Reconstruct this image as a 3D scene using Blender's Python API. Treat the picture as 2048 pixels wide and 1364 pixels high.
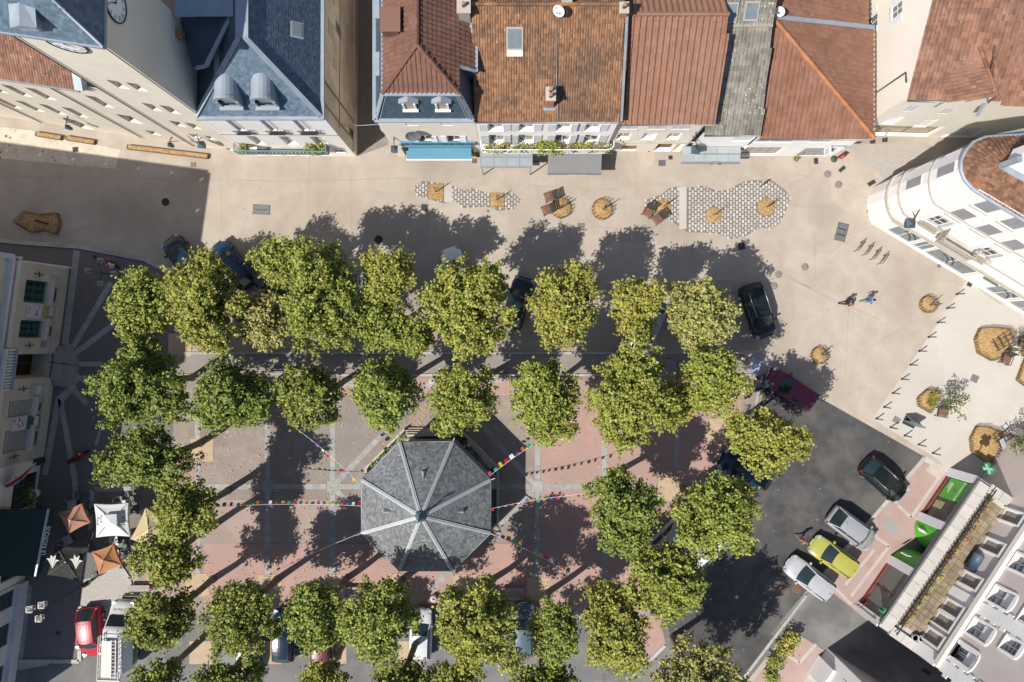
import bpy, bmesh, math, random
import numpy as np
from mathutils import Vector, Matrix
for _o in list(bpy.data.objects): bpy.data.objects.remove(_o)
SC = bpy.context.scene
COL = SC.collection
# ---------------------------------------------------------------- camera, world, sun, exposure
CAMH = 53.54; PPM = 25.5; CX, CY = 1024.0, 682.0
cam = bpy.data.objects.new('camera', bpy.data.cameras.new('camera')); COL.objects.link(cam)
cam.location = (0, 0, CAMH); cam.rotation_euler = (0, 0, 0)
cam.data.lens = 24; cam.data.sensor_width = 36; cam.data.clip_end = 1500; cam.data.clip_start = 0.5
SC.camera = cam
SUN_EL = math.radians(53.0); SHX, SHY = 0.826, 0.563        # shadows fall to the upper right
W = bpy.data.worlds.new('World'); SC.world = W; W.use_nodes = True
wn = W.node_tree; wn.nodes.clear()
sky = wn.nodes.new('ShaderNodeTexSky'); sky.sky_type = 'NISHITA'; sky.sun_disc = False
sky.sun_elevation = SUN_EL; sky.sun_rotation = math.atan2(-SHX, -SHY); sky.altitude = 300; sky.air_density = 1.0; sky.dust_density = 1.0
wb = wn.nodes.new('ShaderNodeBackground'); wb.inputs[1].default_value = 0.084
wo = wn.nodes.new('ShaderNodeOutputWorld')
wn.links.new(sky.outputs[0], wb.inputs[0]); wn.links.new(wb.outputs[0], wo.inputs[0])
sun = bpy.data.objects.new('sun', bpy.data.lights.new('sun', 'SUN')); COL.objects.link(sun)
sun.data.energy = 4.4; sun.data.angle = math.radians(0.5); sun.data.color = (1.0, 0.945, 0.86)
sun.rotation_euler = Vector((math.cos(SUN_EL)*SHX, math.cos(SUN_EL)*SHY, -math.sin(SUN_EL))).to_track_quat('-Z', 'Y').to_euler()
SC.view_settings.view_transform = 'Standard'; SC.view_settings.look = 'None'
SC.view_settings.exposure = 0.5; SC.view_settings.gamma = 1.0
try: SC.view_settings.use_curve_mapping = False
except Exception: pass
SC.cycles.max_bounces = 6; SC.cycles.diffuse_bounces = 3; SC.cycles.glossy_bounces = 2; SC.cycles.transmission_bounces = 4; SC.cycles.transparent_max_bounces = 4
R = random.Random(7)
# ---------------------------------------------------------------- place: photograph pixel at a known height -> metres
def P(px, py, z=0.0):
    k = (CAMH - z) / CAMH / PPM
    return Vector(((px - CX) * k, (CY - py) * k, z))
def P2(px, py, z=0.0):
    v = P(px, py, z); return Vector((v.x, v.y))
# ---------------------------------------------------------------- materials
MATS = {}
BRIGHT = ('render', 'white', 'leaf', 'hall', 'pale_cream', 'cream', 'red_paving', 'brown_paving', 'asphalt', 'setts', 'clock', 'mulch', 'forecourt', 'pillar', 'shutter')
def mat(name, col, col2=None, scale=3.0, rough=0.85, metal=0.0, var=0.0, bump=0.0, bscale=None, spec=0.3, wave=None, trans=0.0, speck=None, coat=0.0, big=None, fac=(0.35, 0.65), detail=6.0, patch=0.0):
    """procedural material: two-tone noise, per-piece brightness variation, optional bump, specks, large stains"""
    if name in MATS: return MATS[name]
    if not any(q in name for q in BRIGHT):
        dim = lambda c: tuple(x * .79 for x in c)
        col = dim(col); col2 = dim(col2) if col2 else None; big = (dim(big[0]),) + tuple(big[1:]) if big else None; speck = (dim(speck[0]),) + tuple(speck[1:]) if speck else None
    m = bpy.data.materials.new(name); m.use_nodes = True; nt = m.node_tree; N = nt.nodes; L = nt.links
    b = N['Principled BSDF']
    b.inputs['Roughness'].default_value = rough; b.inputs['Metallic'].default_value = metal
    b.inputs['Specular IOR Level'].default_value = spec
    if coat: b.inputs['Coat Weight'].default_value = coat; b.inputs['Coat Roughness'].default_value = 0.05
    tc = N.new('ShaderNodeTexCoord'); geo = N.new('ShaderNodeNewGeometry')
    c4 = lambda c: (c[0], c[1], c[2], 1)
    out = None
    rgb = N.new('ShaderNodeRGB'); rgb.outputs[0].default_value = c4(col); out = rgb.outputs[0]
    def mixc(fac, a, bb, mode='MIX'):
        x = N.new('ShaderNodeMix'); x.data_type = 'RGBA'; x.blend_type = mode
        if isinstance(fac, float): x.inputs[0].default_value = fac
        else: L.new(fac, x.inputs[0])
        L.new(a, x.inputs[6])
        if isinstance(bb, tuple): x.inputs[7].default_value = c4(bb)
        else: L.new(bb, x.inputs[7])
        return x.outputs[2]
    def noise(sc, det=6.0, rgh=0.6):
        n = N.new('ShaderNodeTexNoise'); n.inputs['Scale'].default_value = sc; n.inputs['Detail'].default_value = det; n.inputs['Roughness'].default_value = rgh
        L.new(geo.outputs['Position'], n.inputs['Vector']); return n.outputs[0]
    def ramp(src, lo, hi):
        r = N.new('ShaderNodeMapRange'); r.inputs[1].default_value = lo; r.inputs[2].default_value = hi; L.new(src, r.inputs[0]); return r.outputs[0]
    if col2 is not None:
        out = mixc(ramp(noise(scale, detail), fac[0], fac[1]), out, tuple(col2))
    if big is not None:          # (colour, scale, amount)
        f = ramp(noise(big[1], 4.0, 0.55), 0.48, 0.66)
        mm = N.new('ShaderNodeMath'); mm.operation = 'MULTIPLY'; L.new(f, mm.inputs[0]); mm.inputs[1].default_value = big[2]
        out = mixc(mm.outputs[0], out, tuple(big[0]))
    if speck is not None:        # (colour, scale, threshold)
        v = N.new('ShaderNodeTexVoronoi'); v.inputs['Scale'].default_value = speck[1]; L.new(geo.outputs['Position'], v.inputs['Vector'])
        f = ramp(v.outputs['Distance'], speck[2], speck[2] * 0.7)
        n2 = ramp(noise(speck[1] * 0.13, 3.0), 0.46, 0.6)
        mm = N.new('ShaderNodeMath'); mm.operation = 'MULTIPLY'; L.new(f, mm.inputs[0]); L.new(n2, mm.inputs[1])
        out = mixc(mm.outputs[0], out, tuple(speck[0]))
    if patch:
        v = N.new('ShaderNodeTexVoronoi'); v.inputs['Scale'].default_value = .22; v.distance = 'CHEBYCHEV'; L.new(geo.outputs['Position'], v.inputs['Vector'])
        mr = N.new('ShaderNodeMapRange'); mr.inputs[3].default_value = 1 - patch; mr.inputs[4].default_value = 1 + patch; sp = N.new('ShaderNodeSeparateColor'); L.new(v.outputs['Color'], sp.inputs[0]); L.new(sp.outputs[0], mr.inputs[0])
        hs = N.new('ShaderNodeHueSaturation'); L.new(mr.outputs[0], hs.inputs['Value']); L.new(out, hs.inputs['Color']); out = hs.outputs[0]
    if var:
        oi = N.new('ShaderNodeObjectInfo')
        ad = N.new('ShaderNodeMath'); ad.operation = 'ADD'; L.new(oi.outputs['Random'], ad.inputs[0]); L.new(geo.outputs['Random Per Island'], ad.inputs[1])
        fr = N.new('ShaderNodeMath'); fr.operation = 'FRACT'; L.new(ad.outputs[0], fr.inputs[0])
        mr = N.new('ShaderNodeMapRange'); mr.inputs[3].default_value = 1 - var; mr.inputs[4].default_value = 1 + var; L.new(fr.outputs[0], mr.inputs[0])
        hs = N.new('ShaderNodeHueSaturation'); L.new(mr.outputs[0], hs.inputs['Value']); L.new(out, hs.inputs['Color']); out = hs.outputs[0]
        if trans:      # every crown its own shade of green
            mh = N.new('ShaderNodeMapRange'); mh.inputs[3].default_value = .476; mh.inputs[4].default_value = .500; L.new(oi.outputs['Random'], mh.inputs[0]); L.new(mh.outputs[0], hs.inputs['Hue'])
    L.new(out, b.inputs['Base Color'])
    if trans:
        tr = N.new('ShaderNodeBsdfTranslucent'); L.new(out, tr.inputs[0])
        ms = N.new('ShaderNodeMixShader'); ms.inputs[0].default_value = trans
        L.new(b.outputs[0], ms.inputs[1]); L.new(tr.outputs[0], ms.inputs[2]); L.new(ms.outputs[0], N['Material Output'].inputs[0])
    if bump:
        bp = N.new('ShaderNodeBump'); bp.inputs['Strength'].default_value = 1.0; bp.inputs['Distance'].default_value = bump
        L.new(noise(bscale or scale * 4, 6.0), bp.inputs['Height']); L.new(bp.outputs[0], b.inputs['Normal'])
    MATS[name] = m; return m
# ---------------------------------------------------------------- mesh building
ORG = {}
def org(o): return ORG.get(o.name, Vector((0, 0, 0))) if o is not None else Vector((0, 0, 0))
class MB:
    def __init__(s): s.v = []; s.f = []; s.m = []; s.sm = []
    def poly(s, pts, mi=0, smooth=False):
        i = len(s.v); s.v += [tuple(p) for p in pts]; s.f.append(tuple(range(i, i + len(pts)))); s.m.append(mi); s.sm.append(smooth); return s
    def raw(s, vs, fs, mi=0, smooth=False):
        i = len(s.v); s.v += [tuple(p) for p in vs]
        for f in fs: s.f.append(tuple(i + k for k in f)); s.m.append(mi); s.sm.append(smooth)
        return s
    def box(s, c, size, M=None, mi=0):
        c = Vector(c); hx, hy, hz = size[0] / 2, size[1] / 2, size[2] / 2
        vs = [Vector((x * hx, y * hy, z * hz)) for x in (-1, 1) for y in (-1, 1) for z in (-1, 1)]
        if M is not None: vs = [M @ v for v in vs]
        return s.raw([v + c for v in vs], [(0, 1, 3, 2), (4, 6, 7, 5), (0, 4, 5, 1), (2, 3, 7, 6), (0, 2, 6, 4), (1, 5, 7, 3)], mi)
    def bar(s, a, b, w, h, mi=0, up=(0, 0, 1)):
        a, b = Vector(a), Vector(b); d = (b - a); l = d.length
        if l < 1e-6: return s
        d = d / l; u = Vector(up)
        if abs(d.dot(u)) > 0.98: u = Vector((0, 1, 0))
        x = d.cross(u).normalized(); u = x.cross(d)
        M = Matrix((x, d, u)).transposed()
        return s.box((a + b) / 2, (w, l, h), M, mi)
    def prism(s, pts, z0, z1, mi=0, bottom=True):
        n = len(pts); a = [Vector((p[0], p[1], z0)) for p in pts]; b = [Vector((p[0], p[1], z1)) for p in pts]
        area = sum(pts[i][0] * pts[(i + 1) % n][1] - pts[(i + 1) % n][0] * pts[i][1] for i in range(n))
        if area < 0: a.reverse(); b.reverse()
        fs = [tuple(range(n, 2 * n))] + [(i, (i + 1) % n, n + (i + 1) % n, n + i) for i in range(n)]
        if bottom: fs.append(tuple(reversed(range(n))))
        return s.raw(a + b, fs, mi)
    def tube(s, pts, r, n=8, mi=0, cap=True, smooth=True):
        pts = [Vector(p) for p in pts]; rs = r if isinstance(r, (list, tuple)) else [r] * len(pts); vs = []; fs = []
        for i, p in enumerate(pts):
            d = (pts[min(i + 1, len(pts) - 1)] - pts[max(i - 1, 0)])
            d = d.normalized() if d.length > 1e-9 else Vector((0, 0, 1))
            u = Vector((0, 0, 1)) if abs(d.z) < 0.95 else Vector((1, 0, 0))
            x = d.cross(u).normalized(); y = d.cross(x)
            vs += [p + (x * math.cos(t) + y * math.sin(t)) * rs[i] for t in [2 * math.pi * k / n for k in range(n)]]
        for i in range(len(pts) - 1):
            for k in range(n): fs.append((i * n + k, i * n + (k + 1) % n, (i + 1) * n + (k + 1) % n, (i + 1) * n + k))
        if cap: fs.append(tuple(range(n))); fs.append(tuple((len(pts) - 1) * n + k for k in reversed(range(n))))
        return s.raw(vs, fs, mi, smooth)
    def lathe(s, c, prof, n=16, mi=0, smooth=True):
        c = Vector(c); vs = []; fs = []
        for (r, z) in prof: vs += [c + Vector((r * math.cos(2 * math.pi * k / n), r * math.sin(2 * math.pi * k / n), z)) for k in range(n)]
        for i in range(len(prof) - 1):
            for k in range(n): fs.append((i * n + k, i * n + (k + 1) % n, (i + 1) * n + (k + 1) % n, (i + 1) * n + k))
        fs.append(tuple(reversed(range(n)))); fs.append(tuple((len(prof) - 1) * n + k for k in range(n)))
        return s.raw(vs, fs, mi, smooth)
    def ball(s, c, r, n=10, mi=0, sz=None):
        c = Vector(c); sz = sz or (1, 1, 1); m = n // 2; vs = []; fs = []
        for i in range(m + 1):
            t = math.pi * i / m
            for k in range(n):
                p = 2 * math.pi * k / n; vs.append(c + Vector((r * sz[0] * math.sin(t) * math.cos(p), r * sz[1] * math.sin(t) * math.sin(p), r * sz[2] * math.cos(t))))
        for i in range(m):
            for k in range(n): fs.append((i * n + k, (i + 1) * n + k, (i + 1) * n + (k + 1) % n, i * n + (k + 1) % n))
        return s.raw(vs, fs, mi, True)
    def build(s, name, mats, parent=None, loc=None):
        me = bpy.data.meshes.new(name)
        o_ = org(parent)
        if loc is not None: o_ = Vector(loc)
        me.from_pydata([(a - o_.x, b - o_.y, c - o_.z) for a, b, c in s.v], [], s.f)
        for m in (mats if isinstance(mats, (list, tuple)) else [mats]): me.materials.append(m)
        if len(me.materials) > 1: me.polygons.foreach_set('material_index', s.m)
        me.polygons.foreach_set('use_smooth', s.sm); me.update()
        o = bpy.data.objects.new(name, me); COL.objects.link(o)
        if parent is not None:
            o.parent = parent; ORG[o.name] = org(parent)
        else:
            o.location = o_ if loc is not None else (0, 0, 0); ORG[o.name] = o_
        return o
def tag(o, label=None, cat=None, group=None, kind=None):
    if label: o['label'] = label
    if cat: o['category'] = cat
    if group: o['group'] = group
    if kind: o['kind'] = kind
    return o
def thing(name, label, cat, loc=(0, 0, 0), rz=0.0, group=None, local=False):
    """Empty at the base of a thing; local=True: parts are modelled round the origin, else in world metres"""
    o = bpy.data.objects.new(name, None); COL.objects.link(o); o.empty_display_size = 0.3
    o.location = loc; o.rotation_euler = (0, 0, rz)
    ORG[o.name] = Vector((0, 0, 0)) if local else Vector(loc)
    return tag(o, label, cat, group)
KIDS = {}
def copy_tree(o, parent=None):
    c = o.copy(); COL.objects.link(c)
    ORG[c.name] = org(o)
    if parent is not None: c.parent = parent
    for ch in list(o.children): copy_tree(ch, c)
    return c
def inst(o, name, parent, loc, M=None):
    """a copy of one piece sharing its mesh"""
    c = bpy.data.objects.new(name, o.data); COL.objects.link(c); c.parent = parent
    mm = M.to_4x4() if M is not None else Matrix.Identity(4); mm.translation = Vector(loc) - org(parent); c.matrix_local = mm
    return c
def np_mesh(name, V, F, mats, parent=None, smooth=False, org_=None):
    """fast mesh from numpy verts and equal-size faces"""
    V = np.asarray(V, dtype=np.float32).reshape(-1, 3); F = np.asarray(F, dtype=np.int32); n = F.shape[1]
    o_ = org(parent) if org_ is None else Vector(org_)
    V = V - np.array([o_.x, o_.y, o_.z], dtype=np.float32)
    me = bpy.data.meshes.new(name); me.vertices.add(len(V)); me.vertices.foreach_set('co', V.ravel())
    me.loops.add(F.size); me.loops.foreach_set('vertex_index', F.ravel())
    me.polygons.add(len(F)); me.polygons.foreach_set('loop_start', np.arange(0, F.size, n, dtype=np.int32))
    me.update(calc_edges=True)
    for m in (mats if isinstance(mats, (list, tuple)) else [mats]): me.materials.append(m)
    me.polygons.foreach_set('use_smooth', np.full(len(F), bool(smooth), dtype=bool))
    o = bpy.data.objects.new(name, me); COL.objects.link(o)
    if parent is not None: o.parent = parent; ORG[o.name] = org(parent)
    else: o.location = o_; ORG[o.name] = o_
    return o
def inpoly(p, poly):
    x, y = p[0], p[1]; n = len(poly); c = False; j = n - 1
    for i in range(n):
        if (poly[i][1] > y) != (poly[j][1] > y) and x < (poly[j][0] - poly[i][0]) * (y - poly[i][1]) / (poly[j][1] - poly[i][1]) + poly[i][0]: c = not c
        j = i
    return c
# ---------------------------------------------------------------- walls with real openings
CAMP = Vector((0, 0, CAMH))
class Wall:
    """A left, B right as seen from outside (world xy)."""
    def __init__(s, A, B, z0=0.0, z1=8.0):
        s.A = Vector((A[0], A[1], 0)); s.B = Vector((B[0], B[1], 0)); s.z0 = z0; s.z1 = z1
        s.L = (s.B - s.A).length; s.d = (s.B - s.A).normalized(); s.n = Vector((s.d.y, -s.d.x, 0)); s.op = []
    def pt(s, u, v, o=0.0): return s.A + s.d * u + s.n * o + Vector((0, 0, v))
    def px(s, px, py, o=0.0):
        """photo pixel -> (u, v) on the wall plane"""
        r = P(px, py) - CAMP; a = s.A + s.n * o; t = s.n.dot(a - CAMP) / s.n.dot(r); p = CAMP + r * t
        return (p - s.A).dot(s.d), p.z
    def hole(s, u0, u1, v0, v1, depth=0.25): s.op.append((u0, u1, v0, v1, depth)); return s.op[-1]
    def mesh(s, mb, thick=0.0, mi=0, top=None):
        us = sorted(set([0, s.L] + [min(max(x, 0), s.L) for o in s.op for x in o[:2]])); vs = sorted(set([s.z0, s.z1] + [x for o in s.op for x in o[2:4]]))
        for i in range(len(us) - 1):
            for j in range(len(vs) - 1):
                if us[i + 1] - us[i] < 1e-5 or vs[j + 1] - vs[j] < 1e-5: continue
                cu, cv = (us[i] + us[i + 1]) / 2, (vs[j] + vs[j + 1]) / 2
                if any(o[0] < cu < o[1] and o[2] < cv < o[3] for o in s.op): continue
                mb.poly([s.pt(us[i], vs[j]), s.pt(us[i + 1], vs[j]), s.pt(us[i + 1], vs[j + 1]), s.pt(us[i], vs[j + 1])], mi)
        for (u0, u1, v0, v1, dp) in s.op:
            q = [(u0, v0), (u1, v0), (u1, v1), (u0, v1)]
            for k in range(4):
                a, b = q[k], q[(k + 1) % 4]
                mb.poly([s.pt(*a), s.pt(*a, -dp), s.pt(*b, -dp), s.pt(*b)], mi)
            mb.poly([s.pt(u0, v0, -dp), s.pt(u1, v0, -dp), s.pt(u1, v1, -dp), s.pt(u0, v1, -dp)], mi)
        return mb
    def box(s, mb, u0, u1, v0, v1, o0, o1, mi=0):
        vs = [s.pt(u, v, o) for u in (u0, u1) for v in (v0, v1) for o in (o0, o1)]
        return mb.raw(vs, [(0, 1, 3, 2), (4, 6, 7, 5), (0, 4, 5, 1), (2, 3, 7, 6), (0, 2, 6, 4), (1, 5, 7, 3)], mi)
    def window(s, op, parent, fm, gm, mull=1, trans=1, sill=None, fw=0.06, name='window'):
        u0, u1, v0, v1, dp = op; mb = MB(); o0, o1 = -dp + 0.02, -dp + 0.08
        s.box(mb, u0, u0 + fw, v0, v1, o0, o1); s.box(mb, u1 - fw, u1, v0, v1, o0, o1)
        s.box(mb, u0 + fw, u1 - fw, v0, v0 + fw, o0, o1); s.box(mb, u0 + fw, u1 - fw, v1 - fw, v1, o0, o1)
        for k in range(mull):
            c = u0 + (u1 - u0) * (k + 1) / (mull + 1); s.box(mb, c - .03, c + .03, v0 + fw, v1 - fw, o0, o1 - .01)
        for k in range(trans):
            c = v0 + (v1 - v0) * (k + 1) / (trans + 1); s.box(mb, u0 + fw, u1 - fw, c - .02, c + .02, o0, o1 - .015)
        w = mb.build(name, fm, parent)
        s.box(MB(), u0 + fw, u1 - fw, v0 + fw, v1 - fw, o0 + .01, o0 + .025).build('pane', gm, w)
        if sill is not None: s.box(MB(), u0 - .06, u1 + .06, v0 - .07, v0 - .003, 0.003, .09).build('sill', sill, w)
        return w
    def shutters(s, op, w, m, closed=False, sw=None, both=True, slats=0):
        u0, u1, v0, v1, dp = op; sw = sw or (u1 - u0) / 2
        def leaf(a, b, o):
            mb = MB(); s.box(mb, a, b, v0, v1, o, o + .035)
            for k in range(slats):
                z = v0 + (v1 - v0) * (k + .5) / slats; s.box(mb, a + .05, b - .05, z - .02, z + .02, o + .035, o + .05)
            mb.build('shutter', m, w)
        if closed: leaf(u0 + .01, (u0 + u1) / 2 - .005, -.06); leaf((u0 + u1) / 2 + .005, u1 - .01, -.06)
        else:
            leaf(u0 - sw - .01, u0 - .01, .015)
            if both: leaf(u1 + .01, u1 + sw + .01, .015)
# ---------------------------------------------------------------- tiled roof slopes
def tile_template(style, w, l, th):
    if style == 'roman':      # one rounded rib and a flat pan
        xs = [(-.5, .12), (-.42, .75), (-.25, 1.0), (-.02, .9), (.10, .05), (.22, -.05), (.5, .12)]
    elif style == 'canal':
        xs = [(-.5, 0.), (-.25, .8), (0., 1.0), (.25, .8), (.5, 0.)]
    else: xs = [(-.49, .35), (.49, .35)]
    n = len(xs); h = th
    V = []
    for (y, lift) in ((0.0, h * .55), (l * 1.08, 0.0)):
        for (x, z) in xs: V.append((x * w, y, z * h + lift))
    for (x, z) in xs: V.append((x * w, 0.0, z * h + h * .55 - h * .6))
    F = [(i, i + 1, n + i + 1, n + i) for i in range(n - 1)] + [(2 * n + i, 2 * n + i + 1, i + 1, i) for i in range(n - 1)]
    return np.array(V, dtype=np.float32), np.array(F, dtype=np.int32)
def slope(poly, parent, m, style='roman', w=.3, l=.35, th=.06, n_ind=0, deck=None, jit=.008, edge=None, name='tile', offset=0.0, clip=0.0, skip=None):
    """lay tiles on a planar polygon (world); eave = edge (i,j) of the polygon, default first edge (left to right seen from outside/below)"""
    poly = [Vector(p) for p in poly]; i, j = edge or (0, 1); A, B = poly[i], poly[j]
    ux = (B - A).normalized(); nn = Vector((0, 0, 0))
    for k in range(len(poly)): nn += (poly[k] - poly[0]).cross(poly[(k + 1) % len(poly)] - poly[0])
    nn.normalize()
    if nn.z < 0: nn = -nn
    uy = nn.cross(ux).normalized()
    p2 = [((p - A).dot(ux), (p - A).dot(uy)) for p in poly]
    if max(q[1] for q in p2) < 1e-3: uy = -uy; p2 = [(a, -b) for a, b in p2]
    d = MB(); d.poly([p + nn * (offset - .01) for p in (poly)]); dk = d.build('roof_deck', deck or m, parent)
    x0, x1 = min(q[0] for q in p2), max(q[0] for q in p2); y0, y1 = min(q[1] for q in p2), max(q[1] for q in p2)
    nx = max(1, round((x1 - x0) / w)); w_ = (x1 - x0) / nx; ny = max(1, round((y1 - y0) / l)); l_ = (y1 - y0) / ny
    T, F = tile_template(style, w_, l_, th)
    spots = []
    for r in range(ny):
        yy = y0 + r * l_
        for c in range(nx):
            xx = x0 + (c + .5) * w_
            if style == 'flat' and r % 2: xx += w_ / 2
            if not inpoly((xx, yy + l_ * .5), p2): continue
            if skip and any(inpoly((xx, yy + l_ * .5), [((Vector(q) - A).dot(ux), (Vector(q) - A).dot(uy)) for q in sk]) for sk in skip): continue
            spots.append((xx, yy))
    rs = np.random.RandomState(len(spots) + 3)
    Mx = np.array([[ux.x, ux.y, ux.z], [uy.x, uy.y, uy.z], [nn.x, nn.y, nn.z]], dtype=np.float32)
    A_ = np.array(A + nn * offset, dtype=np.float32)
    def lay(sp, nm):
        sp = np.array(sp, dtype=np.float32); K = len(sp)
        V = np.repeat(T[None], K, 0).copy(); V[:, :, 0] += sp[:, 0, None] + rs.uniform(-jit, jit, (K, 1)); V[:, :, 1] += sp[:, 1, None] + rs.uniform(-jit, jit, (K, 1)); V[:, :, 2] += rs.uniform(0, jit, (K, 1))
        ylim = y1 + .02
        V[:, :, 1] = np.minimum(V[:, :, 1], ylim)
        Wd = V @ Mx + A_
        FF = (F[None] + (np.arange(K) * len(T))[:, None, None]).reshape(-1, 4)
        o = np_mesh(nm, Wd.reshape(-1, 3), FF, m, parent); return o
    spots.sort(key=lambda q: abs(q[1] - (y0 + y1) / 2) + abs(q[0] - (x0 + x1) / 2))
    ind, rest = spots[:n_ind], spots[n_ind:]
    if ind:
        M3 = Matrix((ux, uy, nn)).transposed(); base = None
        me = bpy.data.meshes.new(name); me.from_pydata([tuple(v) for v in T.tolist()], [], [tuple(f) for f in F.tolist()]); me.materials.append(m); me.update()
        for (xx, yy) in ind:
            c = bpy.data.objects.new(name, me); COL.objects.link(c); c.parent = parent
            mm = M3.to_4x4(); mm.translation = A + ux * (xx + R.uniform(-jit, jit)) + uy * (yy + R.uniform(-jit, jit)) + nn * (offset + R.uniform(0, jit)) - org(parent); c.matrix_local = mm
    if rest:
        o = lay(rest, name + 's'); o['kind'] = 'stuff'
    return dk
def ridge(a, b, parent, m, r=.12, seg=.38, name='ridge_tile', lift=.03):
    """a line of half-round ridge tiles, one object"""
    a, b = Vector(a), Vector(b); n = max(1, int((b - a).length / seg)); d = (b - a).normalized(); mb = MB(); x = d.cross(Vector((0, 0, 1))).normalized(); u = x.cross(d)
    for k in range(n):
        p, q = a + (b - a) * (k / n), a + (b - a) * ((k + 1.06) / n); vs = []
        for (pp, rr) in ((p, r * 1.08), (q, r * .95)):
            for t in (-.15, .2, .5, .8, 1.15): vs.append(pp + x * math.cos(math.pi * t) * rr + u * (math.sin(math.pi * t) * rr + lift - .03))
        mb.raw(vs, [(i, i + 1, 6 + i, 5 + i) for i in range(4)] + [(0, 4, 3, 2, 1), (5, 6, 7, 8, 9)])
    return mb.build(name, m, parent)
# ================================================================ SETTING: ground sheets
M_beige = mat('beige_concrete', (0.430, 0.368, 0.308), (0.512, 0.45, 0.386), 0.7, 0.92, bump=.004, bscale=30, big=((0.355, 0.298, 0.245), 0.17, .65), speck=((0.30, .26, .225), 1.6, .10), fac=(.3, .7), patch=.05)
M_pale = mat('pale_concrete', (0.52, 0.485, 0.435), (0.575, 0.545, 0.50), 0.4, 0.92, bump=.003, bscale=30, big=((0.475, 0.435, 0.38), 0.2, .6), speck=((0.36, .33, .30), 1.6, .10), patch=.035)
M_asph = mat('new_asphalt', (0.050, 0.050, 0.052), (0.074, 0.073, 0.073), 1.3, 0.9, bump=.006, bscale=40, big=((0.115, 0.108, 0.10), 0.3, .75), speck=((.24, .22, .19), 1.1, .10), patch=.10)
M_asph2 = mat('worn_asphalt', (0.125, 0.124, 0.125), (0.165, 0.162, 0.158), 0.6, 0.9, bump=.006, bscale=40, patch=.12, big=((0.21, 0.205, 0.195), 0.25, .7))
M_brown = mat('brown_paving', (0.225, 0.187, 0.165), (0.28, 0.236, 0.21), 1.2, 0.9, bump=.004, bscale=25, big=((0.195, 0.158, 0.14), 0.2, .8), speck=((.5, .42, .25), 1.6, .13))
M_red = mat('red_paving', (0.325, 0.208, 0.18), (0.37, 0.245, 0.215), 1.0, 0.9, bump=.004, bscale=25, big=((0.285, 0.21, 0.185), 0.25, .85), speck=((.5, .38, .3), 1.5, .12))
M_pink = mat('pink_paving', (0.40, 0.275, 0.245), (0.45, 0.325, 0.295), 0.9, 0.9, bump=.003, bscale=25, big=((0.44, 0.35, 0.325), 0.4, .7))
M_strip = mat('grey_stone_strip', (0.33, 0.325, 0.315), (0.40, 0.395, 0.385), 2.0, 0.88, var=.10, bump=.003, bscale=20)
M_tan = mat('tan_tree_square', (0.47, 0.35, 0.235), (0.53, 0.41, 0.29), 2.0, 0.95, bump=.004, bscale=30)
M_kerb = mat('kerb_stone', (0.42, 0.40, 0.37), (0.50, 0.48, 0.45), 2.5, 0.85, var=.12)
M_path = mat('grey_brown_path', (0.27, 0.24, 0.215), (0.32, 0.285, 0.26), 0.7, 0.92, bump=.004, bscale=30)
M_dirt = mat('straw_mulch', (0.27, 0.165, 0.068), (0.43, 0.29, 0.14), 7.0, 0.95, bump=.06, bscale=14, fac=(.38, .6), speck=((.20, .11, .045), 5.0, .3))
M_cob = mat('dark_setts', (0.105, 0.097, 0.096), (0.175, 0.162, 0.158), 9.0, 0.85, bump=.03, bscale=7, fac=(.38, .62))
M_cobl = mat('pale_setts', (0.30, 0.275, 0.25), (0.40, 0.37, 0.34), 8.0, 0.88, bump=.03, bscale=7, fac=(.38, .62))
M_cobb = mat('beige_setts', (0.46, 0.39, 0.32), (0.58, 0.51, 0.43), 1.5, 0.9, bump=.02, bscale=7, speck=((.17, .14, .115), 2.3, .33))
M_wstone = mat('white_paver', (0.385, 0.36, 0.33), (0.47, 0.445, 0.41), 3.0, 0.85, var=.18)
M_joint = mat('dark_joint', (0.18, 0.158, 0.14), (0.25, 0.222, 0.198), 6.0, 0.95)
def sheet(name, pts, z, m, label=None):
    o = MB().poly([P(x, y, 0) + Vector((0, 0, z)) for x, y in pts]).build(name, m); o['kind'] = 'structure'
    me = o.data
    if me.polygons[0].normal.z < 0: me.flip_normals()
    return o
g = MB().poly([(-260, -220, 0), (260, -220, 0), (260, 220, 0), (-260, 220, 0)]).build('ground', M_beige); g['kind'] = 'structure'
sheet('pale_plaza', [(1934, 560), (1745, 838), (1880, 921), (1905, 980), (2100, 1010), (2400, 1000), (2400, 500), (2000, 610)], .004, M_pale)
# worn road along the bottom, new asphalt to the right
sheet('worn_road', [(160, 1290), (262, 1215), (1400, 1215), (1420, 1100), (1560, 1280), (1480, 1380), (1420, 1700), (-300, 1700), (-300, 1400), (95, 1330)], .004, M_asph2)
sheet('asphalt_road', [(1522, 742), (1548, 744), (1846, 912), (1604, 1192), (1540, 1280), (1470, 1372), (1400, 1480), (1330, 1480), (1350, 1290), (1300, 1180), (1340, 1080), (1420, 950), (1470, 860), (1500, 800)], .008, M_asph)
sheet('side_lane', [(1604, 1192), (1628, 1172), (1668, 1184), (1732, 1238), (2300, 1640), (2300, 2000), (1840, 1480), (1650, 1300), (1540, 1268)], .0115, mat('lane_asphalt', (0.115, 0.115, 0.112), (0.16, 0.158, 0.153), 0.5, 0.9, bump=.005, bscale=40, big=((.20, .196, .19), .25, .8)))
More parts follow.
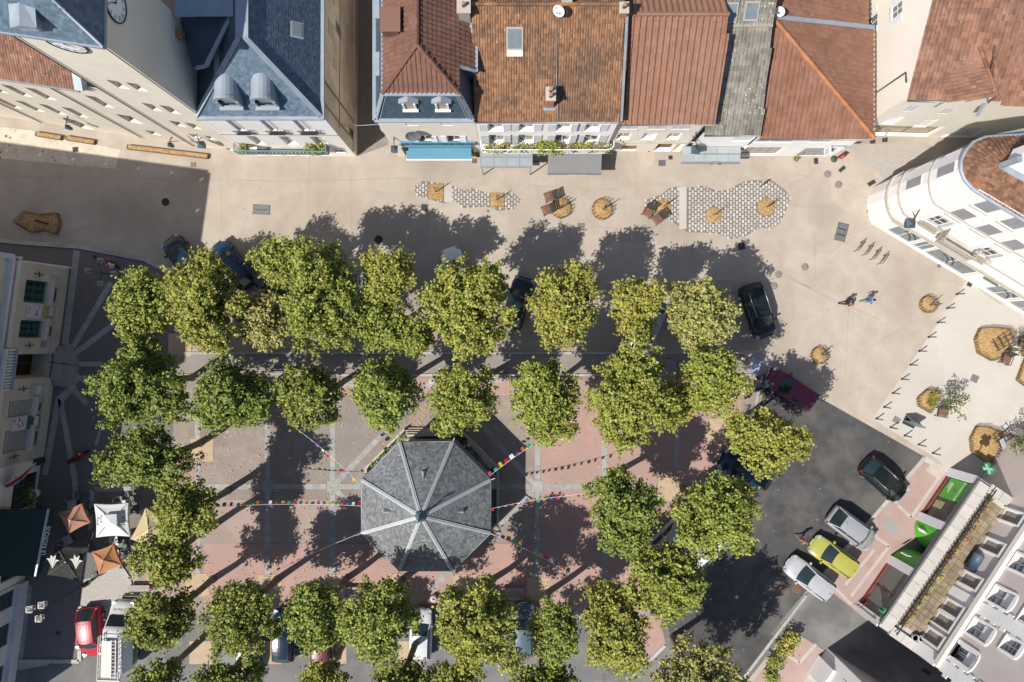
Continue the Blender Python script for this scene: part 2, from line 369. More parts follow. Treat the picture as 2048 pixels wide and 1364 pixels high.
# the square
SQ = [(352, 752), (1512, 752), (1500, 800), (1470, 860), (1420, 950), (1340, 1080), (1300, 1180), (1300, 1232), (262, 1232), (262, 1190), (340, 1000)]
sheet('square_paving', SQ, .0062, M_brown)
sheet('red_paving', [(1082, 760), (1490, 760), (1480, 830), (1420, 940), (1335, 1075), (1300, 1160), (1300, 1225), (1082, 1225)], .008, M_red)
sheet('red_paving', [(408, 1088), (1075, 1088), (1075, 1222), (408, 1222)], .008, M_red)
sheet('red_paving', [(352, 905), (389, 905), (389, 1225), (268, 1225), (330, 1010)], .008, M_red)
sheet('red_paving', [(400, 1000), (720, 1000), (760, 1084), (400, 1084)], .008, mat('faded_red_paving', (0.285, 0.218, 0.192), (0.325, 0.25, 0.222), 0.8, 0.9, bump=.004, bscale=25, big=((0.25, 0.20, 0.178), 0.22, .8)))
sheet('red_paving', [(680, 757), (1075, 757), (1075, 790), (680, 790)], .008, M_red)
sheet('grey_paving', [(610, 792), (860, 792), (720, 960), (610, 960)], .008, mat('grey_square', (0.26, 0.227, 0.205), (0.30, 0.266, 0.243), 0.9, 0.9, bump=.004, bscale=25, big=((0.26, 0.225, 0.205), 0.3, .8), speck=((.5, .42, .25), 1.6, .12)))
sheet('curved_sidewalk', [(1512, 752), (1500, 800), (1470, 860), (1420, 950), (1340, 1080), (1300, 1180), (1318, 1188), (1358, 1092), (1440, 960), (1492, 868), (1522, 805), (1534, 752)], .012, M_path)
sheet('parking_strip', [(345, 600), (1470, 560), (1520, 700), (345, 702)], .004, mat('parking_tan', (0.37, 0.31, 0.26), (0.42, 0.36, 0.30), 0.5, .92, bump=.004, bscale=30, big=((.31, .26, .22), .2, .7)))
sheet('tree_path', [(345, 708), (1490, 708), (1500, 748), (352, 748)], .006, M_path)
def strip(x0, y0, x1, y1, w=10.5, z=.014, m=None, name='paving_strip', slab=13.0):
    """a row of stone slabs with joints, one object"""
    a, b = P(x0, y0), P(x1, y1); d = b - a; n = max(1, int(d.length * PPM / slab)); d.normalize(); t = Vector((-d.y, d.x, 0)) * (w / PPM / 2); mb = MB(); L = (b - a).length
    for k in range(n):
        p, q = a + d * (L * k / n + .006), a + d * (L * (k + 1) / n - .006); mb.poly([p - t + Vector((0, 0, z)), q - t + Vector((0, 0, z)), q + t + Vector((0, 0, z)), p + t + Vector((0, 0, z))])
    o = mb.build(name, m or M_strip); o['kind'] = 'structure'; return o
for (x, y0, y1) in ((395, 830, 1150), (535, 820, 1150), (665, 800, 1150), (1075, 880, 1155), (1209, 890, 1155), (1354, 815, 935)): strip(x, y0, x, y1)
for (x0, x1) in ((350, 388), (402, 523), (547, 653), (677, 720), (975, 1062), (1088, 1203), (1215, 1330)): strip(x0, 973, x1, 973, z=.018)
strip(672, 966, 872, 756, z=.016); strip(672, 980, 740, 1050, z=.016); strip(1066, 966, 880, 756, z=.016); strip(1066, 982, 860, 1180, z=.016, w=13)
strip(350, 1150, 262, 1232, z=.016)
for (x, y) in ((665, 973), (535, 973), (1075, 973)): sheet('junction_slab', [(x - 11, y - 11), (x + 11, y - 11), (x + 11, y + 11), (x - 11, y + 11)], .022, M_strip)
for (x, y) in ((404, 900), (395, 1170), (668, 1172), (1076, 1178), (1208, 1180), (800, 1170), (930, 1172), (1340, 978), (1432, 860), (540, 1172), (660, 782), (530, 772), (1080, 782), (800, 778), (360, 690), (402, 1305), (670, 1305), (540, 1305), (820, 1305)):
    sheet('tree_square', [(x - 23, y - 23), (x + 23, y - 23), (x + 23, y + 23), (x - 23, y + 23)], .026, M_tan)
# kerbs as real steps
def kerb(pts, w=.16, h=.10, z=0, m=None, name='kerb', seg=1.0):
    mb = MB()
    for (p, q) in zip(pts[:-1], pts[1:]):
        a, b = P(*p), P(*q); n = max(1, int((b - a).length / seg))
        for k in range(n):
            u, v = a + (b - a) * (k / n), a + (b - a) * ((k + .985) / n); mb.bar(u + Vector((0, 0, z + h / 2)), v + Vector((0, 0, z + h / 2)), w, h)
    o = mb.build(name, m or M_kerb); o['kind'] = 'structure'; return o
kerb([(345, 706), (1488, 706)]); kerb([(352, 750), (1505, 750)])
kerb([(1524, 752), (1512, 806), (1482, 866), (1432, 955), (1352, 1088), (1310, 1185)])
kerb([(0, 481), (25, 484), (160, 494), (290, 519), (335, 543)], w=.3)
kerb([(242, 1132), (258, 1156), (265, 1180), (263, 1205)], w=.3); kerb([(160, 1212), (160, 1300)], w=.35); kerb([(30, 1322), (160, 1322), (160, 1300)], w=.3)
kerb([(1848, 914), (1626, 1174)], w=.26); kerb([(1612, 1190), (1480, 1364), (1430, 1440)], w=.2); kerb([(1848, 916), (1893, 944)], w=.4, h=.02, m=M_pale)
kerb([(1262, 1322), (1300, 1320), (1330, 1290)], w=.22)
sheet('pink_corner', [(1262, 1320), (1300, 1318), (1332, 1290), (1318, 1230), (1262, 1236)], .016, M_red)
# pavement in front of the pharmacy
sheet('pink_pavement', [(1852, 919), (1894, 946), (1920, 975), (1736, 1242), (1664, 1184), (1630, 1176)], .016, M_pink)
M_pst = mat('pale_stripe', (0.48, 0.42, 0.38), (0.55, 0.48, 0.44), 2.0, .9, bump=.002)
for s_ in ((1876, 957, 1822, 1035), (1795, 1010, 1822, 1035), (1778, 1092, 1702, 1192), (1748, 1072, 1778, 1092), (1672, 1178, 1702, 1208), (1690, 1170, 1748, 1100)): strip(*s_, w=6, z=.022, m=M_pst, name='pavement_stripe', slab=20)
sheet('stone_slab', [(1776, 1034), (1804, 1054), (1789, 1074), (1762, 1052)], .022, M_strip); sheet('stone_slab', [(1868, 924), (1893, 944), (1878, 960), (1850, 940)], .021, M_pst)
sheet('pink_pavement', [(1586, 1262), (1650, 1302), (1688, 1340), (1640, 1420), (1450, 1480), (1500, 1372)], .016, M_pink)
strip(1632, 1288, 1598, 1326, w=6, z=.022, m=M_pst, name='pavement_stripe'); strip(1598, 1326, 1565, 1302, w=6, z=.022, m=M_pst, name='pavement_stripe')
sheet('stone_slab', [(1548, 1312), (1572, 1326), (1560, 1346), (1537, 1328)], .022, M_strip); sheet('stone_slab', [(1594, 1270), (1606, 1279), (1596, 1290), (1585, 1280)], .022, M_pst)
# forecourt of the town hall
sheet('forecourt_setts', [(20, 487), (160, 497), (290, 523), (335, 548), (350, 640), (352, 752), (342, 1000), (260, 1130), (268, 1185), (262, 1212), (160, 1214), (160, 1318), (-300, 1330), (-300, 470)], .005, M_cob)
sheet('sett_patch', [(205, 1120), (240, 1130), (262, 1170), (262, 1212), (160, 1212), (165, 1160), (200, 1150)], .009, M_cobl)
sheet('terrace_floor', [(188, 978), (350, 978), (330, 1020), (262, 1130), (188, 1100)], .0105, mat('terrace_brown', (.20, .17, .15), (.25, .215, .19), 1.2, .9, bump=.004, bscale=25))
for s_ in ((154, 500, 130, 690, 13), (222, 565, 146, 694, 11), (246, 634, 152, 706, 11), (152, 728, 204, 728, 9), (148, 752, 190, 768, 11), (143, 775, 175, 808, 11), (118, 795, 90, 950, 12), (120, 795, 150, 960, 11), (150, 960, 152, 1040, 11), (186, 978, 262, 978, 9), (192, 890, 206, 842, 6), (185, 978, 180, 1060, 9)):
    strip(*s_[:4], w=s_[4], z=.012)
strip(132, 690, 150, 712, w=14, z=.016); strip(150, 712, 149, 768, w=15, z=.016); strip(149, 768, 120, 800, w=15, z=.016)
strip(60, 1170, 40, 1322, w=10, z=.012)
# setts and paving near the top left and the top right
sheet('beige_setts', [(-200, 232), (70, 262), (240, 300), (232, 338), (15, 318), (-200, 316)], .004, M_cobb)
sheet('pale_setts', [(1722, 314), (1850, 300), (1880, 300), (1772, 360)], .008, M_cobl)
sheet('pavement_slab', [(1688, 290), (1848, 284), (1880, 300), (1722, 314)], .004, mat('grey_pavement', (.42, .38, .33), (.47, .43, .38), .8, .9, bump=.003))
sheet('alley_paving', [(700, -250), (800, -250), (776, 290), (716, 312)], .004, mat('alley_grey', (.25, .225, .20), (.31, .28, .25), 2., .9, bump=.01, bscale=10))
sheet('sett_edge', [(1494, 712), (1540, 706), (1556, 742), (1520, 752), (1496, 745)], .010, M_cobl)
# the two islands of white pavers
def paver_island(outline, gaps, pits):
    base = sheet('paver_bed', outline, .006, M_joint)
    poly = outline; xs = [p[0] for p in poly]; ys = [p[1] for p in poly]; V = []; F = []; col = 0; x = min(xs)
    rs = random.Random(int(min(xs)))
    while x < max(xs):
        y = min(ys) - (5 if col % 2 else 0)
        while y < max(ys):
            c = (x + 2.6, y + 4.4)
            if inpoly(c, poly) and not any(g0 - 1 < c[0] < g1 + 1 for g0, g1 in gaps) and not any(math.hypot(c[0] - px_, c[1] - py_) < pr for px_, py_, pr in pits):
                jx, jy = rs.uniform(-.3, .3), rs.uniform(-.35, .35); a = P(x + 1.0 + jx, y + 1.4 + jy); b = P(x + 4.9 + jx, y + 8.0 + jy); z = .02 + rs.uniform(0, .008); i = len(V)
                for zz, e in ((.004, 0), (z, .012)): V += [(a.x + e, a.y - e, zz), (b.x - e, a.y - e, zz), (b.x - e, b.y + e, zz), (a.x + e, b.y + e, zz)]
                F += [(i + 4, i + 7, i + 6, i + 5), (i, i + 4, i + 5, i + 1), (i + 1, i + 5, i + 6, i + 2), (i + 2, i + 6, i + 7, i + 3), (i + 3, i + 7, i + 4, i)]
            y += 9.2
        x += 5.9; col += 1
    o = np_mesh('pavers', V, F, M_wstone, base); o['kind'] = 'stuff'
    for g0, g1 in gaps:
        ya = [y for (xx, y) in outline]; q = [yy for yy in range(int(min(ya)), int(max(ya))) if inpoly(((g0 + g1) / 2, yy), poly)]
        sheet('pale_band', [(g0, q[0] - 1), (g1, q[0] - 1), (g1, q[-1] + 1), (g0, q[-1] + 1)], .026, M_pale)
ISL1 = [(826, 374), (847, 362), (887, 367), (904, 371), (928, 382), (944, 377), (977, 386), (1028, 387), (1044, 401), (1028, 418), (998, 422), (974, 413), (927, 416), (904, 400), (887, 407), (867, 401), (852, 395), (837, 394)]
ISL2 = [(1288, 416), (1289, 400), (1321, 390), (1339, 376), (1358, 373), (1374, 376), (1409, 371), (1434, 382), (1454, 380), (1489, 362), (1511, 360), (1546, 362), (1571, 381), (1581, 396), (1568, 433), (1558, 448), (1541, 458), (1524, 455), (1489, 473), (1464, 478), (1434, 467), (1404, 465), (1376, 465), (1341, 441), (1310, 428)]
PIT1 = [(870, 384, 16), (992, 400, 15)]; PIT2 = [(1327, 413, 15), (1426, 430, 16), (1531, 414, 18)]
paver_island(ISL1, [(888, 904)], PIT1); paver_island(ISL2, [(1358, 1373)], PIT2)
# hairline joints in the big concrete slabs
M_hair = mat('slab_joint', (.34, .29, .24), (.42, .36, .30), 1.0, .95)
for j in ((0, 352, 560, 362), (560, 362, 860, 356), (1180, 452, 1500, 478), (1590, 345, 1740, 398), (1560, 548, 1760, 640), (1630, 470, 1630, 560), (1700, 478, 1640, 520), (1240, 380, 1060, 372), (1830, 700, 2048, 830), (1905, 560, 2048, 640), (700, 330, 704, 470), (620, 300, 616, 420), (1740, 400, 1920, 560), (1450, 320, 1455, 362), (130, 470, 330, 390), (1110, 300, 1112, 372), (440, 350, 445, 470), (1560, 380, 1640, 340), (1600, 500, 1850, 420), (1730, 700, 1830, 640), (1700, 560, 1690, 760), (940, 345, 938, 372), (1230, 330, 1236, 385), (1480, 500, 1700, 620), (1950, 690, 1800, 900)):
    strip(*j, w=1.0, z=.003, m=M_hair, name='slab_joint', slab=400)
# ================================================================ PLANE TREES
def leafmat(name, c1, c2):
    m = mat(name, c1, c2, 1.1, .55, var=.34, trans=.18, spec=.4, fac=(.3, .7)); return m
M_leaf = [leafmat('plane_leaf_mid', (.205, .255, .040), (.305, .335, .062)), leafmat('plane_leaf_yellow', (.33, .33, .062), (.375, .325, .072)), leafmat('plane_leaf_deep', (.135, .185, .032), (.215, .262, .050)), leafmat('plane_leaf_dusty', (.300, .310, .095), (.370, .345, .12))]
M_bark = mat('plane_bark', (.16, .13, .09), (.30, .26, .19), 6, .9, bump=.02, fac=(.4, .6))
def leaf_cloud(name, blobs, n, mats, parent, seed, leaf=.17):
    """leaf-sized folded faces scattered through shoots that radiate from the crown's knuckles"""
    rs = np.random.RandomState(seed); blobs = np.array(blobs, dtype=np.float64)   # x y z rx ry rz
    vol = blobs[:, 3] * blobs[:, 4] * blobs[:, 5]; pick = rs.choice(len(blobs), 520 if n > 3000 else 130, p=vol / vol.sum())
    B = blobs[pick]; d = rs.normal(size=(len(B), 3)); d[:, 2] = d[:, 2] * .8 + .30; d /= np.linalg.norm(d, axis=1)[:, None]
    rr = rs.uniform(.42, 1.14, (len(B), 1)) ** .7
    tip = B[:, :3] + d * B[:, 3:6] * rr
    K = len(tip); ls = rs.randint(0, K, n); t = rs.uniform(0, 1, (n, 1)) ** .55
    root = B[ls, :3] - np.array([0, 0, .35]) * B[ls, 5:6]
    lvl = rs.uniform(.22, 1.03, (n, 1)) ** .42
    pos = root + (tip[ls] - root) * lvl
    spread = leaf * 1.0
    pos = pos + rs.normal(size=(n, 3)) * spread * np.array([1, 1, .75])
    # face orientation: outward + up + random
    nrm = (pos - B[ls, :3]) / B[ls, 3:6] * .45 + np.array([-.14, -.09, .55]) + rs.normal(size=(n, 3)) * .50
    nrm /= np.linalg.norm(nrm, axis=1)[:, None]
    a = np.cross(nrm, rs.normal(size=(n, 3))); a /= np.linalg.norm(a, axis=1)[:, None]; b = np.cross(nrm, a)
    s = leaf * rs.uniform(.65, 1.3, (n, 1))
    V = np.stack([pos - a * s * .62, pos - a * s * .12 + b * s * .58 - nrm * s * .14, pos + a * s * .72 - nrm * s * .12, pos - a * s * .12 - b * s * .58 - nrm * s * .14], 1)
    i = np.arange(n)[:, None] * 4
    F = np.concatenate([np.concatenate([i, i + 2, i + 1], 1), np.concatenate([i, i + 3, i + 2], 1)], 0)
    o = np_mesh(name, V.reshape(-1, 3), F, mats, parent)
    if isinstance(mats, list) and len(mats) > 1:
        f = rs.rand(n); mi = (f < .22).astype(np.int32); o.data.polygons.foreach_set('material_index', np.concatenate([mi, mi]))
    return o
def plane_tree(px, py, rx, ry, label, kind=0, zc=8.0, seed=0, base=None, group='plane trees round the square', dens=1.0):
    k = (CAMH - zc) / CAMH / PPM; c = P(px, py, zc); X, Y = rx * k * 1.02, ry * k * 1.02
    rs = random.Random(seed * 7 + 1); rm = (X + Y) / 2
    bx, by = (c.x + rs.uniform(-.3, .3), c.y + rs.uniform(-.3, .3)) if base is None else (P(*base).x, P(*base).y)
    t = thing('plane_tree', label, 'tree', (bx, by, 0), group=group)
    # big shoots: 8-12 sub-crowns in an uneven ring plus a centre
    blobs = [(c.x, c.y, zc + .2, X * .62, Y * .62, rm * .72)]; nb = rs.randint(9, 12)
    for q in range(nb):
        an = 2 * math.pi * (q + rs.uniform(-.35, .35)) / nb; rr = rs.uniform(.50, .72); sz = rs.uniform(.26, .44)
        blobs.append((c.x + math.cos(an) * X * rr, c.y + math.sin(an) * Y * rr, zc + rs.uniform(-.9, .75), X * sz, Y * sz, rm * sz * 1.1))
    for q in range(4):
        an = rs.uniform(0, 6.28); rr = rs.uniform(.15, .45); blobs.append((c.x + math.cos(an) * X * rr, c.y + math.sin(an) * Y * rr, zc + rm * .45, X * .33, Y * .33, rm * .33))
    pr = {0: [M_leaf[0], M_leaf[2]], 1: [M_leaf[0], M_leaf[1]], 2: [M_leaf[2], M_leaf[0]], 3: [M_leaf[3], M_leaf[0]]}[kind]
    n = int(1400 * X * Y * dens)
    leaf_cloud('crown', blobs, n, pr, t, seed, .142)
    tb = MB(); lean = Vector((rs.uniform(-.25, .25), rs.uniform(-.25, .25), 0)); zk = zc - rm * .75
    top = Vector((c.x, c.y, zk)) * .6 + Vector((bx, by, zk)) * .4
    tb.tube([(bx, by, -.02), (bx, by, .25), Vector((bx, by, zk * .5)) + lean * .3, top], [.36, .27, .23, .2], 9)
    tb.build('trunk', M_bark, t)
    lb = MB()
    for q in range(min(9, nb)):
        b_ = blobs[1 + q]; mid = (top + Vector(b_[:3])) / 2 + Vector((0, 0, -.3)); lb.tube([top - Vector((0, 0, .15)), mid, Vector(b_[:3])], [.13, .09, .04], 6)
    for b_ in blobs[-4:]: lb.tube([top, (top + Vector(b_[:3])) / 2, Vector(b_[:3])], [.11, .08, .03], 6)
    lb.build('limbs', M_bark, t)
    return t
TREES = [  # px, py, rx, ry, leaf kind, height of the crown's middle, label
 (287, 612, 66, 84, 0, 7.8, 'broad green plane tree at the left end of the row along the beige square'),
 (410, 604, 92, 108, 0, 8.4, 'large plane tree below the navy and blue cars at the left of the top row'),
 (560, 523, 54, 58, 0, 8.0, 'small bright plane tree sticking up from the top row, right of the blue car'),
 (528, 648, 60, 66, 3, 7.2, 'low yellowish plane tree wedged between two bigger crowns in the top row'),
 (642, 592, 84, 128, 0, 8.8, 'tall oblong plane tree reaching highest into the beige square, left part of the top row'),
 (776, 550, 62, 66, 1, 8.3, 'round yellow-green plane tree whose shadow falls on the round manhole cover'),
 (752, 645, 58, 62, 0, 7.2, 'lower plane tree tucked just below the round yellow-green one'),
 (826, 672, 46, 48, 0, 7.0, 'smallest plane tree of the top row, in the gap left of the white car'),
 (945, 612, 96, 112, 1, 8.6, 'large plane tree with the white car nosing out above it'),
 (1130, 608, 76, 97, 1, 8.4, 'yellow-tinged plane tree in the top row below the round straw planters'),
 (1272, 612, 60, 68, 1, 7.8, 'medium yellow plane tree in the top row below the left end of the paver island'),
 (1406, 628, 77, 78, 3, 8.0, 'dusty pale plane tree ending the top row at the right, beside the black estate car'),
 (277, 776, 106, 92, 2, 8.2, 'huge dark green plane tree at the left of the second row'),
 (462, 792, 84, 88, 2, 8.0, 'deep green plane tree second in the middle row'),
 (615, 798, 70, 76, 2, 7.6, 'darkest sparse plane tree in the middle row, a flag string starting at its lower edge'),
 (765, 792, 74, 82, 0, 7.8, 'plane tree in the middle row up and left of the bandstand'),
 (925, 802, 70, 78, 0, 7.8, 'round plane tree overhanging the wall at the bandstand top edge'),
 (1087, 800, 84, 96, 0, 8.2, 'plane tree up and right of the bandstand where a flag string ends'),
 (1260, 790, 94, 118, 0, 8.8, 'biggest plane tree of the middle row, left of the tilted grey board'),
 (1425, 766, 66, 76, 0, 8.0, 'plane tree right of the tilted grey board at the end of the middle row'),
 (1352, 806, 44, 44, 1, 7.0, 'low small plane tree squeezed beneath the right end of the middle row'),
 (291, 916, 100, 64, 2, 7.8, 'wide flat plane tree above the white parasol'),
 (366, 1026, 68, 74, 0, 7.6, 'plane tree overhanging the yellow parasol'),
 (338, 1116, 66, 76, 0, 7.6, 'plane tree between the yellow parasol and the white truck'),
 (316, 1240, 72, 74, 2, 7.8, 'plane tree covering the cab of the white ladder truck'),
 (1536, 880, 84, 74, 1, 8.0, 'plane tree standing alone in front of the dark asphalt, below the maroon car'),
 (1245, 1022, 80, 96, 2, 8.0, 'plane tree between the red paving and the dark asphalt, right of the small coloured flags'),
 (1436, 1032, 92, 86, 0, 8.2, 'wide plane tree below the dark blue car at the edge of the asphalt'),
 (1340, 1166, 90, 84, 0, 8.2, 'wide plane tree casting its shadow over the asphalt at the lower right'),
 (480, 1238, 84, 86, 2, 8.0, 'plane tree in the bottom row above the tan tree square, first right of the truck'),
 (626, 1236, 62, 80, 0, 7.8, 'narrow plane tree in the bottom row beside the dark blue car'),
 (756, 1242, 78, 98, 0, 8.2, 'plane tree in the bottom row left of the white and grey car'),
 (956, 1256, 98, 98, 0, 8.4, 'big plane tree in the bottom row right of the white and grey car'),
 (1112, 1264, 52, 80, 2, 7.8, 'narrow plane tree in the bottom row, right of centre'),
 (1232, 1262, 74, 100, 1, 8.2, 'tall plane tree at the right end of the bottom row'),
 (1400, 1392, 112, 112, 3, 8.6, 'plane tree cut by the lower edge beside the shaded asphalt'),
 (310, 1362, 58, 42, 2, 7.2, 'plane tree at the lower edge below the white truck'),
 (452, 1362, 84, 40, 2, 7.6, 'dark plane tree at the lower edge, first right of the one below the truck'),
 (642, 1366, 58, 46, 0, 7.6, 'plane tree at the lower edge above left of the grey road gap'),
 (800, 1366, 72, 42, 2, 7.4, 'plane tree at the lower edge below the white and grey car'),
 (912, 1366, 60, 46, 2, 7.6, 'plane tree at the lower edge just right of the white and grey car'),
 (1085, 1368, 80, 44, 2, 7.6, 'plane tree at the lower edge below the narrow tree, right of centre'),
]
for i, (px_, py_, rx_, ry_, k_, z_, lb_) in enumerate(TREES): plane_tree(px_, py_, rx_, ry_, lb_, k_, z_, seed=i + 11)
# ================================================================ BUILDINGS along the top
M_cream = mat('cream_render', (0.68, 0.615, 0.53), (0.72, 0.66, 0.575), 0.5, 0.92, bump=.003, bscale=25, big=((.63, .565, .48), .3, .6))
M_cream2 = mat('pale_cream_render', (0.75, 0.695, 0.615), (0.78, 0.735, 0.66), 0.5, 0.92, bump=.003, bscale=25, big=((.69, .63, .55), .3, .5))
M_white = mat('white_render', (0.82, 0.805, 0.785), (0.85, 0.84, 0.825), 0.6, 0.9, bump=.002, bscale=25, big=((.76, .74, .71), .35, .5))
M_gable = mat('weathered_render', (0.60, 0.53, 0.44), (0.70, 0.63, 0.54), 0.8, 0.95, bump=.01, bscale=10, big=((.46, .39, .31), .35, .8))
M_glass = mat('window_glass', (0.035, 0.042, 0.048), (0.06, 0.07, 0.075), 1.0, 0.08, spec=.6)
M_glassb = mat('bright_glass', (0.16, 0.20, 0.22), (0.22, 0.26, 0.28), 1.0, 0.06, spec=.7)
M_frame = mat('white_frame', (.70, .69, .67), rough=.6); M_wshut = mat('white_shutter', (.64, .65, .68), (.70, .71, .73), 3, .6)
M_gshut = mat('grey_shutter', (.225, .225, .245), (.26, .26, .28), 2, .6); M_lshut = mat('pale_grey_shutter', (.44, .455, .49), (.50, .51, .54), 3, .6)
M_brownw = mat('brown_wood', (.17, .115, .075), (.24, .17, .11), 5, .8); M_blind = mat('wood_shutter_shade', (.20, .17, .125), (.235, .20, .15), 3, .85)
M_zinc = mat('zinc_sheet', (.33, .385, .45), (.40, .455, .52), 1.2, .58, metal=.25, bump=.002, bscale=12)
M_slate = mat('blue_slate', (.085, .14, .20), (.135, .19, .25), 2.5, .55, var=.22, spec=.5)
M_slated = mat('dark_slate', (.042, .078, .115), (.065, .105, .145), 2, .55, var=.15, spec=.5)
M_tbrown = mat('brown_roman_tile', (.172, .088, .064), (.218, .115, .087), .9, .85, var=.13, big=((.20, .09, .062), .5, .6))
M_tred = mat('red_roman_tile', (.272, .147, .100), (.318, .176, .124), .8, .85, var=.09, big=((.30, .14, .09), .4, .6))
M_tocher = mat('old_ochre_tile', (.225, .118, .068), (.325, .172, .095), 1.6, .9, var=.26, big=((.155, .098, .07), .5, .85), fac=(.38, .62), speck=((.42, .36, .26), 2.6, .13))
M_tgrey = mat('lichened_grey_tile', (.21, .195, .165), (.29, .27, .235), 1.5, .9, var=.22, speck=((.52, .50, .45), 3.6, .26), big=((.15, .14, .12), .4, .7))
M_thip = mat('rust_tile', (.25, .127, .086), (.305, .158, .108), .9, .85, var=.12, big=((.25, .11, .07), .5, .6))
M_told = mat('weathered_brown_tile', (.25, .125, .085), (.33, .18, .125), 1.2, .9, var=.25, big=((.20, .11, .085), .4, .7), speck=((.46, .38, .30), 3.0, .16))
M_brick = mat('terracotta', (.40, .20, .11), (.48, .26, .15), 4, .9, bump=.01, bscale=15)
M_iron = mat('wrought_iron', (.03, .032, .035), (.05, .05, .055), 4, .5, spec=.5)
M_stone = mat('cut_stone', (.47, .43, .375), (.55, .515, .46), 1.5, .9, bump=.006, bscale=18)
M_gutter = mat('grey_gutter', (.30, .31, .325), (.38, .39, .40), 2, .5, metal=.4)
def on_plane(px, py, p0, p1, p2):
    n = (p1 - p0).cross(p2 - p0); r = P(px, py) - CAMP; t = n.dot(p0 - CAMP) / n.dot(r); return CAMP + r * t, (n if n.z > 0 else -n).normalized()
def uvbox(w, TL, BR):
    u0, v1 = w.px(*TL); u1, v0 = w.px(*BR); return u0, u1, v0, v1
def hole_px(w, TL, BR, depth=.3):
    u0, u1, v0, v1 = uvbox(w, TL, BR); return w.hole(min(u0, u1), max(u0, u1), max(.02, min(v0, v1)), max(v0, v1), depth)
def hole_c(w, c, wd, ht, depth=.25, base=None):
    u, v = w.px(*c); v0 = v - ht / 2 if base is None else base; return w.hole(u - wd / 2, u + wd / 2, v0, v0 + ht, depth)
def plainwall(parent, A, B, z0, z1, m, name='wall'):
    w = Wall(A, B, z0, z1); w.mesh(MB()).build(name, m, parent) if False else None
    o = w.mesh(mb := MB()); return mb.build(name, m, parent)
def gutter(parent, a, b, r=.08, m=None):
    a, b = Vector(a), Vector(b); return MB().tube([a, b], r, 8).build('gutter', m or M_gutter, parent)
def xy(v): return Vector((v[0], v[1]))
# ---------------------------------------------------------------- clock tower and wing, top left
tw = thing('clock_tower', 'tall cream tower with a slate roof and two white clock faces', 'tower', (-22.4, 15.9, 0))
A = P2(384.8, 289.9); B = P2(509.5, 308.7); wS = Wall(A, B, 0, 20.2)
n_ = Vector((-wS.d.y, wS.d.x)); C_ = B + Vector((.02, 4.9)); D_ = A + Vector((.02, 4.9))
wE = Wall(B, C_, 0, 20.2); wN = Wall(C_, D_, 0, 20.2); wW = Wall(D_, A, 0, 20.2)
tops = [((211.2, 159.1), (260, 179)), ((250.6, 164.3), (296.8, 183.7)), ((282, 205.2), (325.8, 223.2)), ((317.9, 210), (362.7, 229.2)), ((336.6, 240.8), (374.6, 254.9)), ((369.1, 245), (404.3, 259.5)), ((375.9, 267.1), (402, 276.7)), ((407.6, 270.8), (431, 280)), ((429.4, 281.3), (449.9, 290)), ((409, 292), (436.7, 302.4)), ((449.9, 295.8), (482.8, 307))]
hs = [hole_px(wS, a, b, .42) for a, b in tops]
mb = MB(); wS.mesh(mb); mb.build('wall', M_cream, tw)
for w_ in (wE, wN, wW): w_.mesh(mb := MB()); mb.build('wall', M_cream, tw)
for h in hs: wS.window(h, tw, M_brownw, M_blind, 1, 0)
# mansard slate roof over the eaves
zE = 20.2; ov = .22
cn = [A - wS.d.xy * ov + wS.n.xy * ov, B + wS.d.xy * ov + wS.n.xy * ov, C_ + Vector((ov, ov)), D_ + Vector((-ov, ov))]
ap = Vector((-22.9, 17.9, 26.2)); e3 = [Vector((p.x, p.y, zE)) for p in cn]
for i in range(4): slope([e3[i], e3[(i + 1) % 4], ap], tw, M_slate, 'flat', .25, .2, .02, 0, deck=M_slate)
mb = MB()
for i in range(4): mb.bar(e3[i] - Vector((0, 0, .12)), e3[(i + 1) % 4] - Vector((0, 0, .12)), .16, .2); mb.tube([e3[i] + Vector((0, 0, .03)), e3[i] + (ap - e3[i]) * .98], .07, 6)
mb.build('eaves_gutter', M_zinc, tw)
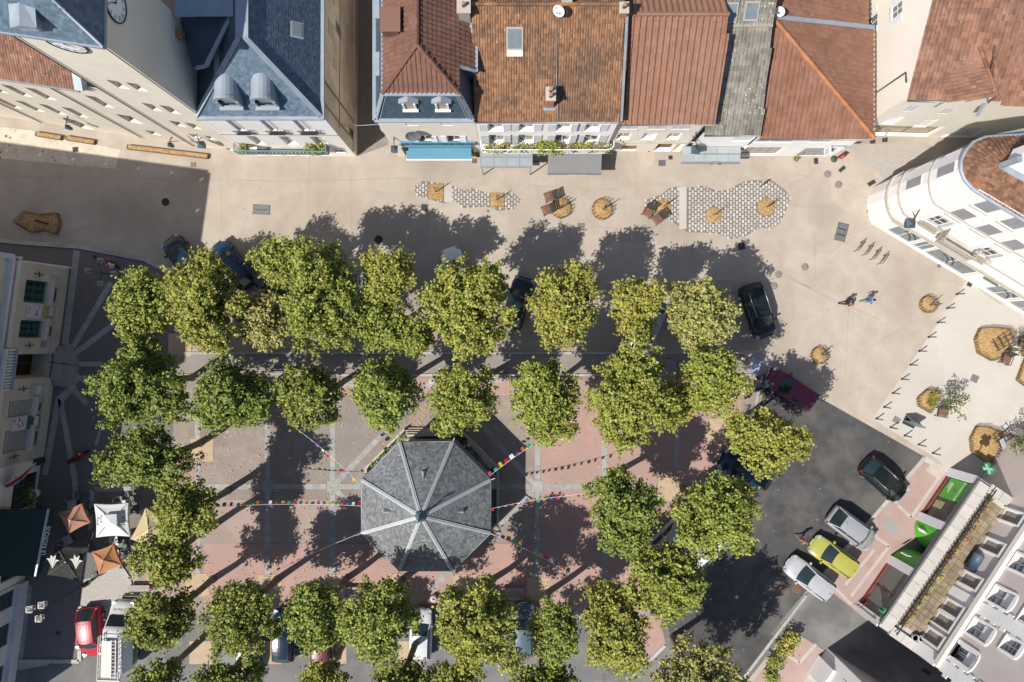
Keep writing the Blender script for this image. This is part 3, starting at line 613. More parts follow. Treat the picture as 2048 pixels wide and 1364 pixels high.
# louvred dormer on the south slope
dc = on_plane(58, 32, e3[0], e3[1], ap)[0]; mb = MB()
mb.box(dc + Vector((0, -.1, .1)), (1.0, 1.0, .6)); ml = MB()
for k in range(5): ml.box(dc + Vector((0, -.62, -.14 + .1 * k)), (.8, .05, .04), Matrix.Rotation(.5, 3, 'X'))
dr = mb.build('dormer', M_zinc, tw); ml.build('louvre', M_slated, dr)
MB().raw([dc + Vector((x * .62, y * .7, z - .25)) for x, y, z in ((-1, -1.05, .62), (1, -1.05, .62), (1, .9, .78), (-1, .9, .78), (0, -1.05, .88), (0, .95, .92))], [(0, 1, 4), (0, 4, 5, 3), (1, 2, 5, 4), (2, 3, 5)]).build('dormer_roof', M_zinc, dr)
def clock(w, u, v, r, parent):
    f = MB(); n = 40; f.poly([w.pt(u + r * math.cos(2 * math.pi * k / n), v + r * math.sin(2 * math.pi * k / n), .05) for k in range(n)])
    face = f.build('clock_face', mat('clock_white', (.74, .75, .77), (.80, .80, .82), 3, .4), parent)
    rim = MB(); blk = MB()
    for k in range(n):
        a0, a1 = 2 * math.pi * k / n, 2 * math.pi * (k + 1) / n
        q = [(r, a0), (r * 1.07, a0), (r * 1.07, a1), (r, a1)]
        rim.poly([w.pt(u + rr * math.cos(t), v + rr * math.sin(t), .09) for rr, t in q]); rim.poly([w.pt(u + r * 1.07 * math.cos(t), v + r * 1.07 * math.sin(t), o) for t, o in ((a0, 0), (a1, 0), (a1, .09), (a0, .09))])
    rim.build('clock_rim', M_iron, face)
    for h in range(12):     # roman numerals: one to four strokes each
        t = math.pi / 2 - 2 * math.pi * h / 12; k = [2, 1, 2, 3, 3, 2, 3, 4, 4, 3, 2, 3][h]
        for j in range(k):
            tt = t + (j - (k - 1) / 2) * .085
            p = [(rr, tt + s) for rr, s in ((.68, -.018), (.93, -.016), (.93, .016), (.68, .018))]
            blk.poly([w.pt(u + r * rr * math.cos(s), v + r * rr * math.sin(s), .055) for rr, s in p])
    blk.build('numerals', M_iron, face)
    hd = MB()
    for (ang, ln, wd) in ((math.radians(-18), .55, .05), (math.radians(118), .72, .035)):
        d = (math.cos(ang), math.sin(ang)); q = [(-.12, -wd), (ln, -wd * .4), (ln, wd * .4), (-.12, wd)]
        hd.poly([w.pt(u + r * (d[0] * a - d[1] * b), v + r * (d[1] * a + d[0] * b), .07 + .004 * (wd > .04)) for a, b in q])
    hd.build('clock_hands', M_iron, face)
u_, v_ = wS.px(131, 86); clock(wS, u_, v_ - .05, .92, tw)
u_, v_ = wE.px(229, 5); clock(wE, u_, v_, .92, tw)
for w_, px0 in ((wS, (199, 160)), (wE, (225, 60))):
    pass
uu, _ = wS.px(150, 135); MB().tube([wS.pt(.08, .1, .08), wS.pt(.08, 19.9, .08)], .05, 6).build('drainpipe', M_gutter, tw)
MB().tube([wS.pt(wS.L - .03, .1, .07), wS.pt(wS.L - .03, 19.9, .07)], .04, 6).build('drainpipe', mat('cream_pipe', (.55, .48, .40), rough=.7), tw)
mb = MB(); wE.box(mb, 3.55, 4.05, 12.2, 12.7, 0, .35); mb.build('vent_box', M_brick, tw)
# wing
wg = thing('wing_building', 'long cream wing with recessed windows and a dark red tiled roof beside the tower', 'building', (-30, 15, 0))
A2 = P2(-260, 192.5); wW2 = Wall(A2, A, 0, 12.0)
ops = [((48.8, 174.6), (115.5, 201.4)), ((0, 168.4), (67.3, 194.8)), ((-50, 160), (18.5, 187.5)), ((29.3, 200.7), (91, 224.5)), ((-17, 194), (46, 218)), ((75.9, 207.3), (134.6, 230.4)), ((121.4, 213.5), (178.8, 236)), ((168.3, 190.2), (229.6, 216.5)), ((230.3, 227.8), (287.5, 248.3)), ((288.8, 260.2), (324.5, 272)), ((325, 281.3), (360, 290.5))]
hs = [hole_px(wW2, a, b, .42) for a, b in ops]
ar0, av = wW2.px(150, 252); ar1, _ = wW2.px(214, 272); arch = wW2.hole(ar0 + .2, ar1, .03, 2.75, .6)
mb = MB(); wW2.mesh(mb); mb.build('wall', M_cream, wg)
for h in hs: wW2.window(h, wg, M_brownw, M_blind, 1, 0)
wW2.window(arch, wg, M_brownw, M_glass, 2, 1, name='arched_doorway')
mb = MB()
for k in range(8):
    t0, t1 = math.pi * k / 8, math.pi * (k + 1) / 8; cu = (arch[0] + arch[1]) / 2; rr = (arch[1] - arch[0]) / 2
    mb.poly([wW2.pt(cu + rr * math.cos(t0), 2.75 - .9 + .9 * math.sin(t0), .01), wW2.pt(cu + rr * math.cos(t0), 2.78, .01), wW2.pt(cu + rr * math.cos(t1), 2.78, .01), wW2.pt(cu + rr * math.cos(t1), 2.75 - .9 + .9 * math.sin(t1), .01)])
mb.build('arch_spandrel', M_cream, wg)
q0 = wW2.pt(0, 12.0, .3); q1 = P(160, 171, 12.0); q1 = wW2.pt((q1 - wW2.A).dot(wW2.d), 12.0, .3); up = Vector((-wW2.d.y, wW2.d.x, 0))
slope([q0, q1, q1 + up * 6.5 + Vector((0, 0, 3.6)), q0 + up * 6.5 + Vector((0, 0, 3.6))], wg, M_told, 'canal', .17, .26, .035, 0)
r0, r1 = q0 + up * 6.5 + Vector((0, 0, 3.6)), q1 + up * 6.5 + Vector((0, 0, 3.6))
slope([r1, r0, r0 + up * 6.5 - Vector((0, 0, 3.6)), r1 + up * 6.5 - Vector((0, 0, 3.6))], wg, M_told, 'canal', .17, .26, .035, 0, edge=(3, 2))
gutter(wg, q0 + Vector((0, -.05, -.05)), q1 + Vector((0, -.05, -.05)))
pb = MB(); pb.bar(q1 + Vector((.15, 0, .05)), q1 + up * 6.5 + Vector((.15, 0, 3.65)), .5, .5); pb.build('verge_wall', M_zinc, wg)
for pp in ((92, 168), (12, 210)):
    u, v = wW2.px(*pp); MB().tube([wW2.pt(u, .2, .08), wW2.pt(u, 11.8 if pp[0] > 50 else 7.5, .08)], .05, 6).build('drainpipe', M_gutter, wg)
bw = wW2.pt(wW2.L, 0); plainwall(wg, xy(bw) + Vector((.02, 0)), xy(bw + up * 11), 0, 11.9, M_cream)
for i_, (x0, y0, x1, y1) in enumerate(((76, 265, 126, 273), (136, 273, 192, 282), (258, 291, 418, 310))):
    t = thing('straw_planter', ['long straw-filled planter left of the arched doorway', 'short straw-filled planter right under the arched doorway', 'longest straw-filled planter at the foot of the tower'][i_], 'planter', P((x0 + x1) / 2, (y0 + y1) / 2), group='straw planters along the cream wall')
    a, b = P(x0, y0), P(x1, y1); d = (b - a).normalized(); nn = Vector((d.y, -d.x, 0)); pp = [a, b, b + nn * .32, a + nn * .32]
    MB().prism([(p.x, p.y) for p in pp], .005, .22).build('mulch', M_dirt, t); rs = MB()
    for k in range(4): rs.bar(pp[k] + Vector((0, 0, .13)), pp[(k + 1) % 4] + Vector((0, 0, .13)), .035, .26)
    rs.build('border', M_brownw, t)
# ---------------------------------------------------------------- white corner house with blue slate roof
h2 = thing('slate_roofed_house', 'white corner house with a hipped blue slate roof, two barrel dormers and a turquoise balcony', 'house', P(606, 300))
A = P2(501, 311); B = P2(712, 312.5); wS = Wall(A, B, 0, 9.6); C_ = B + Vector((.1, 18)); wE = Wall(B, C_, 0, 9.6)
rows = []
for (bx) in ((517, 567), (583, 632), (449, 497)):
    u0, v1 = wS.px(bx[0], 240); u1, v0 = wS.px(bx[1], 262); rows.append(wS.hole(u0, u1, v0 - .1, v1, .18))
r2 = []
for k, r_ in enumerate(rows): r2.append(wS.hole(r_[0] + .05, r_[1] + .05, 3.0, 5.1, .3))
gf = [wS.hole(.5 + 1.12 * k, 1.3 + 1.12 * k, .05, 2.2, .25) for k in range(4)] + [wS.hole(5.6, 6.5, .05, 2.1, .2), wS.hole(6.9, 7.7, .9, 2.0, .2)]
wS.mesh(mb := MB()); mb.build('wall', M_white, h2)
he = [wE.hole(1.0, 1.7, .05, 2.2, .12), hole_c(wE, (677, 60), .75, 1.6, .12), hole_c(wE, (590 + 90, 30), .01, .01, .01)]
wE.mesh(mb := MB()); mb.build('wall', M_gable, h2)
for r_ in rows: w_ = wS.window(r_, h2, M_frame, M_wshut, 1, 0, sill=M_stone)
for r_ in r2: w_ = wS.window(r_, h2, M_frame, M_wshut, 1, 2)
for g_ in gf: wS.window(g_, h2, M_frame, M_glassb, 0, 1)
wE.window(he[0], h2, M_brownw, M_brownw, 0, 0, name='door'); wE.window(he[1], h2, M_gshut, M_gshut, 0, 0)
mb = MB()
for r_ in rows:
    bal = MB(); zb = r_[2] + .02; wS.box(bal, r_[0] - .12, r_[1] + .12, zb + .82, zb + .87, .24, .28); wS.box(bal, r_[0] - .12, r_[1] + .12, zb, zb + .05, 0, .28)
    for k in range(11):
        u = r_[0] - .1 + (r_[1] - r_[0] + .2) * k / 10; bal.bar(wS.pt(u, zb, .26), wS.pt(u + .06 * (-1) ** k, zb + .84, .26), .022, .022)
    bal.build('balconette', M_iron, h2)
wS.box(mb, 0, wS.L, 5.55, 5.75, 0, .06); mb.build('string_course', M_stone, h2)
# long turquoise balcony
M_turq = mat('turquoise_iron', (.10, .24, .31), (.15, .30, .37), 5, .5)
bl = MB(); wS.box(bl, .15, 6.9, 2.62, 2.74, 0, .66); bo = bl.build('balcony', M_stone, h2); rl = MB()
wS.box(rl, .15, 6.9, 3.58, 3.66, .60, .69); wS.box(rl, .15, 6.9, 2.82, 2.87, .62, .66)
for k in range(48): u = .2 + 6.65 * k / 47; rl.bar(wS.pt(u, 2.74, .64), wS.pt(u + (.1 if k % 2 else -.05), 3.6, .64), .035, .03)
for u in (.17, 6.88):
    rl.bar(wS.pt(u, 3.62, .05), wS.pt(u, 3.62, .66), .06, .06)
    for k in range(5): rl.bar(wS.pt(u, 2.74, .1 + .12 * k), wS.pt(u, 3.6, .1 + .12 * k), .025, .025)
rl.build('railing', M_turq, bo)
M_pot = mat('terracotta_pot', (.36, .17, .10), (.42, .22, .13), 5, .9)
def pot_plant(loc, label, h=.5, r=.3, seed=1, mats=None, potr=.18, poth=.3, cat='plant', group=None, name='potted_plant', n=130, potm=None):
    t = thing(name, label, cat, loc, group=group, local=True)
    MB().lathe((0, 0, 0), [(potr * .7, 0), (potr, poth), (potr * .85, poth), (potr * .8, poth - .04)], 12).build('pot', potm or M_pot, t)
    leaf_cloud('foliage', [(0, 0, poth + h * .5, r, r, h * .55)], n, mats or [M_leaf[0], M_leaf[2]], t, seed, .11); return t
bp = lambda u, o: wS.pt(u, 2.745, o * .6)
for (u, o, lb, hh, rr, sd) in ((.75, .55, 'round dark potted shrub at the left end of the turquoise balcony', .55, .33, 3), (5.6, .6, 'large green potted plant at the right end of the turquoise balcony', .75, .42, 4), (6.4, .5, 'spreading potted plant in the right corner of the turquoise balcony', .6, .4, 5), (6.0, .8, 'small bright potted plant beside the big one on the turquoise balcony', .4, .25, 6)):
    pot_plant(bp(u, o), lb, hh, rr, sd, group='plants on the turquoise balcony')
t = thing('wooden_crate', 'low brown crate on the turquoise balcony beside a pale box', 'crate', bp(2.1, .6)); b_ = MB(); wS.box(b_, 1.75, 2.4, 2.75, 3.05, .2, .52); b_.build('crate_body', M_brownw, t); b_ = MB(); wS.box(b_, 1.8, 2.35, 3.05, 3.07, .24, .48); b_.build('lid', M_brownw, t)
t = thing('storage_box', 'pale storage box on the turquoise balcony', 'box', bp(1.35, .7)); b_ = MB(); wS.box(b_, 1.05, 1.65, 2.75, 3.1, .22, .56); b_.build('box_body', M_cream2, t); b_ = MB(); wS.box(b_, 1.02, 1.68, 3.1, 3.14, .2, .58); b_.build('lid', M_frame, t)
# roof
z9 = 9.6; E0 = P(392, 233, z9); E1 = P(641, 233, z9); F0 = P(478, 75, 13.6); F1 = P(490, 75, 13.6)
slope([E0, E1, F1, F0], h2, M_slate, 'flat', .22, .17, .014, 0)
EB = Vector((E1.x + .05, 36, z9)); G1 = Vector((F1.x, 36, 13.6)); G0 = Vector((F0.x, 36, 13.6)); WB = Vector((E0.x, 36, z9))
slope([E1, EB, G1, F1], h2, M_slate, 'flat', .22, .17, .014, 0)
slope([WB, E0, F0, G0], h2, M_slated, 'flat', .22, .17, .014, 0)  # west slope: darker slate puts the tower's shade into the colour
MB().poly([F0 + Vector((-.2, -.05, .04)), F1 + Vector((.2, -.05, .04)), G1 + Vector((.2, 0, .04)), G0 + Vector((-.2, 0, .04))]).build('ridge_sheet', M_zinc, h2)
mb = MB()
for (a, b) in ((E0, F0), (E1, F1)): mb.bar(a + Vector((0, 0, .05)), b + Vector((0, 0, .05)), .30, .07)
mb.build('hip_flashing', M_zinc, h2)
mb = MB(); mb.bar(E0 + Vector((-.05, .12, -.02)), E1 + Vector((.05, .12, -.02)), .34, .1); mb.bar(E0 + Vector((-.05, -.1, -.1)), E1 + Vector((.2, -.1, -.1)), .2, .18); mb.bar(E1 + Vector((.1, -.15, -.08)), EB + Vector((.1, 0, -.08)), .24, .2); mb.build('gutter', M_zinc, h2)
# lower slate shed and zinc ledge on the west side
mb = MB(); a, b = P(412, 132, 12.4), P(462, 32, 12.8)
mb.bar(a + Vector((0, 0, 0)), b, .25, .12); mb.bar(b, b + Vector((0, 12, 0)), .25, .12); mb.bar(a, P(392, 136, 12.0), .2, .12); mb.poly([P(350, 33, 13.2), P(466, 33, 13.2), P(466, -40, 13.2), P(350, -40, 13.2)]); mb.build('zinc_ledge', M_zinc, h2)
mb = MB(); mb.poly([P(384, 134, 11.8), P(411, 132, 12.3), P(461, 34, 12.7), P(360, 34, 12.2)]); mb.build('roof_slope', M_slated, h2)  # dark slate again stands for shade beside the tower
for i_, cx in enumerate((463, 535)):
    # barrel dormer: vault running south, arched face
    z0 = 10.45; fr = P(cx, 212, z0); Lb = 3.1; rr = .72; mb = MB(); n = 10; fy = fr.y
    ring = [(rr * math.cos(math.pi * k / n), rr * math.sin(math.pi * k / n)) for k in range(n + 1)]
    zc_ = 11.2
    for k in range(n):
        (x0, h0), (x1, h1) = ring[k], ring[k + 1]
        mb.poly([(fr.x + x0, fy, zc_ + h0), (fr.x + x1, fy, zc_ + h1), (fr.x + x1, fy + Lb, zc_ + h1), (fr.x + x0, fy + Lb, zc_ + h0)], 0, True)
    for sx in (-1, 1): mb.poly([(fr.x + sx * rr, fy, zc_), (fr.x + sx * rr, fy + Lb, zc_), (fr.x + sx * rr, fy + Lb, zc_ - 1.2), (fr.x + sx * rr, fy, zc_ - 1.2)])
    dm = mb.build('barrel_dormer', M_zinc, h2)
    f = MB()
    for k in range(n):
        (x0, h0), (x1, h1) = ring[k], ring[k + 1]
        for (a_, b_, yy) in ((1.0, .72, -.03),): f.poly([(fr.x + x0 * 1.08, fy + yy, zc_ + h0 * 1.08), (fr.x + x1 * 1.08, fy + yy, zc_ + h1 * 1.08), (fr.x + x1 * b_, fy + yy, zc_ + h1 * b_), (fr.x + x0 * b_, fy + yy, zc_ + h0 * b_)])
        f.poly([(fr.x + x0 * 1.08, fy - .03, zc_ + h0 * 1.08), (fr.x + x1 * 1.08, fy - .03, zc_ + h1 * 1.08), (fr.x + x1 * 1.08, fy + .2, zc_ + h1 * 1.08), (fr.x + x0 * 1.08, fy + .2, zc_ + h0 * 1.08)])
    for sx in (-1, 1): f.box((fr.x + sx * .63, fy - .01, zc_ - .38), (.2, .1, .78))
    f.box((fr.x, fy - .12, zc_ - .78), (1.5, .3, .08)); f.build('dormer_frame', M_zinc, dm)
    f = MB(); f.poly([(fr.x + x * .74, fy + .12, zc_ + h * .74) for x, h in ring] + [(fr.x - .53, fy + .12, zc_ - .74), (fr.x + .53, fy + .12, zc_ - .74)]); f.build('pane', M_glass, dm)
mb = MB(); c = P(594, 60, 12.0); mb.box(c, (.75, .95, .1), Matrix.Rotation(.55, 3, 'Y')); s = mb.build('skylight', M_zinc, h2); MB().box(c + Vector((.03, 0, .06)), (.6, .8, .03), Matrix.Rotation(.55, 3, 'Y')).build('pane', M_glassb, s)
# worn plaster patches, pipes and bricked openings on the alley wall
mb = MB()
for (u, v, w2, hh) in ((6.0, 6.9, 1.0, 1.3), (8.6, 6.6, .8, 1.2), (14.5, 6.8, 1.1, 1.5), (4.3, 6.0, .6, .9)): wE.box(mb, u, u + w2, v, v + hh, -.02, .03)
mb.build('bricked_opening', mat('patch_render', (.46, .40, .33), (.54, .48, .40), 3, .95, bump=.02, bscale=9), h2)
mb = MB(); wE.box(mb, .6, 17.5, 5.2, 5.28, 0, .05); wE.box(mb, .9, 1.05, .1, 9.4, 0, .06); mb.tube([wE.pt(2.4, .1, .08), wE.pt(2.4, 9.3, .08)], .05, 6); mb.build('drainpipe', mat('tan_pipe', (.42, .37, .30), rough=.8), h2)
wE.box(mb := MB(), 0.02, 17.6, 0, 1.1, .004, .10); mb.build('plinth', M_gable, h2)
# ---------------------------------------------------------------- brown tiled mansard house over the blue awning
h3 = thing('mansard_house', 'narrow cream house with brown hipped tiles over a slate mansard with two dormers', 'house', P(866, 300))
A = P2(796, 312); B = P2(962, 312); wS = Wall(A, B, 0, 9.0)
o1 = [hole_c(wS, (822, 245), .8, 1.3, .2), hole_c(wS, (893, 245), .8, 1.3, .2)]; o2 = [wS.hole(*(lambda u: (u - .45, u + .45))(wS.px(cx, 270)[0]), 3.6, 5.3, .3) for cx in (846, 905)]
o3 = [wS.hole(.6, 6.0, .05, 2.4, .3)]
wS.mesh(mb := MB()); mb.build('wall', M_cream2, h3); C_ = A + Vector((0, 20)); Wall(C_, A, 0, 9.0).mesh(mb := MB()); mb.build('wall', M_gable, h3); Wall(B, B + Vector((0, 20)), 0, 9.0).mesh(mb := MB()); mb.build('wall', M_cream2, h3)
for o_ in o1: w_ = wS.window(o_, h3, M_frame, M_frame, 1, 0); wS.shutters(o_, w_, M_wshut, closed=True)
for o_ in o2: w_ = wS.window(o_, h3, M_frame, M_glass, 1, 1, sill=M_stone); wS.shutters(o_, w_, M_wshut, slats=6)
wS.window(o3[0], h3, M_brownw, M_glass, 3, 0, name='shop_window')
zb, zt, za = 9.0, 11.5, 13.2
e = [P(752, 237, zb), P(944, 237, zb)]; k_ = [P(765, 188, zt), P(918, 185, zt)]; k_[1].y = k_[0].y; k_[1].z = zt
slope([e[0], e[1], k_[1], k_[0]], h3, M_slated, 'flat', .22, .17, .012, 0)
yb = 34.0
slope([Vector((e[0].x, yb, zb)), e[0], k_[0], Vector((k_[0].x, yb, zt))], h3, M_slated, 'flat', .22, .17, .012, 0)
slope([e[1], Vector((e[1].x, yb, zb)), Vector((k_[1].x, yb, zt)), k_[1]], h3, M_slated, 'flat', .22, .17, .012, 0)
ax = P(834, 90, za); rb = Vector((ax.x, yb, za)); wk = Vector((k_[0].x, yb, zt)); ek = Vector((k_[1].x, yb, zt))
slope([k_[0], k_[1], ax], h3, M_tbrown, 'roman', .30, .34, .05, 60)
slope([wk, k_[0], ax, rb], h3, M_tbrown, 'roman', .30, .34, .05, 90)
pe = lambda px, py: (lambda x0: x0)(None)
sl = (za - zt) / (k_[1].x - ax.x); xe = k_[1].x + .95; ze = zt - sl * .95
slope([k_[1], Vector((k_[1].x, k_[1].y + 1.9, zt)), Vector((k_[1].x, yb, zt)), rb, ax], h3, M_tbrown, 'roman', .30, .34, .05, 90, edge=(0, 1))
y1_ = k_[1].y + 1.75
slope([Vector((xe, y1_, ze)), Vector((xe, y1_ + 1.9, ze)), Vector((k_[1].x, y1_ + 5.0, zt)), Vector((k_[1].x, y1_, zt))], h3, M_tbrown, 'roman', .30, .34, .05, 0, edge=(0, 1))
Wx = Wall(Vector((k_[1].x + .05, y1_)), Vector((xe, y1_)), zt - 3.0, zt - .3); Wx.mesh(mb := MB()); mb.build('side_cheek', M_slated, h3)
# red lower roof behind the valley
slope([Vector((xe, y1_ + 2.2, ze)), Vector((xe + .9, y1_ + 2.2, ze - .2)), Vector((xe + .9, yb, ze + 2.4)), Vector((k_[1].x, yb, zt + .1)), Vector((k_[1].x, y1_ + 5.2, zt))], h3, M_tred, 'roman', .28, .34, .05, 0)
mb = MB(); mb.bar(Vector((xe + .05, y1_ + 1.6, ze + .05)), Vector((k_[1].x - .05, y1_ + 5.4, zt + .05)), .2, .08); mb.bar(Vector((xe + .1, y1_ - .1, ze)), Vector((xe + .1, y1_ + 2.2, ze)), .16, .1); mb.bar(Vector((k_[1].x, y1_ - .05, zt - .05)), Vector((xe + .1, y1_ - .05, ze)), .2, .1); mb.build('valley_flashing', M_zinc, h3)
for (a, b) in ((k_[0], ax), (k_[1], ax), (ax, rb)): ridge(a + Vector((0, 0, .05)), b + Vector((0, 0, .05)), h3, M_tbrown, .13)
mb = MB(); mb.bar(k_[0] + Vector((-.1, -.02, .02)), k_[1] + Vector((.1, -.02, .02)), .22, .12); mb.bar(k_[0], Vector((k_[0].x, yb, zt)), .16, .1); mb.bar(e[0] + Vector((-.1, -.12, -.05)), e[1] + Vector((.1, -.12, -.05)), .26, .14); mb.bar(e[0] + Vector((-.12, -.1, -.05)), Vector((e[0].x - .12, yb, zb - .05)), .22, .14); mb.bar(e[0] + Vector((0, 0, .05)), k_[0] + Vector((0, 0, .03)), .3, .06); mb.bar(e[1] + Vector((0, 0, .05)), k_[1] + Vector((0, 0, .03)), .3, .06); mb.bar(e[0] + Vector((.3, 0, .02)), k_[0] + Vector((.25, 0, .03)), .06, .1); mb.bar(e[1] + Vector((-.3, 0, .02)), k_[1] + Vector((-.25, 0, .03)), .06, .1)
mb.build('gutter', M_zinc, h3)
for cx in (818.5, 884):
    c = P(cx, 208, 10.6); mb = MB(); mb.box(c + Vector((0, .5, -.05)), (.82, 1.15, 1.0)); d_ = mb.build('dormer', M_frame, h3)
    mb = MB(); w2 = .62
    mb.raw([c + Vector(v) for v in ((-w2, -.12, .42), (w2, -.12, .42), (w2, 1.15, .42), (-w2, 1.15, .42), (0, -.12, .78), (0, 1.15, .78), (-w2, -.12, .36), (w2, -.12, .36))], [(0, 4, 5, 3), (1, 2, 5, 4), (0, 1, 4), (6, 7, 1, 0)]); mb.build('dormer_roof', M_zinc, d_)
    mb = MB(); mb.box(c + Vector((-.36, -.12, -.1)), (.12, .12, 1.0)); mb.box(c + Vector((.36, -.12, -.1)), (.12, .12, 1.0)); mb.box(c + Vector((0, -.16, -.6)), (1.0, .3, .1)); mb.build('dormer_frame', M_frame, d_)
    MB().box(c + Vector((0, -.08, -.1)), (.58, .04, .9)).build('pane', mat('tan_blind', (.46, .36, .25), (.5, .4, .3), 3, .8), d_)
c = P(784, 52, 11.98); mb = MB(); mb.box(c + Vector((0, 0, .45)), (1.0, 1.35, .8)); d_ = mb.build('roof_hatch', M_tbrown, h3); MB().box(c + Vector((-.52, 0, .5)), (.05, 1.1, .6)).build('pane', M_glass, d_); MB().box(c + Vector((.05, 0, .88)), (1.2, 1.5, .06)).build('hatch_roof', mat('brown_sheet', (.24, .125, .095), rough=.7), d_)
mb = MB(); c = P(758, 128, 10.3); mb.box(c, (.5, 1.5, .12)); mb.box(P(756, 12, 10.3), (.5, 1.6, .12)); mb.build('zinc_tray', M_zinc, h3)
# ---------------------------------------------------------------- ochre tiled house with flower balcony
h4 = thing('ochre_tiled_house', 'white house with shutters, a flower balcony and a wide ochre tiled roof with one skylight', 'house', P(1095, 300))
A = P2(962.5, 312); B = P2(1203, 312); B = Vector((7.05, A.y)); wS = Wall(A, B, 0, 8.5)
cxs = (987.6 + 6, 1050, 1126, 1187); o1 = []; o2 = []
for cx in (991, 1054, 1130, 1189):
    u, _ = wS.px(cx, 246); o1.append(wS.hole(u - .5, u + .5, 6.5, 7.9, .3))
for cx in (993, 1053, 1128, 1187):
    u, _ = wS.px(cx, 268); o2.append(wS.hole(u - .55, u + .55, 3.3, 5.5, .35))
o3 = [wS.hole(.5, 4.6, .05, 2.4, .4), wS.hole(5.2, 9.2, .05, 2.4, .4)]
wS.mesh(mb := MB()); mb.build('wall', M_white, h4); Wall(B, B + Vector((0, 13)), 0, 8.5).mesh(mb := MB()); mb.build('wall', M_cream2, h4); Wall(A + Vector((0, 13)), A, 0, 8.5).mesh(mb := MB()); mb.build('wall', M_white, h4)
for o_ in o1 + o2: w_ = wS.window(o_, h4, M_frame, M_glass, 1, 1, sill=M_frame, fw=.08); wS.shutters(o_, w_, M_lshut, slats=7, sw=.55)
for o_ in o3: wS.window(o_, h4, M_iron, M_glass, 3, 0, name='shop_window')
ze, zr = 8.5, 12.0; Le, Re = P(949, 243, ze), P(1237, 243, ze); Lr, Rr = P(953, 9, zr), P(1250, 9, zr); Re.x = 7.08; Rr.x = 6.9; Lr.x = Le.x
sk0 = [P(x, y, 11.5) for x, y in ((1013, 56), (1047, 56), (1047, 98), (1013, 98))]
slope([Le, Re, Rr, Lr], h4, M_tocher, 'canal', .165, .27, .045, 0)
slope([Rr, Lr, Lr + Vector((0, 6, -3.4)), Rr + Vector((0, 6, -3.4))], h4, M_tocher, 'canal', .165, .27, .045, 0, edge=(3, 2))
ridge(Lr + Vector((0, 0, .05)), Rr + Vector((0, 0, .05)), h4, M_tocher, .12)
gutter(h4, Le + Vector((0, -.05, -.06)), Re + Vector((0, -.05, -.06)), .07)
mb = MB(); mb.bar(Re + Vector((.12, 0, .05)), Rr + Vector((.12, 0, .05)), .16, .2); mb.build('verge_flashing', M_gutter, h4)
mb = MB(); mb.tube([P(1114, 46, 11.55), P(1113, 180, 9.7), P(1116, 240, 8.7)], .02, 5); mb.build('cable', M_zinc, h4)
c, nn = on_plane(1029.5, 77, Le, Re, Rr); Ms = Matrix((Vector((1, 0, 0)), nn.cross(Vector((1, 0, 0))), nn)).transposed()
s = MB().box(c + nn * .05, (1.05, 1.35, .2), Ms).build('skylight', mat('skylight_frame', (.40, .37, .33), rough=.6), h4); MB().box(c + nn * .14, (.86, 1.12, .04), Ms).build('pane', M_glassb, s); MB().box(c + nn * .06 - (Ms @ Vector((0, .85, 0))), (1.0, .35, .06), Ms).build('apron', M_cream2, s)
def chimney(parent, loc, sx, sy, h, m, pots=2, cap=True):
    loc = Vector(loc); mb = MB(); mb.box(loc + Vector((0, 0, h / 2)), (sx, sy, h)); c_ = mb.build('chimney', m, parent); mb = MB(); mb.box(loc + Vector((0, 0, h + .04)), (sx + .14, sy + .14, .1)); mb.build('cap', M_stone, c_); mb = MB()
    for k in range(pots): mb.lathe(loc + Vector((0, (k - (pots - 1) / 2) * sy / max(pots, 1) * .9, h + .08)), [(.12, 0), (.10, .35), (.12, .38), (.08, .38)], 10)
    mb.build('chimney_pot', M_brick, c_); mb = MB(); mb.box(loc + Vector((0, -.05, .25)), (sx + .3, sy + .25, .1)); mb.build('flashing', M_zinc, c_); return c_
c, _ = on_plane(1099, 212, Le, Re, Rr); chimney(h4, c + Vector((0, .25, -.3)), .5, .75, 1.75, M_brick, 2)
c, _ = on_plane(1130, 18, Le, Re, Rr); chimney(h4, c + Vector((.1, .8, -.5)), .6, 1.1, 2.0, M_gable, 3)
c, _ = on_plane(1257, 22, Le, Re, Rr); chimney(h4, Vector((6.75, c.y - .1, 11.2)), .45, .55, 1.2, M_brick, 1)
c, _ = on_plane(936, 30, Le, Re, Rr); chimney(h3, Vector((-2.9, 20.4, 9.5)), .7, 1.3, 3.0, mat('old_plaster', (.36, .35, .31), (.46, .45, .41), 4, .95, bump=.02, bscale=9), 2)
def dish(loc, aim, r, label, mast=.8, group=None, m=None):
    t = thing('satellite_dish', label, 'satellite dish', loc, local=True, group=group); a = Vector(aim).normalized(); x = a.orthogonal().normalized(); y = a.cross(x); c = Vector((0, 0, mast)); mb = MB(); n = 20; rings = 4; vs = []
    for i in range(rings + 1):
        rr = r * i / rings
        for k in range(n): vs.append(c + (x * math.cos(2 * math.pi * k / n) + y * math.sin(2 * math.pi * k / n) * 1.06) * rr + a * (rr * rr / r * .28))
    fs = [(i * n + k, i * n + (k + 1) % n, (i + 1) * n + (k + 1) % n, (i + 1) * n + k) for i in range(rings) for k in range(n)]
    mb.raw(vs, fs, 0, True); mb.build('reflector', m or M_frame, t)
    mb = MB(); mb.tube([(0, 0, 0), (0, 0, mast), c - a * .08], .03, 6); mb.build('mast', M_gutter, t); mb = MB(); mb.tube([c - y * r * .9, c + a * r * 1.0], .015, 5); mb.box(c + a * r * 1.0, (.09, .09, .12)); mb.build('feed_arm', M_gutter, t); return t
c, _ = on_plane(1116, 36, Le, Re, Rr); dish(c, (-.35, -.75, .5), .36, 'white satellite dish on the ridge of the ochre roof', 1.0)
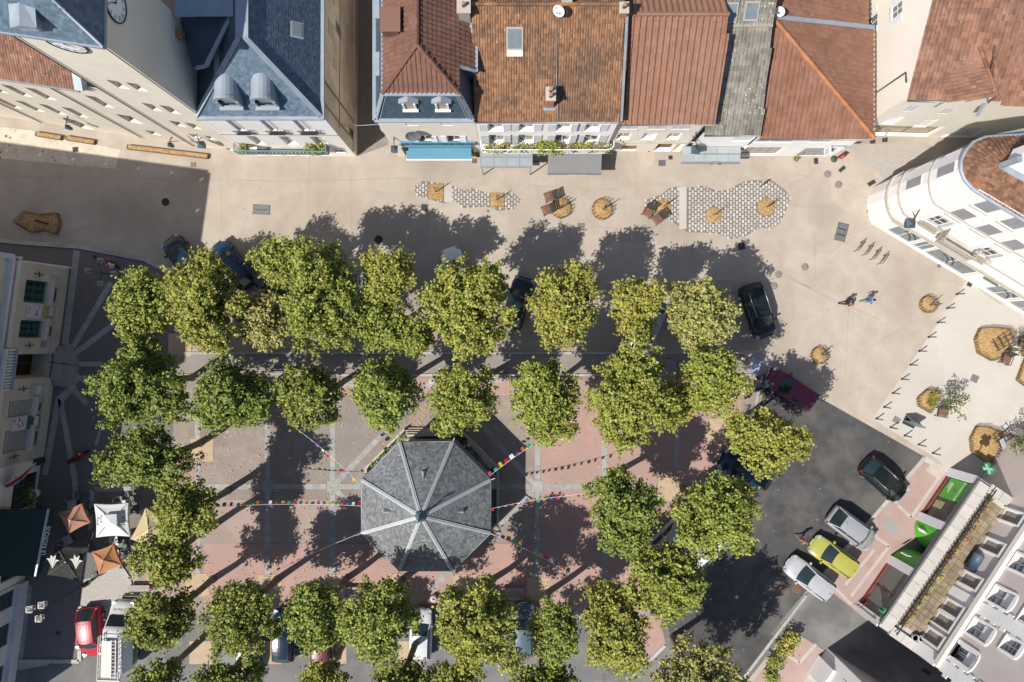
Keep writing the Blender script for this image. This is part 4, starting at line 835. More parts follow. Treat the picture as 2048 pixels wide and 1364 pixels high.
# flower balcony and two awnings
M_wmet = mat('white_metal', (.72, .72, .72), (.78, .78, .78), 3, .5)
bal = MB(); n0 = 3.25
pts = [(.15, .02), (.15, .40), (.3, .60), (.55, .68), (9.3, .68), (9.6, .60), (9.78, .40), (9.78, .02)]
w3 = lambda u, o, z: wS.pt(u, z, o)
bal.prism([(wS.pt(u, 0, o).x, wS.pt(u, 0, o).y) for u, o in pts], n0 - .12, n0); bo = bal.build('balcony', M_white, h4)
rl = MB()
for k in range(len(pts) - 1):
    for zz in (n0 + .92, n0 + .06): rl.bar(w3(pts[k][0], pts[k][1], zz), w3(pts[k + 1][0], pts[k + 1][1], zz), .06, .05)
for k in range(36): u = .5 + 8.9 * k / 35; rl.bar(w3(u, .68, n0), w3(u, .68, n0 + .92), .028, .028)
for k in range(7): rl.poly([w3(.9 + 1.3 * k, 0.70, n0 + .1), w3(1.7 + 1.3 * k, 0.70, n0 + .1), w3(1.7 + 1.3 * k, 0.70, n0 + .8), w3(.9 + 1.3 * k, 0.70, n0 + .8)])
rl.build('railing', M_wmet, bo); rl = MB()
for k in range(8):
    for j in range(5): rl.box(w3(.7 + 1.22 * k + .11 * j, 0.72, n0 + .45 + .12 * ((j * 7 + k) % 3 - 1)), (.07, .03, .2))
rl.build('scrollwork', M_iron, bo)['kind'] = 'stuff'
rg = random.Random(5); greens = [[M_leaf[0], M_leaf[2]], [M_leaf[1], M_leaf[0]], [M_leaf[3], M_leaf[2]]]
FL = ['silvery tufted plant at the far left of the flower balcony', 'dark pot plant second from the left of the flower balcony', 'yellow-green trailing plant on the flower balcony under the leftmost window', 'feathery grey plant beside the yellow trailing one on the flower balcony', 'thin green plant on the flower balcony between the two left windows', 'yellowish leafy plant left of the big bush on the flower balcony', 'big bright green bush in the middle of the flower balcony', 'rounded green shrub right of the big bush on the flower balcony', 'tall yellow plant standing in front of the third window over the balcony', 'reddish dry plant on the flower balcony below the third window', 'small yellow plant on the flower balcony right of the reddish one', 'bushy green plant below the rightmost window of the flower balcony', 'dark round plant at the right end of the flower balcony', 'small straggly plant at the far right corner of the flower balcony']
for k, lb in enumerate(FL):
    u = .6 + 8.8 * k / 13; big_ = k in (6, 7); pot_plant(w3(u, .40 + rg.uniform(-.08, .1), n0), lb, .9 if big_ else rg.uniform(.35, .6), .62 if big_ else rg.uniform(.28, .42), 40 + k, greens[[2, 1, 1, 2, 0, 1, 0, 0, 1, 2, 1, 0, 2, 0][k]], group='plants on the flower balcony', n=280 if big_ else 70)
# ---------------------------------------------------------------- red roman tiled house
h5 = thing('red_tiled_house', 'cream house with a red ribbed tiled roof between the ochre roof and the grey roof', 'house', P(1300, 300))
ze, zr = 7.6, 11.2; Le, Re = P(1239, 248, ze), P(1430, 247, ze); Lr, Rr = P(1250, 29, zr), P(1457, 26, zr); Re.y = Le.y; Rr.y = Lr.y
A = Vector((Le.x - .02, Le.y + .25)); B = Vector((Re.x - .35, Le.y + .25)); wS = Wall(A, B, 0, 7.55)
op = []
for cx in (1258, 1315, 1364):
    u, _ = wS.px(cx, 255); op.append((wS.hole(u - .62, u + .62, 5.6, 6.95, .12), 0))
for k, cx in enumerate((1246, 1296, 1345)):
    u, _ = wS.px(cx, 277); op.append((wS.hole(u - .5, u + .5, 3.1, 4.75, .32), 1 + (k == 1)))
u, _ = wS.px(1258, 297); bench_ = wS.hole(u - .6, u + .6, .3, 1.6, .2); u, _ = wS.px(1328, 299); door_ = wS.hole(u - .75, u + .6, .05, 2.1, .4); u, _ = wS.px(1354, 300); wS.hole(u - .3, u + .3, .05, 2.0, .3)
wS.mesh(mb := MB()); mb.build('wall', M_cream2, h5)
Wall(B, Vector((B.x, B.y + 12)), 0, 7.6).mesh(mb := MB()); mb.poly([(B.x, B.y, 7.6), (B.x, Lr.y, 11.1), (B.x, 2 * Lr.y - B.y, 7.6)]); mb.build('wall', M_cream2, h5)
for o_, k in op:
    w_ = wS.window(o_, h5, M_frame, M_glass if k == 1 else M_wshut, 1, 1 if k == 1 else 0, sill=M_stone)
    if k == 0: wS.shutters(o_, w_, M_lshut, closed=True, slats=4)
wS.window(bench_, h5, M_brownw, mat('ochre_panel', (.33, .20, .08), (.38, .24, .11), 4, .8), 0, 0, name='shop_window'); wS.window(door_, h5, M_brownw, M_brownw, 0, 0, name='door')
mb = MB(); wS.box(mb, .1, 6.6, 2.62, 2.72, 0, .1); mb.build('string_course', M_stone, h5)
slope([Le, Re, Rr, Lr], h5, M_tred, 'roman', .385, .37, .115, 300)
bk = Vector((0, 6, -3.6)); slope([Rr, Lr, Lr + bk, Rr + bk], h5, M_tred, 'roman', .385, .37, .075, 0, edge=(3, 2))
ridge(Lr + Vector((0, 0, .06)), Rr + Vector((0, 0, .06)), h5, M_tred, .15, .42); gutter(h5, Le + Vector((0, -.05, -.07)), Re + Vector((0, -.05, -.07)), .06)
mb = MB(); mb.tube([wS.pt(wS.L - .1, .2, .08), wS.pt(wS.L - .1, 7.4, .08)], .045, 6); mb.build('drainpipe', M_gutter, h5)
# ---------------------------------------------------------------- grey lichened roof
h6 = thing('grey_tiled_house', 'low white shop house with a lichen speckled grey tiled roof', 'house', P(1460, 305))
ze, zm = 6.1, 9.5; Le, Re = P(1392, 270, ze), P(1521, 272, ze); Lm, Rm = P(1462, 50, zm), P(1545, 50, zm); Lm.x = B.x + .05; Le.x = B.x + .05; Re.y = Le.y; Rm.y = Lm.y
sk = [P(x, y, 10.2) for x, y in ((1488, 8), (1520, 8), (1520, 38), (1488, 38))]
slope([Le, Re, Rm, Lm], h6, M_tgrey, 'roman', .25, .34, .05, 0)
zt_ = 12.4; Lt, Rt = Vector((Lm.x, Lm.y + 5, zt_)), Vector((Rm.x, Lm.y + 5, zt_)); slope([Lm, Rm, Rt, Lt], h6, M_tgrey, 'roman', .25, .34, .05, 0)
MB().bar(Lm + Vector((0, 0, .05)), Rm + Vector((0, 0, .05)), .3, .06).build('break_flashing', mat('lichen_zinc', (.33, .31, .27), (.40, .38, .34), 3, .8), h6)
for (px_, py_, sx, sy) in ((1502, 22, .95, 1.15), (1460, 25, .9, 1.2)):
    c, nn = on_plane(px_, py_, Lm, Rm, Rt); Ms = Matrix((Vector((1, 0, 0)), nn.cross(Vector((1, 0, 0))), nn)).transposed()
    s = MB().box(c + nn * .06, (sx, sy, .2), Ms).build('skylight', mat('skylight_frame', (.3, .3, .3)), h6); MB().box(c + nn * .16, (sx - .2, sy - .22, .03), Ms).build('pane', M_glassb, s)
A6 = Vector((B.x + .02, Le.y + .2)); B6 = Vector((Re.x + .1, Le.y + .2)); wS = Wall(A6, B6, 0, 6.05)
o1 = wS.hole(2.6, 4.0, 3.9, 5.2, .1); o2 = wS.hole(.5, 4.3, .05, 2.3, .3)
wS.mesh(mb := MB()); mb.build('wall', M_white, h6); wS.window(o1, h6, M_frame, M_wshut, 0, 0); wS.window(o2, h6, M_gshut, M_glass, 4, 0, name='shop_window'); gutter(h6, Le + Vector((0, -.05, -.06)), Re + Vector((0, -.05, -.06)), .06)
# ---------------------------------------------------------------- rust tiled hip house
h7 = thing('rust_hipped_house', 'white shop house with a rust red hipped roof, orange ridge and a painted street mural', 'house', P(1600, 305))
ze, za = 5.4, 8.7; Le, Re = P(1519, 277, ze), P(1747, 279, ze); Re.y = Le.y; ap = P(1545, 38, za); Ue = P(1748, 58, ze); Ue.x = Re.x
slope([Le, Re, ap], h7, M_thip, 'roman', .355, .36, .10, 150)
slope([Re, Ue, ap], h7, M_thip, 'roman', .355, .36, .10, 150)
U0, U1 = P(1535, 36, 8.85), P(1736, 54, 5.6); U1.x = Re.x - .5; V0, V1 = Vector((U0.x, U0.y + 7, 8.9)), Vector((U1.x, U1.y + 7, 5.6))
slope([U1, V1, V0, U0], h7, M_thip, 'roman', .355, .36, .07, 0)
mb = MB(); mb.bar(ap + Vector((0, .1, .08)), Ue + Vector((0, .05, .1)), .3, .12); mb.build('valley_flashing', M_zinc, h7)
ridge(Re + Vector((0, 0, .06)), ap + Vector((0, 0, .1)), h7, mat('orange_ridge_tile', (.40, .17, .085), (.46, .21, .11), 2, .85, var=.12), .17, .42)
ridge(Re + Vector((.02, .2, .02)), Ue + Vector((.02, 0, .02)), h7, mat('pale_verge', (.42, .36, .31), (.52, .47, .42), 6, .9), .07, .35, name='verge_tile')
mb = MB(); mb.bar(Le + Vector((0, .1, .08)), ap + Vector((-.05, 0, .08)), .16, .1); mb.bar(Le + Vector((-.1, 0, .05)), ap + Vector((-.15, 0, .05)), .1, .14); mb.build('party_flashing', M_stone, h7)
gutter(h7, Le + Vector((0, -.06, -.08)), Re + Vector((0, -.06, -.08)), .06); gutter(h7, Re + Vector((.1, 0, -.08)), Ue + Vector((.1, 0, -.08)), .07)
A7 = Vector((Le.x + .1, Le.y + .25)); B7 = Vector((Re.x - .4, Le.y + .25)); wS = Wall(A7, B7, 0, 5.3)
gl = []
for cx in (1519 + 0, 1565, 1642):
    u, _ = wS.px(cx, 282); gl.append(wS.hole(max(.1, u - .85), u + .85, 3.5, 4.5, .1))
sw_ = wS.hole(.02, 3.0, .05, 2.35, .25); mural = wS.hole(4.6, 7.0, .15, 2.1, .03)
wS.mesh(mb := MB()); mb.build('wall', M_white, h7)
for g_ in gl: wS.window(g_, h7, M_frame, mat('pale_blind', (.56, .55, .51), (.6, .59, .56), 3, .7), 0, 0)
wS.window(sw_, h7, M_gshut, mat('shop_blind', (.46, .42, .36), (.52, .48, .42), 3, .5), 3, 0, name='shop_window')
# mural: flat stripes of a painted street
cols = [(.33, .40, .50), (.45, .47, .50), (.42, .36, .32), (.50, .46, .42), (.30, .28, .27)]; mb = [MB() for _ in cols]; rr_ = random.Random(3)
for k in range(16):
    for j in range(5):
        q = rr_.randrange(5); wS.box(mb[(j + (q > 3)) % 5], 4.6 + .15 * k, 4.6 + .15 * (k + 1), 2.1 - .39 * (j + 1), 2.1 - .39 * j, -.028, -.02 + .001 * q)
for k, c_ in enumerate(cols): mb[k].build('mural_panel', mat('mural_%d' % k, c_, rough=.8), h7)
Wall(B7, Vector((B7.x, B7.y + 14)), 0, 5.3).mesh(mb := MB()); mb.build('wall', M_cream2, h7)
for (uu, vv, ww, hh, lab) in ((7.3, 2.3, 1.0, .35, 'blue'), (6.2, 2.6, 1.2, .3, 'blue')):
    mb = MB(); wS.box(mb, uu, uu + ww, vv, vv + hh, .004, .02); mb.build('shop_lettering_board', mat('blue_script', (.30, .50, .66), (.62, .70, .78), 9, .6, fac=(.45, .55)), h7)
dish(ap + Vector((.35, .3, -.1)), (-.6, -.55, .5), .32, 'tilted white satellite dish at the peak of the rust roof', .55)
# ---------------------------------------------------------------- cream house, top right
h8 = thing('cream_gabled_house', 'tall cream house at the top right with a brown tiled roof and one tiled dormer', 'house', P(1850, 270))
ze = 8.5; Le = P(1816, 199, ze); Re = Vector((46, Le.y - .4, ze)); zr = 13.2; yr = Le.y + 9.5; Lr, Rr = Vector((Le.x + .1, yr, zr)), Vector((46, yr, zr))
slope([Le, Re, Rr, Lr], h8, M_told, 'roman', .27, .34, .05, 100); slope([Rr, Lr, Lr + Vector((0, 9, -4.4)), Rr + Vector((0, 9, -4.4))], h8, M_told, 'roman', .27, .34, .05, 0, edge=(3, 2))
gutter(h8, Le + Vector((0, -.06, -.07)), P(1888, 203, ze) + Vector((0, -.02, -.07)), .07)
A8 = Vector((Le.x + .12, Le.y + .2)); B8 = Vector((46, Le.y - .2)); wS = Wall(A8, B8, 0, 8.5); wW = Wall(Vector((A8.x, A8.y + 19)), A8, 0, 8.5)
o1 = [hole_c(wS, (1822, 217), .85, 1.3, .08), hole_c(wS, (1895, 222), .85, 1.3, .08)]; o2 = [hole_c(wS, (1786, 241), .95, 1.7, .25), hole_c(wS, (1852, 246), .95, 1.7, .12)]; _u = wS.px(1775, 268)[0]; o3 = [wS.hole(max(.1, _u - 3), _u + 3.3, .1, 2.5, .35), wS.hole(6.3 + 1, 8.6 + 1, .05, 2.4, .25)]
wS.mesh(mb := MB()); mb.build('wall', M_cream2, h8)
o4 = [hole_c(wW, c_, w_, h_, .12, base=b_) for c_, w_, h_, b_ in (((1762, 30), 1.0, 1.9, 2.6), ((1800, 14), .9, 1.3, 6.3))]
wW.mesh(mb := MB()); mb.poly([wW.pt(0, 8.5), wW.pt(wW.L, 8.5), wW.pt(wW.L - 9.6, 13.1)]); mb.build('wall', M_cream2, h8)
for o_ in o1: w_ = wS.window(o_, h8, M_frame, M_lshut, 1, 0); wS.shutters(o_, w_, M_lshut, closed=True, slats=5)
for o_ in o2: w_ = wS.window(o_, h8, M_frame, M_wshut, 1, 2, sill=M_stone)
wS.window(o3[0], h8, M_brownw, mat('shop_yellow', (.42, .38, .25), (.5, .46, .32), 2, .4), 2, 1, name='shop_window'); wS.window(o3[1], h8, M_frame, M_frame, 1, 0, name='door')
for o_ in o4: w_ = wW.window(o_, h8, M_frame, M_glassb, 1, 1, sill=M_stone); wW.shutters(o_, w_, M_wshut, sw=.45)
mb = MB(); p_ = wW.px(1818, 160); mb.tube([wW.pt(wW.L - 1.7, .3, .1), wW.pt(wW.L - 1.7, 8.2, .1), wW.pt(wW.L - .9, 8.6, .3)], .06, 6); mb.build('drainpipe', mat('brown_pipe', (.22, .17, .14), rough=.6), h8)
# hipped dormer with its own tiled roof
P0, P1, P2_ = Le, Re, Rr
dl = on_plane(1886, 163, P0, P1, P2_)[0]; dt = on_plane(1957, 96, P0, P1, P2_)[0]; dr_ = on_plane(1984, 165, P0, P1, P2_)[0]
fl = dl + Vector((0, -1.5, .35)); fr = dr_ + Vector((-.5, -1.5, .35)); ft = Vector((on_plane(1953, 186, P0, P1, P2_)[0].x, fl.y - .05, fl.z + 1.25)); dtt = dt + Vector((0, 0, .12))
dl = dl + Vector((0, .2, .1)); dr_ = dr_ + Vector((0, .2, .1))
slope([fl, ft, dtt, dl], h8, M_told, 'roman', .27, .34, .05, 0, edge=(3, 0)); slope([ft, fr, dr_, dtt], h8, M_told, 'roman', .27, .34, .05, 0, edge=(1, 2)); ridge(ft + Vector((0, 0, .06)), dtt, h8, M_told, .12)
MB().poly([fl + Vector((.05, .12, -.05)), fr + Vector((-.05, .12, -.05)), ft + Vector((0, .12, -.1))]).build('dormer_gable', M_frame, h8); MB().poly([fl + Vector((.05, .12, -.05)), fl + Vector((.05, .12, -1.5)), fr + Vector((-.05, .12, -1.5)), fr + Vector((-.05, .12, -.05))]).build('dormer_wall', M_cream2, h8)
mb = MB(); mb.bar(fr + Vector((-.1, .1, -.2)), fr + Vector((-.1, -.5, -.9)), .2, .1); mb.build('dormer_gutter', M_zinc, h8)
low = P(2003, 212, 8.2); slope([low, Vector((46, low.y - .3, 8.2)), Vector((46, low.y + .9, 8.75)), low + Vector((0, 1.0, .55))], h8, M_told, 'roman', .27, .34, .05, 0)
# ---------------------------------------------------------------- white rounded corner building, right
h9 = thing('rounded_white_building', 'white building with a rounded corner, closed grey shutters and an old tiled roof', 'building', P(1830, 450))
base = [(2060, 318), (1830, 349), (1772, 361), (1747, 374), (1737, 392), (1734, 412), (1737, 432), (1744, 448)]
main = [(1744, 448), (2240, 745)]
pl = [P2(*p) for p in base] + [P2(*main[1])]
zt9 = 11.9; walls9 = [Wall(pl[i], pl[i + 1], 0, zt9) for i in range(len(pl) - 1)]
wM = walls9[-1]; mb9 = MB()
shut = [(1977, 413.5), (1923.5, 430), (2031, 447), (1975, 461), (2026, 491), (2100, 480), (2080, 525)]; opn = [(1876, 443.5), (1973.5, 506)]
hs1 = [hole_c(wM, c, 1.15, 1.75, .1) for c in shut]; hs2 = [hole_c(wM, c, 1.15, 1.9, .3) for c in opn]
gsh = []
for (x0, x1) in ((1766, 1812), (1815, 1838), (1840, 1918), (1958, 2000), (2004, 2055)):
    u0 = wM.px(x0, 445 + .6 * (x0 - 1738))[0]; u1 = wM.px(x1, 445 + .6 * (x1 - 1738))[0]; gsh.append(wM.hole(u0, u1, .12, 2.35, .2))
for w_ in walls9[:-1]:
    if w_.L > 1.6 and w_ in walls9[1:3]: pass
nwc = walls9[1]
hsn = [nwc.hole(.5, 1.6, 8.7, 10.5, .12), nwc.hole(.5, 1.6, 5.2, 7.0, .12)]
for w_ in walls9: w_.mesh(mb9)
mb9.build('wall', mat('chalk_render', (0.72, 0.705, 0.685), (0.75, 0.74, 0.725), .6, .9, bump=.002, bscale=25, big=((.66, .645, .62), .3, .6)), h9)
for o_ in hs1: w_ = wM.window(o_, h9, M_frame, M_gshut, 0, 0, sill=M_stone); wM.shutters(o_, w_, M_gshut, closed=True)
for o_ in hsn: w_ = nwc.window(o_, h9, M_frame, M_gshut, 0, 0, sill=M_stone); nwc.shutters(o_, w_, M_gshut, closed=True)
# narrow facets carry shuttered windows proud of the render
for wi, (v0, v1) in ((2, (8.8, 10.6)), (2, (5.3, 7.1)), (4, (8.8, 10.6)), (4, (5.3, 7.1))):
    w_ = walls9[wi]; m_ = MB(); w_.box(m_, .04, w_.L - .04, v0, v1, .0, .04); f_ = m_.build('window', M_frame, h9); m_ = MB(); w_.box(m_, .09, w_.L - .09, v0 + .05, v1 - .05, .042, .07); m_.build('shutter', M_gshut, f_)
for o_ in hs2:
    w_ = wM.window(o_, h9, M_frame, M_glass, 1, 2, sill=M_stone); wM.shutters(o_, w_, M_wshut, sw=.3, slats=5)
    m_ = MB(); wM.box(m_, o_[0] - .1, o_[1] + .1, o_[2] - .1, o_[2], 0, .45); wM.box(m_, o_[0] - .1, o_[1] + .1, o_[2] + .9, o_[2] + .95, .4, .44)
    for k in range(9): u = o_[0] - .08 + (o_[1] - o_[0] + .16) * k / 8; m_.bar(wM.pt(u, o_[2], .42), wM.pt(u, o_[2] + .9, .42), .025, .025)
    m_.build('balconette', mat('olive_stone', (.40, .36, .28), (.48, .44, .36), 4, .9), w_)
for g_ in gsh: wM.window(g_, h9, M_frame, M_glassb, 1, 0, name='shop_window', fw=.1)
m_ = MB()      # arcs printed on the shop glass
for g_ in (gsh[0], gsh[2], gsh[3]):
    for (cu, r0, a0, a1) in ((g_[0] + .3, 1.5, .15, 1.3), (g_[0] + .3, 1.9, .25, 1.0)):
        for k in range(9):
            t0, t1 = a0 + (a1 - a0) * k / 9, a0 + (a1 - a0) * (k + 1) / 9
            q = [(r0, t0), (r0 + .10, t0), (r0 + .10, t1), (r0, t1)]; q = [(cu + r * math.cos(t), .3 + r * math.sin(t) * .95) for r, t in q]
            if all(g_[0] < a < g_[1] and b < 2.3 for a, b in q): m_.poly([wM.pt(a, b, -.12) for a, b in q])
m_.build('shop_decal', M_iron, h9)
m_ = MB()
for (v, o, h_) in ((2.75, .14, .25), (4.35, .10, .14), (7.9, .07, .12)):
    for w_ in walls9[1:]: w_.box(m_, -.02, w_.L + .02, v, v + h_, 0, o)
m_.build('string_course', M_stone, h9)
u_, _ = wM.px(1950, 472); m_ = MB(); wM.box(m_, u_ - 1.3, u_ + 1.3, 5.1, 5.25, 0, 1.0); b_ = m_.build('balcony', M_stone, h9); m_ = MB()
wM.box(m_, u_ - 1.3, u_ + 1.3, 6.05, 6.15, .9, 1.0)
for k in range(18): u = u_ - 1.25 + 2.5 * k / 17; m_.bar(wM.pt(u, 5.25, .95), wM.pt(u, 6.05, .95), .05, .04)
for s_ in (-1.27, 1.27):
    m_.bar(wM.pt(u_ + s_, 6.1, 0), wM.pt(u_ + s_, 6.1, 1.0), .07, .07)
    for k in range(6): m_.bar(wM.pt(u_ + s_, 5.25, .1 + .15 * k), wM.pt(u_ + s_, 6.05, .1 + .15 * k), .04, .04)
m_.build('railing', mat('beige_stone', (.42, .37, .31), (.5, .45, .39), 4, .9), b_)
m_ = MB(); wM.box(m_, .3, 1.6, 2.3, 2.7, .02, .08); m_.build('shop_board', mat('pale_sign', (.56, .57, .56), (.6, .6, .6), 3, .6), h9); m_ = MB(); wM.box(m_, wM.px(1964, 562)[0] - .6, wM.px(1964, 562)[0] + .6, 2.36, 2.6, .16, .22); m_.build('shop_board', mat('green_sign', (.10, .23, .11), rough=.5), h9)
# roof: fan of tiles up to a chimney block
ev = [P(*p, 12.0) for p in ((2110, 268), (2048, 270), (1990, 273), (1970, 275), (1947, 285), (1932, 302), (1923, 322), (1923, 341), (1930, 359), (1947, 378), (1978, 398), (2009, 417), (2048, 440), (2130, 489))]
tops = [Vector((p.x, p.y, 14.0)) for p in [P(2110, 318, 14.0), P(2060, 320, 14.0), P(2020, 322, 14.0), P(2008, 324, 14.0), P(2000, 326, 14.0), P(1997, 329, 14.0), P(1996, 332, 14.0), P(1997, 335, 14.0), P(2000, 338, 14.0), P(2006, 342, 14.0), P(2020, 350, 14.0), P(2040, 361, 14.0), P(2070, 378, 14.0), P(2150, 425, 14.0)]]
V = []; F = []; rs = random.Random(9)
for i in range(len(ev) - 1):
    n_c = max(2, int((ev[i + 1] - ev[i]).length / .26)); rows_ = 9
    for c_ in range(n_c):
        for r_ in range(rows_):
            def gp(f, t): a = ev[i].lerp(ev[i + 1], f); b = tops[i].lerp(tops[i + 1], f); return a.lerp(b, t)
            f0, f1, t0, t1 = c_ / n_c, (c_ + 1) / n_c, r_ / rows_, min(1, (r_ + 1.1) / rows_); fm = (f0 + f1) / 2; z = rs.uniform(.0, .02); k = len(V)
            a, b, m1 = gp(f0, t0), gp(f1, t0), gp(fm, t0); c2, d2, m2 = gp(f0, t1), gp(f1, t1), gp(fm, t1); u = Vector((0, 0, 1))
            V += [a + u * (.03 + z), m1 + u * (.10 + z), b + u * (.03 + z), c2 + u * z, m2 + u * (.06 + z), d2 + u * z, a - u * .02, m1 + u * .03, b - u * .02]
            F += [(k, k + 1, k + 4, k + 3), (k + 1, k + 2, k + 5, k + 4), (k + 6, k + 7, k + 1, k), (k + 7, k + 8, k + 2, k + 1)]
o = np_mesh('tiles', [tuple(v) for v in V], F, mat('old_mixed_tile', (.21, .112, .072), (.29, .155, .10), 1.4, .9, var=.36, big=((.36, .17, .09), .9, .5)), h9); o['kind'] = 'stuff'
m_ = MB(); m_.tube([p + Vector((0, 0, -.02)) for p in ev], .13, 8); m_.build('gutter', M_zinc, h9)
m_ = MB()
for i in range(len(ev) - 1): m_.poly([ev[i] - Vector((0, 0, .06)), ev[i + 1] - Vector((0, 0, .06)), tops[i + 1] - Vector((0, 0, .06)), tops[i] - Vector((0, 0, .06))])
m_.poly([t_ - Vector((0, 0, .04)) for t_ in tops]); m_.build('roof_deck', M_zinc, h9)
cb = P(2030, 335, 14.0); m_ = MB(); m_.box(cb + Vector((.8, 0, .6)), (2.6, 1.0, 1.2), Matrix.Rotation(-.5, 3, 'Z')); c_ = m_.build('chimney', M_white, h9); m_ = MB()
for k in range(4): m_.box(cb + Matrix.Rotation(-.5, 3, 'Z') @ Vector((-.1 + .6 * k, .0, 1.3)) + Vector((.0, 0, 0)), (.3, .6, .3))
m_.build('cap', M_stone, c_); m_ = MB(); m_.box(P(2003, 331, 14.2) + Vector((0, 0, .7)), (.28, .28, 1.5)); m_.build('flue', M_zinc, h9)
# ================================================================ pharmacy terrace block and pink house, lower right
M_parap = mat('pale_coping', (.50, .475, .44), (.56, .535, .50), 1.5, .9, var=.06, bump=.004, bscale=14, speck=((.28, .26, .24), 3.0, .1))
M_pinkw = mat('pink_render', (.58, .50, .475), (.62, .545, .52), .6, .92, bump=.003, bscale=20, big=((.54, .46, .43), .5, .5))
M_green = mat('pharmacy_green', (.10, .46, .045), (.115, .50, .055), 2, .4); M_greend = mat('cross_green', (.04, .24, .11), (.06, .28, .14), 3, .4)
M_red2 = mat('dark_red_frame', (.20, .05, .05), (.25, .075, .07), 4, .6)
hp = thing('pharmacy_block', 'single storey pharmacy shopfront with a stone edged roof terrace at the lower right', 'shop', P(1800, 1090))
zt = 3.7
A = P2(1897, 945); B = P2(1714, 1211); wF = Wall(A + Vector((0, 0)), B, 0, zt)
wF = Wall(P2(1714, 1211), P2(1897, 945), 0, zt); 
if wF.n.xy.dot(Vector((-1, .6))) < 0: wF = Wall(P2(1897, 945), P2(1714, 1211), 0, zt)
uP = sorted([wF.px(x, y)[0] for x, y in ((1897, 944), (1836.5, 1031.5), (1777.5, 1118), (1714, 1211))])
def seg(i): return (uP[i] + .33, uP[i + 1] - .33)
first_is_top = wF.px(1897, 944)[0] < wF.px(1714, 1211)[0]
order = [0, 1, 2] if first_is_top else [2, 1, 0]
sA, sR, sC = seg(order[0]), seg(order[1]), seg(order[2])
oA = wF.hole(sA[0], sA[1], .12, 3.0, .18); oC = wF.hole(sC[0], sC[1], .12, 3.0, .18); oR = wF.hole(sR[0], sR[1], .01, 3.1, 1.9)
wF.mesh(mb := MB()); mb.build('wall', mat('shop_grey', (.24, .235, .23), (.28, .275, .27), 2, .8), hp)
M_pill = mat('white_pillar', (.70, .69, .72), (.74, .73, .75), 3, .7)
for k, u in enumerate(uP):
    mb = MB(); wF.box(mb, u - .33, u + .33, .02, 3.3, .01, .12); mb.build('pillar', M_pill, hp)
top = lambda s: (s[0], (s[0] + s[1]) / 2) if first_is_top else ((s[0] + s[1]) / 2, s[1])
gA = top(oA); gB = (oA[0], gA[0]) if gA[0] > oA[0] + .1 else (gA[1], oA[1])
mb = MB(); wF.box(mb, gA[0] + .05, gA[1] - .02, .5, 2.95, -.16, -.06); pst = mb.build('green_poster', M_green, hp)
mb = MB(); wF.box(mb, gB[0], gB[1], .15, 2.95, -.17, -.12); mb.build('pane', M_glass, hp)
mb = MB(); wF.box(mb, gB[0] + .3, gB[0] + .9, .5, 1.5, -.115, -.10); mb.build('window_display', mat('yellow_display', (.45, .40, .15), (.5, .46, .3), 5, .6), hp)
mid = (oC[0] + oC[1]) / 2
for a, b in ((oC[0], mid - .04), (mid + .04, oC[1])): mb = MB(); wF.box(mb, a, b, .15, 2.95, -.17, -.12); mb.build('pane', mat('dull_glass', (.17, .18, .165), (.21, .22, .205), .7, .25), hp)
mb = MB(); wF.box(mb, mid - .04, mid + .04, .15, 2.95, -.17, -.06)
for o_ in (oA, oC): wF.box(mb, o_[0], o_[1], .02, .30, -.17, .02); wF.box(mb, o_[0], o_[1], 2.95, 3.0, -.17, .02)
mb.build('shop_frame', M_red2, hp)
for s_ in (0, 1):     # curved green entrance walls
    mb = MB(); n = 8; R_ = 1.5
    for k in range(n):
        t0, t1 = math.pi / 2 * k / n, math.pi / 2 * (k + 1) / n
        f = (lambda t: (oR[0] + R_ * math.sin(t), -.02 - R_ * (1 - math.cos(t)) * 1.2)) if s_ == 0 else (lambda t: (oR[1] - R_ * math.sin(t), -.02 - R_ * (1 - math.cos(t)) * 1.2))
        (a, o0), (b, o1) = f(t0), f(t1); mb.poly([wF.pt(a, .1, o0), wF.pt(b, .1, o1), wF.pt(b, 2.8, o1), wF.pt(a, 2.8, o0)], 0, True)
    cg = mb.build('curved_wall', M_green, hp)
    mb = MB(); uu, oo = ((oR[0] + .45, -.02) if s_ == 0 else (oR[1] - .45, -.02))
    for k in range(5): mb.bar(wF.pt(uu + (.12 if s_ == 0 else -.12), .9 + .18 * k, oo + .12), wF.pt(uu + (.25 if s_ == 0 else -.25), 1.1 + .2 * k, oo - .05), .04, .09)
    mb.build('leaf_emblem', M_frame, cg)
wF.box(mb := MB(), oR[0] + 1.2, oR[1] - 1.2, .1, 2.8, -1.88, -1.8); mb.build('door', M_glass, hp)
def text(body, loc, right, up, size, m, name, parent, depth=.004, align='CENTER'):
    """flat lettering turned into mesh"""
    cu = bpy.data.curves.new(name, 'FONT'); cu.body = body; cu.size = size; cu.align_x = align; cu.align_y = 'CENTER'; cu.extrude = depth; cu.resolution_u = 2
    o = bpy.data.objects.new(name, cu); COL.objects.link(o); dg = bpy.context.evaluated_depsgraph_get(); me = bpy.data.meshes.new_from_object(o.evaluated_get(dg)); bpy.data.objects.remove(o); bpy.data.curves.remove(cu)
    me.materials.clear(); me.materials.append(m); o = bpy.data.objects.new(name, me); COL.objects.link(o); x = Vector(right).normalized(); y = Vector(up); y = (y - x * y.dot(x)).normalized(); z = x.cross(y)
    M = Matrix((x, y, z)).transposed().to_4x4(); M.translation = Vector(loc) - org(parent)
    if parent is not None: o.parent = parent; o.matrix_local = M
    else: o.matrix_world = M
    return o
M_white_ink = mat('white_print', (.78, .80, .78), rough=.5); M_black_ink = mat('black_print', (.02, .02, .022), rough=.5)
rgt = wF.d; cu_ = (gA[0] + gA[1]) / 2
